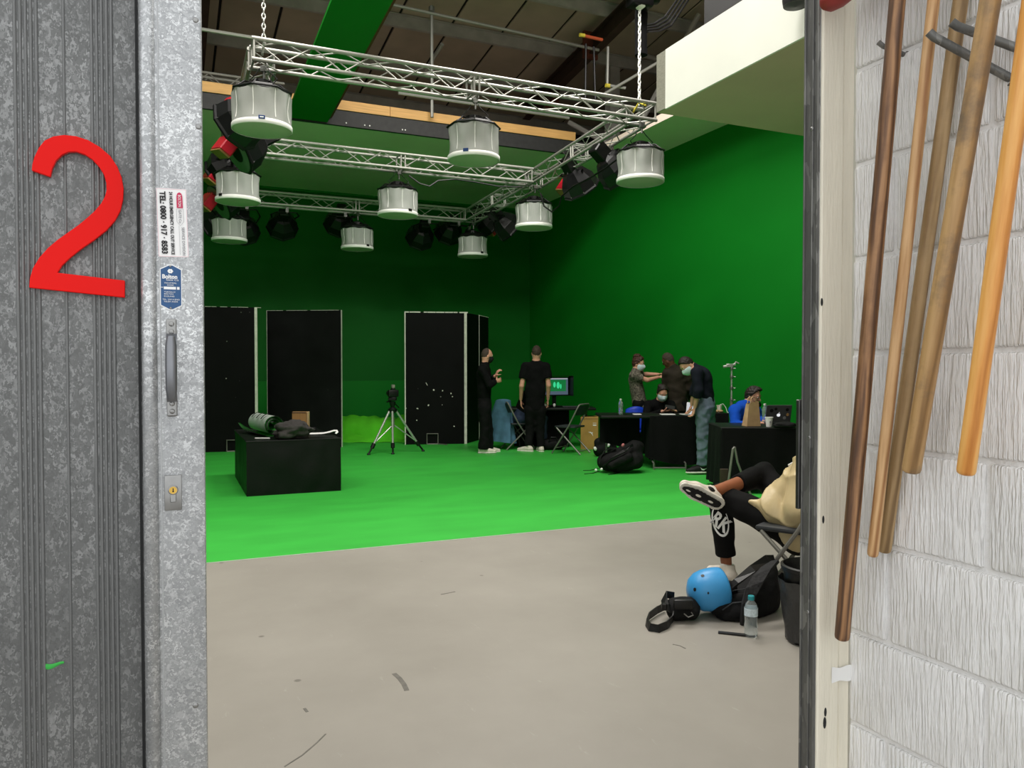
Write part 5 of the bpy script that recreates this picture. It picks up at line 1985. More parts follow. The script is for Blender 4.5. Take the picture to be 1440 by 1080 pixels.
q.bbox((-0.03, 0, 1.44), (0.10, 0.04, 0.05), 0.006)
q.build('clamp_head', M['aluminium'], t, smooth=True)
for k in range(3):
    a = 2 * PI * k / 3 + 0.4
    q = MB()
    q.tube([(0.02 * math.cos(a), 0.02 * math.sin(a), 0.42), (0.28 * math.cos(a), 0.28 * math.sin(a), 0.012)], 0.011, 8)
    q.build('leg', M['grey_tube'], t)
# ================================================================== SMOOTH-UNION SURFACES (bags, helmet, people)
def rc(a, b, ra, rb, k=0.02, ax=None, s=1.0, cut=None):
    return ('rc', V(a), V(b), ra, rb, k, V(ax).normalized() if ax is not None else None, s, cut)
def el(c, r, R=None, k=0.02, cut=None):
    return ('el', V(c), V(r), R, None, k, None, 1.0, cut)
def sdf_mesh(prims, h, noise_amp=0.0, noise_f=30.0, seed=0.0, cut_all=None, folds=False):
    lo = V((1e9,) * 3)
    hi = V((-1e9,) * 3)
    bbs = []
    for p in prims:
        if p[0] == 'rc':
            r = max(p[3], p[4]) * max(1.0, p[7]) + p[5] + 2 * h
            a = V([min(p[1][i], p[2][i]) - r for i in range(3)])
            b = V([max(p[1][i], p[2][i]) + r for i in range(3)])
        else:
            r = max(p[2]) + p[5] + 2 * h
            a, b = p[1] - V((r, r, r)), p[1] + V((r, r, r))
        bbs.append((a, b))
        lo = V([min(lo[i], a[i]) for i in range(3)])
        hi = V([max(hi[i], b[i]) for i in range(3)])
    n = [int(math.ceil((hi[i] - lo[i]) / h)) + 2 for i in range(3)]
    F = np.full(n, 0.5, dtype=np.float32)
    g = [(lo[i] + h * np.arange(n[i])).astype(np.float32) for i in range(3)]
    for p, (a, b) in zip(prims, bbs):
        s0 = [max(0, int((a[i] - lo[i]) / h)) for i in range(3)]
        s1 = [min(n[i], int((b[i] - lo[i]) / h) + 2) for i in range(3)]
        X = g[0][s0[0]:s1[0]][:, None, None]
        Y = g[1][s0[1]:s1[1]][None, :, None]
        Z = g[2][s0[2]:s1[2]][None, None, :]
        if p[0] == 'rc':
            A, B = p[1], p[2]
            d = B - A
            px, py, pz = X - A.x, Y - A.y, Z - A.z
            if p[6] is not None and p[7] != 1.0:
                ax, f = p[6], 1 / p[7] - 1
                dt = (px * ax.x + py * ax.y + pz * ax.z) * f
                px, py, pz = px + dt * ax.x, py + dt * ax.y, pz + dt * ax.z
                d = d + ax * (d.dot(ax) * f)
            L2 = max(d.length_squared, 1e-9)
            t = np.clip((px * d.x + py * d.y + pz * d.z) / L2, 0, 1)
            D = np.sqrt((px - t * d.x) ** 2 + (py - t * d.y) ** 2 + (pz - t * d.z) ** 2) - (p[3] + (p[4] - p[3]) * t)
            if p[7] < 1:
                D = D * (0.5 + 0.5 * p[7])
        else:
            c, r, R = p[1], p[2], p[3]
            px, py, pz = X - c.x, Y - c.y, Z - c.z
            if R is not None:
                Ri = R.transposed()
                qx = px * Ri[0][0] + py * Ri[0][1] + pz * Ri[0][2]
                qy = px * Ri[1][0] + py * Ri[1][1] + pz * Ri[1][2]
                qz = px * Ri[2][0] + py * Ri[2][1] + pz * Ri[2][2]
                px, py, pz = qx, qy, qz
            k0 = np.sqrt((px / r.x) ** 2 + (py / r.y) ** 2 + (pz / r.z) ** 2)
            k1 = np.sqrt((px / r.x ** 2) ** 2 + (py / r.y ** 2) ** 2 + (pz / r.z ** 2) ** 2) + 1e-9
            D = k0 * (k0 - 1) / k1
        if p[8]:
            for pt, nn in p[8]:
                nn = V(nn).normalized()
                D = np.maximum(D, (X - pt[0]) * nn.x + (Y - pt[1]) * nn.y + (Z - pt[2]) * nn.z)
        sl = F[s0[0]:s1[0], s0[1]:s1[1], s0[2]:s1[2]]
        k = max(p[5], 1e-4)
        hh = np.maximum(k - np.abs(sl - D), 0) / k
        F[s0[0]:s1[0], s0[1]:s1[1], s0[2]:s1[2]] = np.minimum(sl, D) - hh * hh * k * 0.25
    X, Y, Z = g[0][:, None, None], g[1][None, :, None], g[2][None, None, :]
    if noise_amp:
        f = noise_f
        w = np.sin(f * X + 2.1 * np.sin(f * 0.6 * Z + seed) + seed) * np.sin(f * 0.9 * Y + 1.7 * np.sin(f * 0.7 * Z) + 1.3) + 0.6 * np.sin(f * 1.1 * Z + 2.0 * np.sin(f * 0.5 * (X + Y) + seed))
        if folds:
            p1 = f * (0.45 * X - 0.35 * Y + 0.95 * Z) + 2.6 * np.sin(7.0 * X + 5.0 * Z + 1.0) + 1.8 * np.sin(11.0 * Y - 4.0 * Z)
            p2 = 0.7 * f * (-0.8 * X + 0.3 * Y + 0.5 * Z) + 2.2 * np.sin(8.0 * Z - 6.0 * X + 2.0)
            w = 0.9 - 1.5 * (1 - np.abs(np.sin(p1))) ** 2 + 0.7 * np.sin(p2)
        F = F + noise_amp * w.astype(np.float32)
    if cut_all:
        for pt, nn in cut_all:
            nn = V(nn).normalized()
            F = np.maximum(F, (X - pt[0]) * nn.x + (Y - pt[1]) * nn.y + (Z - pt[2]) * nn.z)
    S = F < 0
    acc = np.zeros([m - 1 for m in n] + [3], dtype=np.float32)
    cnt = np.zeros([m - 1 for m in n], dtype=np.float32)
    offs = [(i, j, k) for i in (0, 1) for j in (0, 1) for k in (0, 1)]
    def sub(A, o):
        return A[o[0]:n[0] - 1 + o[0], o[1]:n[1] - 1 + o[1], o[2]:n[2] - 1 + o[2]]
    sc_ = {o: sub(S, o) for o in offs}
    act = np.zeros_like(sc_[(0, 0, 0)])
    for o in offs:
        act |= sc_[o] != sc_[(0, 0, 0)]
    idx = np.argwhere(act)
    if len(idx) == 0:
        return [], []
    vals = {o: F[idx[:, 0] + o[0], idx[:, 1] + o[1], idx[:, 2] + o[2]] for o in offs}
    P = np.zeros((len(idx), 3), np.float32)
    C = np.zeros(len(idx), np.float32)
    for o in offs:
        for ax in range(3):
            if o[ax] == 0:
                o2 = list(o)
                o2[ax] = 1
                v0, v1 = vals[o], vals[tuple(o2)]
                m = (v0 < 0) != (v1 < 0)
                t = np.where(m, v0 / np.where(m, v0 - v1, 1), 0)
                for q in range(3):
                    P[:, q] += np.where(m, o[q] + (t if q == ax else 0), 0)
                C += m
    P = (P / C[:, None] + idx) * h + np.array(lo, np.float32)
    num_ = -np.ones(act.shape, np.int64)
    num_[act] = np.arange(len(idx))
    faces = []
    for ax in range(3):
        sl0 = [slice(None)] * 3
        sl1 = [slice(None)] * 3
        sl0[ax] = slice(0, -1)
        sl1[ax] = slice(1, None)
        ch = S[tuple(sl0)] != S[tuple(sl1)]
        e = np.argwhere(ch)
        u, w = [(1, 2), (2, 0), (0, 1)][ax]
        ok = (e[:, u] > 0) & (e[:, w] > 0) & (e[:, u] < n[u] - 1) & (e[:, w] < n[w] - 1)
        e = e[ok]
        if not len(e):
            continue
        q = []
        for du, dw in ((-1, -1), (0, -1), (0, 0), (-1, 0)):
            c = e.copy()
            c[:, u] += du
            c[:, w] += dw
            q.append(num_[c[:, 0], c[:, 1], c[:, 2]])
        q = np.stack(q, 1)
        ins = S[e[:, 0], e[:, 1], e[:, 2]]
        q[~ins] = q[~ins][:, ::-1]
        faces.append(q)
    return P, np.concatenate(faces)
def sdf_obj(name, prims, h, m, parent=None, smooth_it=1, **kw):
    P, Fc = sdf_mesh(prims, h, **kw)
    me = bpy.data.meshes.new(name)
    me.from_pydata([tuple(p) for p in P.tolist()] if len(P) else [], [], Fc.tolist() if len(P) else [])
    me.materials.append(m)
    me.shade_smooth()
    me.update()
    return obj(name, me, parent)

# ================================================================== BAGS AND SMALL THINGS ON THE FLOOR
# backpack on the green floor
t = vthing('backpack', 'black backpack slumped on the green floor in front of the work table', 'backpack', 868, 10.35)
def l1(px, py, dd=0.0):
    return LD(t, px, py, 10.35 + dd)
sdf_obj('main_body', [rc(l1(852, 650, .05), l1(893, 632, .1), 0.115, 0.12, .05), rc(l1(870, 652, .0), l1(892, 648, 0), 0.12, 0.12, .06), rc(l1(866, 640, .1), l1(900, 626, .12), 0.06, 0.05, .04)], 0.012, M['wrinkle_black'], t, noise_amp=0.006, noise_f=28, cut_all=[((0, 0, 0.006), (0, 0, -1))])
sdf_obj('front_pocket', [rc(l1(860, 654, -.12), l1(884, 643, -.12), 0.055, 0.06, .03)], 0.01, M['wrinkle_black'], t, noise_amp=0.003, noise_f=40)
q = MB()
q.strap([l1(843, 652), l1(845, 642), l1(850, 634), l1(858, 630), l1(866, 630)], 0.05, 0.012, (0.2, 1, 0))
q.strap([l1(848, 655, -.1), l1(860, 645, -.14), l1(878, 634, -.14), l1(890, 626, -.05)], 0.045, 0.012, (0.6, 0.5, 0.6))
q.build('shoulder_strap', M['black'], t)
q = MB()
for pts in (((820, 661), (830, 661), (842, 658)), ((822, 666), (834, 665), (842, 662)), ((856, 667), (864, 666), (872, 663))):
    q.strap([LO(t, at_z(x, y + 0.5, 0.006)) for x, y in pts], 0.025, 0.006, (0.1, 1, 0))
q.build('loose_strap', M['black'], t)
q = MB()
for px, py in ((838, 661), (846, 660)):
    q.ell(l1(px, py, -.08), (0.018, 0.02, 0.02), 10, 6)
q.build('pale_buckle', M['fabric_rim'], t, smooth='all')
q = MB()
q.ell(l1(876, 626, -0.02), (0.02, 0.01, 0.026), 10, 6, R=Matrix.Rotation(0.5, 3, 'Y'))
q.build('pink_tag', mat('pink_tag', (204, 120, 126), 0.7), t, smooth='all')
# bags between the two tables
t = vthing('holdall', 'black holdall with pale straps on the floor between the two far tables', 'bag', 850, 12.3)
def l2(px, py, dd=0.0):
    return LD(t, px, py, 12.3 + dd)
sdf_obj('main_body', [rc(l2(843, 633), l2(858, 631), 0.10, 0.11, .05), rc(l2(842, 622), l2(856, 618), 0.07, 0.09, .05)], 0.013, M['wrinkle_black'], t, noise_amp=0.005, noise_f=26, cut_all=[((0, 0, 0.006), (0, 0, -1))])
q = MB()
q.strap([l2(853, 608, -.1), l2(857, 610, -.13), l2(860, 616, -.13), l2(862, 622, -.12)], 0.045, 0.008, (0.8, 0, 0.4))
q.build('grey_strap', M['grey_print'], t)
q = MB()
q.ell(l2(856, 626, -.13), (0.022, 0.02, 0.035), 10, 8, R=Matrix.Rotation(0.3, 3, 'Y'))
q.ell(l2(837, 631, -.10), (0.025, 0.02, 0.035), 10, 8, R=Matrix.Rotation(-0.4, 3, 'Y'))
q.build('white_tag', M['fabric_rim'], t, smooth='all')
t = vthing('equipment_bag', 'black bag on the floor behind the feet of the man in the black T-shirt', 'bag', 778, 13.2)
sdf_obj('main_body', [rc((-0.12, 0.0, 0.09), (0.10, 0, 0.10), 0.09, 0.09, .05)], 0.013, M['wrinkle_black'], t, noise_amp=0.004, cut_all=[((0, 0, 0.004), (0, 0, -1))])
q = MB()
q.tube([(-0.08, -0.08, 0.15), (-0.04, -0.1, 0.23), (0.04, -0.1, 0.23), (0.08, -0.08, 0.15)], 0.01, 6)
q.build('handle', M['black'], t)

# ---- near things: helmet, backpack, belt bag, bottle, bin
DB = 4.42
HM = vthing('skate_helmet', 'sky blue round skate helmet with dark vent holes lying against the near backpack', 'helmet', 998, DB)
hc = LD(HM, 999, 829, DB)
hx_ = (LD(HM, 1030, 823, DB + 0.05) - LD(HM, 968, 836, DB)).normalized()   # axis towards the open rim
Rh = hx_.to_track_quat('Z', 'Y').to_matrix()
q = MB()
prof = [(0.0005, -0.135), (0.045, -0.128), (0.085, -0.105), (0.108, -0.07), (0.118, -0.03), (0.120, 0.02), (0.116, 0.06), (0.112, 0.075), (0.106, 0.075), (0.104, 0.06), (0.108, 0.0), (0.09, -0.08), (0.0005, -0.115)]
q.lathe(prof, 48, c=hc, R=Rh, caps=False)
q.build('shell', M['helmet'], HM, smooth='all')
q = MB()
q.lathe([(0.105, 0.076), (0.09, 0.06), (0.085, 0.0), (0.0005, -0.06)], 32, c=hc, R=Rh, caps=False)
q.build('liner', M['black'], HM, smooth='all')
BP = vthing('backpack', 'large black backpack on the grey floor leaning against the near chair', 'backpack', 1045, DB)
def l3(px, py, dd=0.0):
    return LD(BP, px, py, DB + dd)
sdf_obj('main_body', [rc(l3(1028, 852, .08), l3(1068, 838, .1), 0.105, 0.12, .06), rc(l3(1050, 850, .04), l3(1080, 805, .16), 0.11, 0.06, .06), rc(l3(1015, 835, .10), l3(1030, 848, .1), 0.085, 0.10, .05), rc(l3(1076, 800, .16), l3(1083, 790, .18), 0.045, 0.03, .03)], 0.009, M['wrinkle_black'], BP, noise_amp=0.0045, noise_f=34, cut_all=[((0, 0, 0.004), (0, 0, -1))])
sdf_obj('side_pocket', [rc(l3(1010, 850, -.03), l3(1022, 858, -.03), 0.062, 0.075, .03), rc(l3(1012, 838, -.0), l3(1024, 828, .0), 0.05, 0.05, .03)], 0.008, M['wrinkle_black'], BP, noise_amp=0.003, noise_f=45, cut_all=[((0, 0, 0.004), (0, 0, -1))])
sdf_obj('front_pocket', [rc(l3(1022, 864, -.06), l3(1048, 862, -.08), 0.05, 0.055, .03), rc(l3(1025, 850, -.03), l3(1045, 846, -.05), 0.05, 0.05, .03)], 0.008, M['wrinkle_black'], BP, noise_amp=0.002, noise_f=60, cut_all=[((0, 0, 0.004), (0, 0, -1))])
q = MB()
q.strap([l3(1016, 836, -.06), l3(1036, 818, -.08), l3(1058, 800, -.04), l3(1078, 786, .05), l3(1088, 786, .1)], 0.045, 0.012, (0.35, 0.7, 0.6))
q.build('shoulder_strap', M['black'], BP)
q = MB()
q.strap([l3(1088, 790, .05), l3(1078, 800, -.04), l3(1066, 815, -.10), l3(1056, 832, -.15), l3(1051, 850, -.17), l3(1049, 872, -.16), l3(1050, 893, -.12)], 0.065, 0.018, (0.9, 0.2, 0.3))
q.build('padded_strap', mat('ribbed_black_webbing', (30, 30, 32), 0.8, 0, 0.3, 40, bump=0.6, bscale=60), BP)
q = MB()
q.strap([LO(BP, at_z(1010, 889, 0.006)), LO(BP, at_z(1030, 891, 0.007)), LO(BP, at_z(1049, 893, 0.008))], 0.022, 0.006, (0, 1, 0.1))
q.build('loose_strap', M['black'], BP)
q = MB()
q.tube([l3(1016, 858, -.11), l3(1030, 848, -.13), l3(1048, 846, -.14)], 0.0035, 6)
q.tube([l3(1022, 834, -.05), l3(1034, 830, -.07), l3(1050, 828, -.08)], 0.003, 6)
q.build('zip', M['charcoal'], BP)
BG = vthing('belt_bag', 'small black belt bag with its webbing loop lying on the grey floor beside the helmet', 'bag', 960, 4.32)
def l4(px, py, dd=0.0):
    return LD(BG, px, py, 4.32 + dd)
sdf_obj('pouch', [rc(l4(949, 853, .05), l4(971, 852, .05), 0.052, 0.052, .03), rc(l4(950, 861, .02), l4(972, 860, .02), 0.045, 0.045, .03)], 0.006, M['wrinkle_black'], BG, noise_amp=0.0015, noise_f=60, cut_all=[((0, 0, 0.003), (0, 0, -1))])
q = MB()
q.bbox(l4(959, 848, -.0) + V((0, -0.035, 0.004)), (0.11, 0.03, 0.055), 0.012, seg=2)
q.build('front_pocket', M['black'], BG, smooth=True)
q = MB()
q.strap([l4(944, 857, -.0), l4(936, 852), l4(934, 843, .04), l4(938, 836, .08), l4(948, 838, .1)], 0.042, 0.006, (0.5, 0.5, 0.6))
q.strap([LO(BG, at_z(x, y, z)) for x, y, z in ((934, 853, .03), (924, 858, .03), (913, 866, .028), (909, 875, .024), (914, 882, .022), (926, 884, .022), (938, 879, .022), (946, 870, .03), (946, 862, .05))], 0.042, 0.006, [(0.2, 0.3, 1)] * 9)
q.build('webbing', M['black'], BG)
q = MB()
q.bbox(l4(934, 853, -.02), (0.03, 0.03, 0.04), 0.006)
q.build('buckle', M['black'], BG)
q = MB()
q.tube([l4(962, 863, -.06), l4(968, 868, -.06), l4(975, 865, -.05), l4(972, 861, -.05)], 0.0035, 6)
q.build('metal_clip', M['zinc'], BG)
bottle('clear water bottle with teal cap and pale label standing on the grey floor', 1058.5, 4.06, 0.0, 0.215, 0.0345)
BN = vthing('waste_bin', 'black round waste bin lined with a creased bag, cut off by the door jamb', 'bin', 1151, 3.98)
q = MB()
q.lathe([(0.13, 0.0), (0.165, 0.37), (0.175, 0.375), (0.178, 0.395), (0.165, 0.40), (0.155, 0.375), (0.12, 0.02), (0.001, 0.02)], 40, caps=False)
q.build('bin_body', M['black'], BN, smooth=True)
q = MB()
def binbag(u, v):
    a = 2 * PI * u
    r = 0.152 + 0.032 * v + 0.012 * noise.noise(V((math.cos(a) * 4, math.sin(a) * 4, v * 3)))
    return V((r * math.cos(a), r * math.sin(a), 0.015 + 0.31 * v + 0.02 * noise.noise(V((math.cos(a) * 3, math.sin(a) * 3, 7)))))
q.grid(binbag, 72, 14)
q.build('bin_liner', M['bag_grey'], BN, smooth='all')
# the near chair
NC = chair('folding chair under the person in the beige jacket, cut off by the jamb', 1126, 4.72, 52)
# ================================================================== PEOPLE
def skinmat(name, rgb):
    m = mat(name, rgb, 0.55, 0, 0.06, 20, spec=0.35)
    m.node_tree.nodes['Principled BSDF'].inputs['Subsurface Weight'].default_value = 0.05
    return m
M['skin_fair'] = skinmat('fair_skin', (206, 152, 128))
M['skin_tan'] = skinmat('tanned_skin', (176, 124, 98))
M['skin_dark'] = skinmat('dark_skin', (98, 62, 46))
M['skin_brown'] = skinmat('brown_skin', (150, 92, 64))
M['hair_dark'] = mat('dark_brown_hair', (34, 24, 20), 0.6, 0, 0.35, 40, (1, 1, 0.3), 0.5, 90)
M['hair_red'] = mat('reddish_brown_hair', (64, 34, 26), 0.6, 0, 0.35, 40, (1, 1, 0.3), 0.5, 90)
M['hair_short'] = mat('cropped_hair', (62, 50, 42), 0.8, 0, 0.3, 90)
M['knit_black'] = mat('black_knit', (11, 11, 12), 0.9, 0, 0.3, 16, bump=0.4, bscale=24, spec=0.15)
M['tee_black'] = mat('black_cotton', (12, 12, 13), 0.9, 0, 0.3, 10, bump=0.4, bscale=14, spec=0.15)
M['trouser_black'] = mat('black_trouser_cloth', (8, 8, 9), 0.85, 0, 0.3, 10, bump=0.4, bscale=14, spec=0.2)
M['navy'] = mat('navy_knit', (22, 25, 36), 0.9, 0, 0.25, 14, bump=0.4, bscale=20, spec=0.2)
M['denim'] = mat('washed_blue_denim', (108, 120, 138), 0.85, 0, 0.32, 9, (1, 1, 0.45), 0.6, 18)
M['jeans_dark'] = mat('dark_blue_denim', (38, 50, 74), 0.85, 0, 0.3, 9, bump=0.4, bscale=18)
M['brown_jacket'] = mat('dark_brown_jacket', (44, 38, 30), 0.8, 0, 0.25, 8, bump=0.6, bscale=16, spec=0.2)
M['pattern_grey'] = mat('grey_leaf_print_cotton', (96, 90, 80), 0.9, 0, 0.85, 38, bump=0.2, bscale=20)
M['hoodie_blue'] = mat('royal_blue_fleece', (18, 74, 178), 0.9, 0, 0.15, 9, bump=0.4, bscale=14, spec=0.15)
M['puffer'] = mat('beige_satin_shell', (206, 186, 142), 0.36, 0, 0.06, 6, bump=0.5, bscale=16, bstretch=(1, 1, 0.4), spec=0.6)
M['mask_blue'] = mat('pale_surgical_mask', (198, 216, 222), 0.8, 0, 0.04, 30)
M['mask_black'] = mat('black_face_mask', (18, 18, 19), 0.8, 0, 0.1, 30)
M['shoe_white'] = mat('off_white_shoe', (222, 212, 200), 0.6, 0, 0.1, 30)
M['shoe_black'] = mat('black_shoe_mesh', (18, 18, 19), 0.7, 0, 0.2, 40)
M['sole_white'] = mat('white_rubber_sole', (226, 222, 212), 0.6, 0, 0.06, 30)
M['eye_white'] = mat('eye_white', (225, 222, 216), 0.3)
M['iris'] = mat('dark_iris', (30, 22, 18), 0.2)
def unit(v):
    return V(v).normalized()
def hand_prims(wr, d, n, side, curl, s=1.0):
    """five fingered hand: d = pointing, n = palm normal, side = thumb side"""
    d, n = unit(d), unit(n)
    n = unit(n - d * n.dot(d))
    sd = unit(side)
    sd = unit(sd - d * sd.dot(d) - n * sd.dot(n))
    P = [rc(wr, wr + d * 0.075 * s, 0.027 * s, 0.041 * s, 0.012, n, 0.42)]
    for off, ln in ((0.029, 0.070), (0.010, 0.078), (-0.010, 0.073), (-0.028, 0.057)):
        p = wr + d * (0.086 * s) + sd * off * s
        r = 0.0092 * s
        dd = d + sd * off * 2.0
        for k, fr in enumerate((0.45, 0.32, 0.26)):
            a = curl * (k + 0.6)
            dirv = unit(unit(dd) * math.cos(a) + n * math.sin(a))
            q_ = p + dirv * ln * fr * s
            P.append(rc(p - dirv * 0.004, q_, r, r * 0.92, 0.004))
            p, r = q_, r * 0.92
    p = wr + d * 0.026 * s + sd * 0.026 * s
    for k, ln in enumerate((0.036, 0.032, 0.026)):
        dirv = unit(sd * (0.75 - 0.3 * k) + d * 0.7 + n * (0.25 + 0.4 * curl + 0.1 * k))
        q_ = p + dirv * ln * s
        P.append(rc(p, q_, (0.0125 - 0.0015 * k) * s, (0.0115 - 0.0015 * k) * s, 0.006))
        p = q_
    return P
def shoe(t, an, toe, up, upper, sole, s=1.0, name='shoe'):
    toe, up = unit(toe), unit(up)
    toe = unit(toe - up * toe.dot(up))
    o = an - up * 0.082 * s
    sd = toe.cross(up)
    heel, ball, tip = o - toe * 0.045 * s, o + toe * 0.10 * s, o + toe * 0.17 * s
    sh = sdf_obj(name, [rc(heel + up * .045 * s, ball + up * .036 * s, .040 * s, .043 * s, .02), rc(ball + up * .034 * s, tip + up * .028 * s, .042 * s, .030 * s, .02), rc(o + up * .05 * s - toe * .012 * s, an + up * .008 - toe * .012 * s, .044 * s, .043 * s, .02), rc(o + up * .06 * s + toe * .03 * s, ball + up * .045 * s, .040 * s, .034 * s, .02)],
                 0.007, upper, t, cut_all=[(o + up * 0.020 * s, -up), (an + up * 0.018 * s, up + toe * 0.25)])
    sl = sdf_obj('sole', [rc(heel, ball, .047 * s, .049 * s, .015, None, 1, None), rc(ball, tip, .048 * s, .034 * s, .015)], 0.007, sole, sh, cut_all=[(o + up * 0.003, -up), (o + up * 0.024 * s, up)])
    return sh, o, toe, up, sd
def person(t, J, tf, hf, skin, top, bottom, shoes, hair=None, mask=None, hu=(0, 0, 1), s=1.0, hands=None, h=0.0095, hs=1.0, eyes=True, neck_r=0.054, belly=0.0):
    J = {k: V(v) for k, v in J.items()}
    tf, hf = unit(tf), unit(hf)
    hu = unit(V(hu) - hf * V(hu).dot(hf))
    hr = hf.cross(hu)
    RH = Matrix((hr, hf, hu)).transposed()
    hd, nk, ch, pv = J['head'], J['neck'], J['chest'], J['pelvis']
    tu = unit(ch - pv)
    mid = pv.lerp(ch, 0.5)
    P = []
    # head with face
    P.append(el(hd + hu * .012, (.073 * hs, .093 * hs, .108 * hs), RH, .02))
    P.append(rc(hd + hf * .030 * hs - hu * .050 * hs, hd + hf * .056 * hs - hu * .086 * hs, .058 * hs, .036 * hs, .03))
    P.append(rc(hd + hf * .088 * hs + hu * .006, hd + hf * .106 * hs - hu * .024, .009, .0135, .012))
    for sg in (-1, 1):
        P.append(el(hd + hr * sg * .074 * hs - hu * .012 - hf * .008, (.011, .020, .031), RH, .008))
        P.append(el(hd + hr * sg * .030 * hs + hf * .083 * hs + hu * .030, (.022, .010, .007), RH, .012))
    P.append(rc(hd + hf * .084 * hs - hu * .060 - hr * .016, hd + hf * .084 * hs - hu * .060 + hr * .016, .0075, .0075, .008))
    P.append(rc(nk - tu * .02, hd - hu * .05 - hf * .012, neck_r + .004, neck_r, .04))
    # trunk
    def trunk(i=0.0, k=0.05):
        return [rc(pv, mid, (.128 + i) * s, (.122 + i + belly) * s, k, tf, .74), rc(mid, ch, (.122 + i + belly) * s, (.142 + i) * s, k, tf, .72),
                rc(J['shL'].lerp(J['shR'], 0.08) - tu * .01, J['shR'].lerp(J['shL'], 0.08) - tu * .01, (.058 + i * .7) * s, (.058 + i * .7) * s, k),
                rc(nk - tu * .035, J['shL'].lerp(nk, .15), (.050 + i * .5) * s, (.046 + i * .5) * s, k), rc(nk - tu * .035, J['shR'].lerp(nk, .15), (.050 + i * .5) * s, (.046 + i * .5) * s, k),
                rc(ch, nk, (.10 + i * .3) * s, (.056 + i * .3), .05, tf, .8)]
    P += trunk()
    ar = {}
    for S in 'LR':
        sh, e_, w_ = J['sh' + S], J['el' + S], J['wr' + S]
        P.append(rc(sh, e_, .050 * s, .040 * s, .035))
        P.append(rc(e_, w_, .041 * s, .027 * s, .015))
        hp, kn, an = J['hip' + S], J['kn' + S], J['an' + S]
        P.append(rc(hp, kn, .088 * s, .056 * s, .05))
        P.append(rc(kn, an, .056 * s, .034 * s, .02))
        kd = unit(an - kn)
        back = J.get('back' + S, V((0, 0, 0)))
        P.append(rc(kn + kd * .06 + back * .02, kn + kd * .20 + back * .02, .048 * s, .042 * s, .03))
        toe = J['toe' + S]
        P.append(rc(an - V((0, 0, 0.02)), an + unit(toe) * .12 - J.get('up' + S, V((0, 0, 1))) * .05, .036 * s, .028 * s, .02))
        hspec = (hands or {}).get(S)
        d = hspec[0] if hspec else unit(w_ - e_)
        n = hspec[1] if hspec else -tf
        sd_ = hspec[2] if hspec else tf
        cu = hspec[3] if hspec else 0.35
        P += hand_prims(w_ + unit(w_ - e_) * .012, d, n, sd_, cu, 1.0 * s)
    b_ = sdf_obj('body', P, h, skin, t)
    # trousers
    bi = bottom.get('i', .016)
    Q = [rc(pv + tu * .07, pv - tu * .02, (.130 + bi) * s, (.132 + bi) * s, .05, tf, .76, [(pv + tu * .12, tu)])]
    for S in 'LR':
        hp, kn, an = J['hip' + S], J['kn' + S], J['an' + S]
        kd = unit(an - kn)
        end = kn.lerp(an, bottom.get('len' + S, bottom.get('len', 0.97)))
        Q.append(rc(hp, kn, (.088 + bi) * s, (.060 + bi) * s, .05))
        Q.append(rc(kn, end + kd * .05, (.060 + bi) * s, (bottom.get('cuff', .052) + bi * .6) * s, .025, cut=[(end, kd)]))
    sdf_obj(bottom.get('name', 'trousers'), Q, 0.011, bottom['m'], t, noise_amp=bottom.get('na', .0035), noise_f=bottom.get('nf', 32), seed=1.0, cut_all=([((0, 0, 0.022), (0, 0, -1))] if bottom.get('floor', True) else None))
    # top
    ti = top.get('i', .016)
    Q = trunk(ti, .05)
    hem = pv - tu * top.get('hem', .03)
    Q[0] = rc(pv - tu * (top.get('hem', .03) + .06), mid, (.132 + ti + top.get('flare', 0)) * s, (.122 + ti + belly) * s, .05, tf, .76, [(hem, -tu)])
    for S in 'LR':
        sh, e_, w_ = J['sh' + S], J['el' + S], J['wr' + S]
        sl = top.get('sleeve', 'long')
        if sl == 'short':
            d = unit(e_ - sh)
            end = sh.lerp(e_, 0.62)
            Q.append(rc(sh, sh.lerp(e_, 0.85), (.052 + ti) * s, (.050 + ti) * s, .04, cut=[(end, d)]))
        else:
            fr = 0.45 if sl == 'rolled' else 0.96
            d = unit(w_ - e_)
            end = e_.lerp(w_, fr)
            Q.append(rc(sh, e_, (.052 + ti) * s, (.043 + ti) * s, .04))
            Q.append(rc(e_, end + d * .05, (.043 + ti) * s, (.032 + ti * .8 + (0.008 if sl == 'rolled' else 0)) * s, .02, cut=[(end, d)]))
    if top.get('collar'):
        Q.append(rc(nk - tu * .02, nk + (hd - nk) * top['collar'], neck_r + .018, neck_r + .014, .02, cut=[(nk + (hd - nk) * top['collar'], hd - nk)]))
    if top.get('hood'):
        Q.append(el(nk - tf * .07 - V((0, 0, .01)), (.11, .07, .06), Matrix((tf.cross(V((0, 0, 1))), tf, V((0, 0, 1)))).transposed(), .03))
    Q += top.get('extra', [])
    sdf_obj(top.get('name', 'jumper'), Q, top.get('h', 0.011), top['m'], t, noise_amp=top.get('na', .0035), noise_f=top.get('nf', 26), seed=2.2, folds=top.get('folds', False))
    # shoes
    for S in 'LR':
        if shoes:
            shoe(t, J['an' + S], J['toe' + S], J.get('up' + S, V((0, 0, 1))), shoes[0], shoes[1], shoes[2] if len(shoes) > 2 else 1.05 * s)
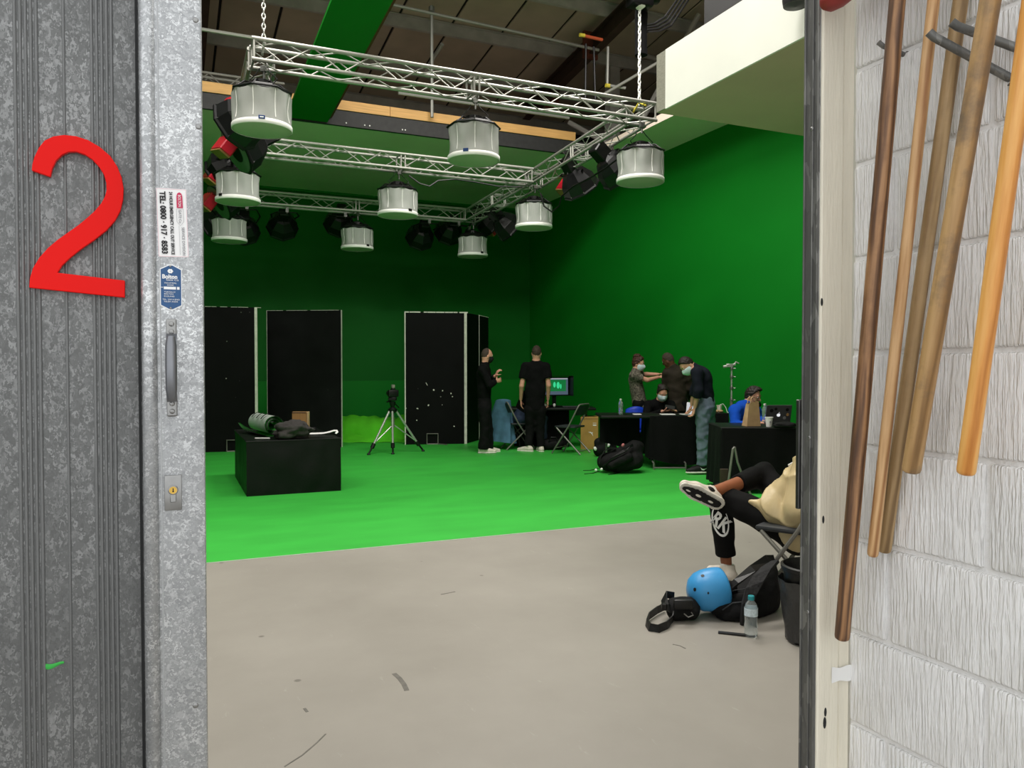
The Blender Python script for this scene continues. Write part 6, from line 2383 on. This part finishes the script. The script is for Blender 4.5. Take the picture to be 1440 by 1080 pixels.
    # hair
    if hair:
        thick = hair.get('t', .012)
        top_n = unit(hf * hair.get('f', 0.75) - hu * hair.get('u', 0.75))
        Q = [el(hd + hu * .018, ((.074 + thick) * hs, (.094 + thick) * hs, (.108 + thick) * hs), RH, .01, cut=[(hd + hf * hair.get('o', .02) + hu * hair.get('ou', .03), top_n)])]
        for c_, r_ in hair.get('bun', []):
            Q.append(el(hd + hr * c_[0] + hf * c_[1] + hu * c_[2], r_, RH, .02))
        sdf_obj('hair', Q, 0.007, hair['m'], t, noise_amp=hair.get('na', .002), noise_f=120)
    if mask is not None:
        z0, z1 = hd + hu * -.004, hd - hu * .115
        sdf_obj('face_mask', [el(hd + hf * .014 - hu * .042, (.076 * hs, .104 * hs, .088 * hs), RH, .01, cut=[(z0, hu), (z1, -hu), (hd + hf * .012, -hf)]),
                              rc(hd + hf * .098 * hs - hu * .012, hd + hf * .110 * hs - hu * .036, .016, .022, .02, cut=[(z0, hu)])], 0.007, mask, t)
    if eyes:
        for sg in (-1, 1):
            c = hd + hr * sg * .031 * hs + hf * .0835 * hs + hu * .012
            q = MB()
            q.ell(c, (.0135, .0075, .007), 12, 8, R=RH)
            e = q.build('eye', M['eye_white'], t, smooth='all')
            q = MB()
            q.ell(c + hf * .0055 - hu * .001, (.0058, .0032, .0058), 10, 6, R=RH)
            q.build('iris', M['iris'], e, smooth='all')
    return b_
def legs_default(J, t, S, hip, kn, an, toe):
    J['hip' + S], J['kn' + S], J['an' + S], J['toe' + S] = hip, kn, an, V(toe)

# 1 -- man in black jumper, side on, arms folded
D = 12.8
t = vthing('person', 'balding man in black jumper and trousers standing side on, arms folded, pale shoes', 'person', 683, D)
g = lambda px, py, dd=0.0: LD(t, px, py, D + dd)
person(t, dict(head=g(684.5, 500.5), neck=g(681.5, 513), chest=g(680, 527), pelvis=g(681.5, 570), shL=g(683, 519.5, .17), shR=g(678.5, 519.5, -.17),
               elL=g(690, 540, .21), elR=g(688.5, 541.5, -.21), wrL=g(696, 529, .02), wrR=g(696.5, 537, -.08),
               hipL=g(682, 574, .09), hipR=g(680.5, 574, -.09), knL=g(686.5, 603, .10), knR=g(682, 604, -.10), anL=g(686.5, 629, .11), anR=g(680, 630, -.09), toeL=(1, .25, 0), toeR=(1, .05, 0)),
       (.92, .3, 0), (.88, .42, -.12), M['skin_fair'], dict(m=M['knit_black'], name='jumper', hem=.06, collar=.35), dict(m=M['trouser_black'], cuff=.085, len=1.06, i=.018),
       (M['shoe_white'], M['sole_white']), hair=dict(m=M['hair_short'], t=.004, f=.9, u=.15, o=-.005, ou=.02), mask=M['mask_black'],
       hands=dict(L=((.5, -.3, .8), (.8, .2, -.2), (0, -1, 0.3), .5), R=((.75, .6, .25), (-.3, .6, 0), (0, 0, 1), .45)))
# 2 -- man from behind
D = 13.05
t = vthing('person', 'man in black T-shirt and trousers seen from behind, white shoes, arms hanging', 'person', 751, D)
g = lambda px, py, dd=0.0: LD(t, px, py, D + dd)
person(t, dict(head=g(754.5, 496.5), neck=g(754, 509), chest=g(753.5, 525), pelvis=g(752.5, 573), shL=g(738.5, 516.5), shR=g(768, 516.5),
               elL=g(733.5, 543, -.03), elR=g(771.5, 542, -.03), wrL=g(732.5, 561.5, .06), wrR=g(770.5, 561, .06),
               hipL=g(745.5, 577), hipR=g(760, 577), knL=g(745.5, 605, .03), knR=g(759.5, 605, .03), anL=g(743, 628, -.03), anR=g(760.5, 628.5, 0), toeL=(-.85, .45, 0), toeR=(-.25, 1, 0)),
       (0, 1, 0), (0.05, 1, -.05), M['skin_fair'], dict(m=M['tee_black'], name='t_shirt', sleeve='short', hem=.05, i=.026), dict(m=M['trouser_black'], cuff=.056, i=.014),
       (M['shoe_white'], M['sole_white']), hair=dict(m=M['hair_short'], t=.006, f=.7, u=.7, o=.03, ou=.05), mask=M['mask_blue'],
       belly=.018, hands=dict(L=((.08, .1, -1), (1, 0, 0), (0, 1, 0), .3), R=((-.02, .15, -1), (-1, 0, 0), (0, 1, 0), .3)))
# 3 -- person at the monitor, mostly hidden
D = 13.4
t = vthing('person', 'person in black seated at the monitor, mostly hidden by the man in the T-shirt', 'person', 731, D)
g = lambda px, py, dd=0.0: LD(t, px, py, D + dd)
person(t, dict(head=g(751, 540, .1), neck=g(745, 551, .03), chest=g(739, 562), pelvis=g(731, 586.5, -.02), shL=g(741, 557, .18), shR=g(740, 557, -.17),
               elL=g(751, 574, .2), elR=g(750, 575, -.18), wrL=g(764, 573, .22), wrR=g(764, 573, .05),
               hipL=g(733, 588, .08), hipR=g(732, 588, -.09), knL=g(764, 588, .18), knR=g(763, 588, .02), anL=g(764, 618, .2), anR=g(762, 619, .02), toeL=(1, .2, 0), toeR=(1, .2, 0)),
       (.93, .3, 0), (.9, .4, -.1), M['skin_fair'], dict(m=M['tee_black'], name='jumper', hem=.05), dict(m=M['jeans_dark'], name='jeans'),
       (M['shoe_black'], M['shoe_black']), hair=dict(m=M['hair_dark'], t=.014), mask=M['mask_black'], h=0.011)
# 4 -- woman adjusting a jacket
D = 12.5
t = vthing('person', 'woman with tied-up hair, grey patterned top and face mask, arms stretched towards a man', 'person', 899, D)
g = lambda px, py, dd=0.0: LD(t, px, py, D + dd)
person(t, dict(head=g(897.5, 511.5), neck=g(893.5, 522), chest=g(893.5, 535), pelvis=g(899, 565), shL=g(896, 527.5, .14), shR=g(891.5, 528.5, -.14),
               elL=g(909.5, 526.5, .16), elR=g(910.5, 534.5, -.15), wrL=g(925, 526.5, .05), wrR=g(926, 530.5, -.06),
               hipL=g(899.5, 570, .08), hipR=g(898, 570, -.08), knL=g(898, 600, .09), knR=g(896.5, 600, -.09), anL=g(896, 627.5, .09), anR=g(894, 628, -.09), toeL=(1, -.1, 0), toeR=(1, -.3, 0)),
       (.95, -.25, 0), (.93, -.42, -.18), M['skin_fair'], dict(m=M['pattern_grey'], name='blouse', sleeve='short', hem=.10, i=.022, flare=.03), dict(m=M['trouser_black'], i=.014),
       (M['shoe_black'], M['sole_white'], .95), hair=dict(m=M['hair_red'], t=.016, f=.8, u=.6, o=.028, ou=.03, bun=[((0, -.05, .115), (.048, .05, .04)), ((.02, -.015, .13), (.035, .03, .03)), ((-.03, -.08, .08), (.04, .035, .04))], na=.005), mask=M['mask_blue'],
       s=.94, hs=.96, neck_r=.046, hands=dict(L=((1, .05, .1), (0, -.3, -1), (0, -.8, .3), .35), R=((1, .05, .05), (0, .6, -.8), (0, .6, .8), .35)))
# 5 -- man whose jacket is adjusted
D = 12.3
t = vthing('person', 'man in dark brown jacket seen from behind, head tilted left, arms low', 'person', 953, D)
g = lambda px, py, dd=0.0: LD(t, px, py, D + dd)
person(t, dict(head=g(940, 507), neck=g(946.5, 517), chest=g(951.5, 531), pelvis=g(954.5, 568), shL=g(938.5, 524.5, .04), shR=g(965, 523.5, -.04),
               elL=g(935.5, 546, .10), elR=g(970, 546, .0), wrL=g(941, 560, .28), wrR=g(971, 560, .2),
               hipL=g(948, 573), hipR=g(961, 573), knL=g(948, 603, .02), knR=g(961, 603, .02), anL=g(947, 630), anR=g(961, 630), toeL=(-.3, 1, 0), toeR=(0.1, 1, 0)),
       (-.25, .95, 0), (-.75, .55, -.35), M['skin_dark'], dict(m=M['brown_jacket'], name='jacket', hem=.12, i=.03, collar=.3, na=.006), dict(m=M['trouser_black'], i=.016),
       (M['shoe_black'], M['shoe_black']), hair=dict(m=M['hair_short'], t=.004, f=.7, u=.7, o=.03, ou=.05), mask=None, hu=(-.35, 0, 1),
       hands=dict(L=((.1, .8, -.4), (0, 0, -1), (1, 0, 0), .5), R=((0, .2, .9), (-1, 0, 0), (0, 1, 0), .4)))
# 6 -- man leaning over the table
D = 10.32
t = vthing('person', 'man in navy jumper and washed jeans leaning over the table, cap-like dark hair and mask', 'person', 987, D)
g = lambda px, py, dd=0.0: LD(t, px, py, D + dd)
person(t, dict(head=g(966.5, 514), neck=g(976, 517.5), chest=g(988.5, 532), pelvis=g(992.5, 570), shL=g(980.5, 524.5, -.18), shR=g(984.5, 523, .18),
               elL=g(982, 549, -.22), elR=g(977, 548, .26), wrL=g(977.5, 571.5, -.16), wrR=g(973, 568, .30),
               hipL=g(989.5, 575, -.09), hipR=g(994, 575, .09), knL=g(988.5, 612, -.10), knR=g(996, 612, .10), anL=g(987.5, 655.5, -.09), anR=g(995, 653, .12), toeL=(-1, -.12, 0), toeR=(-1, .2, 0)),
       (-.95, 0, -.25), (-.72, -.28, -.72), M['skin_fair'], dict(m=M['navy'], name='jumper', sleeve='rolled', hem=.05, i=.02, collar=.25), dict(m=M['denim'], name='jeans', i=.022, cuff=.056, na=.006, nf=40),
       (M['shoe_black'], M['sole_white'], 1.12), hair=dict(m=M['hair_dark'], t=.010, f=.75, u=.75, o=.03, ou=.04), mask=M['mask_blue'], hu=(-.72, 0, .7), s=1.02,
       hands=dict(L=((-.25, .1, -1), (-1, 0, 0), (-.2, 1, 0), .55), R=((-.3, .2, -1), (-1, 0, 0), (0, -1, 0), .5)))
p6 = t
# 7 -- woman with a phone behind the table
D = 11.78
t = vthing('person', 'woman in black top and pale face mask seated behind the table, looking at a phone', 'person', 928, D)
g = lambda px, py, dd=0.0: LD(t, px, py, D + dd)
person(t, dict(head=g(931.5, 552.5, -.1), neck=g(928.5, 563, -.02), chest=g(927, 574, .03), pelvis=g(926, 600, .08), shL=g(943.5, 569.5), shR=g(911.5, 569.5),
               elL=g(951, 586, -.16), elR=g(908, 588, -.16), wrL=g(950, 578.5, -.40), wrR=g(931.5, 578.5, -.42),
               hipL=g(933, 602, .05), hipR=g(919, 602, .05), knL=g(936, 603, -.36), knR=g(916, 603, -.36), anL=g(936, 638, -.36), anR=g(916, 638, -.36), toeL=(.1, -1, 0), toeR=(-.1, -1, 0)),
       (.02, -1, 0), (.10, -.86, -.48), M['skin_fair'], dict(m=M['knit_black'], name='jumper', i=.02, collar=.2), dict(m=M['trouser_black']),
       (M['shoe_black'], M['shoe_black'], .95), hair=dict(m=M['hair_dark'], t=.014, f=.85, u=.45, o=.035, ou=.04, bun=[((.03, -.03, .10), (.05, .05, .035))]), mask=M['mask_blue'], hs=.97, s=.93,
       hands=dict(L=((-.65, -.45, .15), (0, -.3, 1), (-.2, -.3, 1), .6), R=((.75, -.4, .1), (0, 0, 1), (0, -.6, .8), .6)))
ph = thing('phone', 'black phone held in both hands by the seated woman', 'phone', t.location + Matrix.Rotation(-YAW, 3, 'Z') @ g(942, 572.5, -.5), -YAW)
q = MB()
q.bbox((0, 0, 0), (0.145, 0.009, 0.072), 0.004, R=Matrix.Rotation(math.radians(-48), 3, 'X') @ Matrix.Rotation(0.25, 3, 'Y'))
q.build('case', M['black'], ph)
# 8 -- man in the blue hoodie
D = 9.72
t = vthing('person', 'dark-haired man in royal blue hoodie seated at the laptop, black mask at his chin', 'person', 1046, D)
g = lambda px, py, dd=0.0: LD(t, px, py, D + dd)
person(t, dict(head=g(1058.5, 557.5), neck=g(1050.5, 570), chest=g(1045.5, 583), pelvis=g(1041, 614, .05), shL=g(1062, 577.5, .16), shR=g(1034, 577.5, -.12),
               elL=g(1071, 592, -.02), elR=g(1034, 600, -.22), wrL=g(1077, 594, -.28), wrR=g(1060, 596, -.44),
               hipL=g(1046, 616, .09), hipR=g(1036, 616, -.05), knL=g(1068, 618, -.12), knR=g(1050, 618, -.40), anL=g(1068, 664, -.12), anR=g(1050, 664, -.38), toeL=(.7, -.7, 0), toeR=(.6, -.8, 0)),
       (.62, -.75, 0), (.72, -.62, -.25), M['skin_fair'], dict(m=M['hoodie_blue'], name='hoodie', i=.024, hood=True, na=.005), dict(m=M['jeans_dark'], name='jeans'),
       (M['shoe_black'], M['sole_white']), hair=dict(m=M['hair_dark'], t=.012, f=.8, u=.6, o=.03, ou=.04, bun=[((0, .05, .112), (.05, .045, .022))], na=.004), mask=None,
       hands=dict(L=((.75, -.6, .05), (0, 0, -1), (-.5, -.6, 0), .35), R=((.9, -.2, .1), (0, 0, -1), (0, 1, 0), .4)))
hd = g(1058.5, 557.5)
hf = unit((.72, -.62, -.25))
sdf_obj('face_mask', [rc(hd + hf * .065 + V((0, 0, -.085)) + hf.cross(V((0, 0, 1))) * .04, hd + hf * .065 + V((0, 0, -.085)) - hf.cross(V((0, 0, 1))) * .04, .034, .034, .02)], 0.007, M['mask_black'], t)

# 9 -- seated person at right in the beige jacket
D = 4.9
t = vthing('person', 'seated person in shiny beige jacket and black joggers, one ankle on the other knee', 'person', 1104, D)
def g9(px, py, d):
    return LD(t, px, py, d)
f9 = unit((-.76, .65, 0))
l9 = V((-.65, -.76, 0))
pv = g9(1124, 742, 4.86)
knL = g9(1013, 698, 5.08)
anL = g9(1022, 799, 5.10)
anR = g9(999, 693, 4.95)
knR = g9(1074, 668, 5.30)
chest = pv + V((.15, -.10, .37))
toeR = unit((-.82, -.20, .42))
soleN = unit(V((-.35, -.86, -.30)))
upR = -unit(soleN - toeR * soleN.dot(toeR))
shL = chest + l9 * .19 + V((0, 0, .04))
shR = chest - l9 * .19 + V((0, 0, .04))
elL = g9(1142, 700, 4.62)
elR = chest - l9 * .26 + V((-.02, .05, -.24))
J9 = dict(head=chest + V((-.03, .03, .32)), neck=chest + V((0, 0, .16)), chest=chest, pelvis=pv, shL=shL, shR=shR, elL=elL, elR=elR,
          wrL=pv + V((.03, -.03, .15)), wrR=pv + f9 * .10 - l9 * .08 + V((0, 0, .14)),
          hipL=pv + l9 * .09, hipR=pv - l9 * .09, knL=knL, knR=knR, anL=anL, anR=anR, toeL=(-.3, .95, 0), toeR=toeR, upR=upR)
hemA = g9(1064, 712, 4.92)
person(t, J9, f9, (-.72, .68, -.1), M['skin_brown'], dict(m=M['puffer'], name='puffer_jacket', i=.05, hem=.02, na=.009, nf=26, folds=True, h=.008, collar=.5,
       extra=[rc(pv + V((.02, -.02, .13)), g9(1090, 716, 4.80), .17, .095, .06), rc(g9(1088, 715, 4.82), g9(1056, 704.5, 4.88), .075, .012, .04),
              rc(g9(1142, 668, 4.76), g9(1096, 698, 4.82), .15, .085, .06), rc(g9(1134, 655, 4.70), g9(1122, 712, 4.66), .095, .10, .02), rc(g9(1126, 735, 4.72), g9(1120, 752, 4.72), .12, .10, .05)]),
       dict(m=M['trouser_black'], name='joggers', i=.022, lenL=.82, lenR=.50, cuff=.050, floor=False, na=.004), None, hair=dict(m=M['hair_dark'], t=.02), h=0.009,
       hands=dict(L=((.3, .4, -.6), (0, 0, -1), (0, 1, 0), .4), R=((.3, .2, -.6), (0, 0, -1), (-.3, -.8, 0), .4)))
# shoes of the seated person
sh, o_, tt_, uu_, sd_ = shoe(t, anR + toeR * .02, toeR, upR, M['shoe_white'], M['sole_white'], 1.12)
for a, b_, ra, rb_ in ((-.045, .03, .030, .034), (.06, .105, .036, .036), (.135, .175, .032, .020)):
    pad = sdf_obj('tread_pad', [rc(o_ + tt_ * a * 1.1 - uu_ * .002, o_ + tt_ * b_ * 1.1 - uu_ * .002, ra, rb_, .01, uu_, .22)], 0.006, M['shoe_black'], sh)
for a, w in ((.0, .016), (.085, .018), (.155, .012)):
    q = MB()
    q.ell(o_ + tt_ * a * 1.1 - uu_ * .010, (.012 + w * .5, w * .5, .004), 12, 6, R=Matrix((tt_, sd_, uu_)).transposed())
    q.build('tread_window', M['sole_white'], sh, smooth='all')
for k in range(4):
    q = MB()
    c = o_ + tt_ * (.035 + .024 * k) * 1.1 + uu_ * (.098 - .012 * k)
    q.tube([c - sd_ * .03 - uu_ * .008, c + uu_ * .004, c + sd_ * .03 - uu_ * .008], .004, 5)
    q.build('lace', M['white_print'], sh)
q = MB()
c = o_ + uu_ * .055 - toeR * .03
q.ell(c - sd_ * .046 + toeR * .045, (.03, .012, .022), 12, 8, R=Matrix((tt_, sd_, uu_)).transposed())
q.build('side_panel', M['shoe_black'], sh, smooth='all')
q = MB()
q.ell(c + sd_ * .046 + toeR * .045, (.03, .012, .022), 12, 8, R=Matrix((tt_, sd_, uu_)).transposed())
q.build('side_panel', M['shoe_black'], sh, smooth='all')
shoe(t, anL, (-.3, .95, 0), (0, 0, 1), M['shoe_white'], M['sole_white'], 1.1)
q = MB()
q.tube([anL + V((0, 0, .0)), anL + V((0.004, 0, .03))], .043, 16)
q.build('ankle_sock', M['white_print'], t)
q = MB()
c = J9['hipR'] + V((-.02, 0.1, .14))
q.bbox(g9(1117, 657, 4.98), (0.06, 0.008, 0.07), 0.003, R=Matrix.Rotation(-0.5, 3, 'Y'))
q.build('white_cuff', M['white_print'], t)
# flat print shrunk onto a surface, seen along one direction
def decal(me, target, parent, m, name, off=0.0025):
    """me: mesh in parent's local space; pushed along view direction onto target"""
    bv_ = BVHTree.FromPolygons([v.co.copy() for v in target.data.vertices], [tuple(p.vertices) for p in target.data.polygons])
    tl = LO(t_of(parent), EYE)
    for v in me.vertices:
        d = (v.co - tl).normalized()
        hit = bv_.ray_cast(tl, d)
        if hit[0] is not None:
            v.co = hit[0] - d * off
    me.update()
    return obj(name, me, parent)
def t_of(o):
    while o.parent:
        o = o.parent
    return o
jog = [c for c in t.children if c.name.startswith('joggers')][0]
def px_mesh(root, dist, string=None, size=0.1, at_px=(0, 0), ex=(1, 0), m=None, sx=1.0):
    me = text_mesh(string, size, m, 0.0, 'CENTER', sx, size * 0.03)
    bm = bmesh.new()
    bm.from_mesh(me)
    bmesh.ops.subdivide_edges(bm, edges=bm.edges[:], cuts=2, use_grid_fill=True)
    bm.to_mesh(me)
    bm.free()
    a, b_ = ex
    for v in me.vertices:
        x = v.co.x * a - v.co.y * -b_
        x, y = v.co.x * a + v.co.y * b_, -v.co.x * b_ + v.co.y * a
        v.co = LD(root, at_px[0] + x * FPX / dist, at_px[1] - y * FPX / dist, dist)
    return me
me = px_mesh(t, 5.05, 'RK', 0.125, (1013, 735), (0.80, 0.60), M['white_print'], 0.8)
decal(me, jog, t, M['white_print'], 'leg_print')
q = MB()
ring_o, ring_i = [], []
N_ = 40
for k in range(N_ + 1):
    a = math.radians(100 + 290 * k / N_)
    w = 1.0 + 1.6 * math.sin(math.pi * k / N_)
    cx, cy, rx, ry = 1013, 733, 11.8, 22
    ca, sa = math.cos(a), math.sin(a)
    ring_o.append((cx + rx * ca + (cy - (cy - ry * sa)) * -0.18, cy - ry * sa))
    ring_i.append((cx + (rx - w) * ca + (ry - w * 1.3) * sa * -0.18, cy - (ry - w * 1.3) * sa))
q.v = [tuple(LD(t, x, y, 5.05)) for x, y in ring_o + ring_i]
q.f = [(k, k + 1, N_ + 1 + k + 1, N_ + 1 + k) for k in range(N_)]
q.m = [0] * N_
decal(q.mesh('leg_print', M['white_print']), jog, t, M['white_print'], 'leg_print')
# tick mark on the leaning man's near shoe
shs = [c for c in p6.children if c.name.startswith('shoe')]
q = MB()
poly = [(985, 657.2), (987, 661), (990, 661.4), (994.5, 658.2), (990, 659.6), (987.6, 659.4)]
q.v = [tuple(LD(p6, x, y, 10.1)) for x, y in poly]
q.f = [(0, 1, 5), (1, 2, 4, 5), (2, 3, 4)]
q.m = [0] * 3
decal(q.mesh('tick_mark', M['white_print']), shs[0], p6, M['white_print'], 'tick_mark', 0.006)
# vent holes of the helmet
shell = [c for c in HM.children if c.name.startswith('shell')][0]
for px, py, rx, ry in ((988, 809.5, 2.6, 1.9), (977, 829, 2.0, 2.7), (996, 834, 1.4, 1.8)):
    q = MB()
    q.v = [tuple(LD(HM, px, py, DB))] + [tuple(LD(HM, px + rx * math.cos(k * PI / 8), py + ry * math.sin(k * PI / 8), DB)) for k in range(16)]
    q.f = [(0, 1 + k, 1 + (k + 1) % 16) for k in range(16)]
    q.m = [0] * 16
    decal(q.mesh('vent_hole', M['black_print']), shell, HM, M['black_print'], 'vent_hole', 0.002)
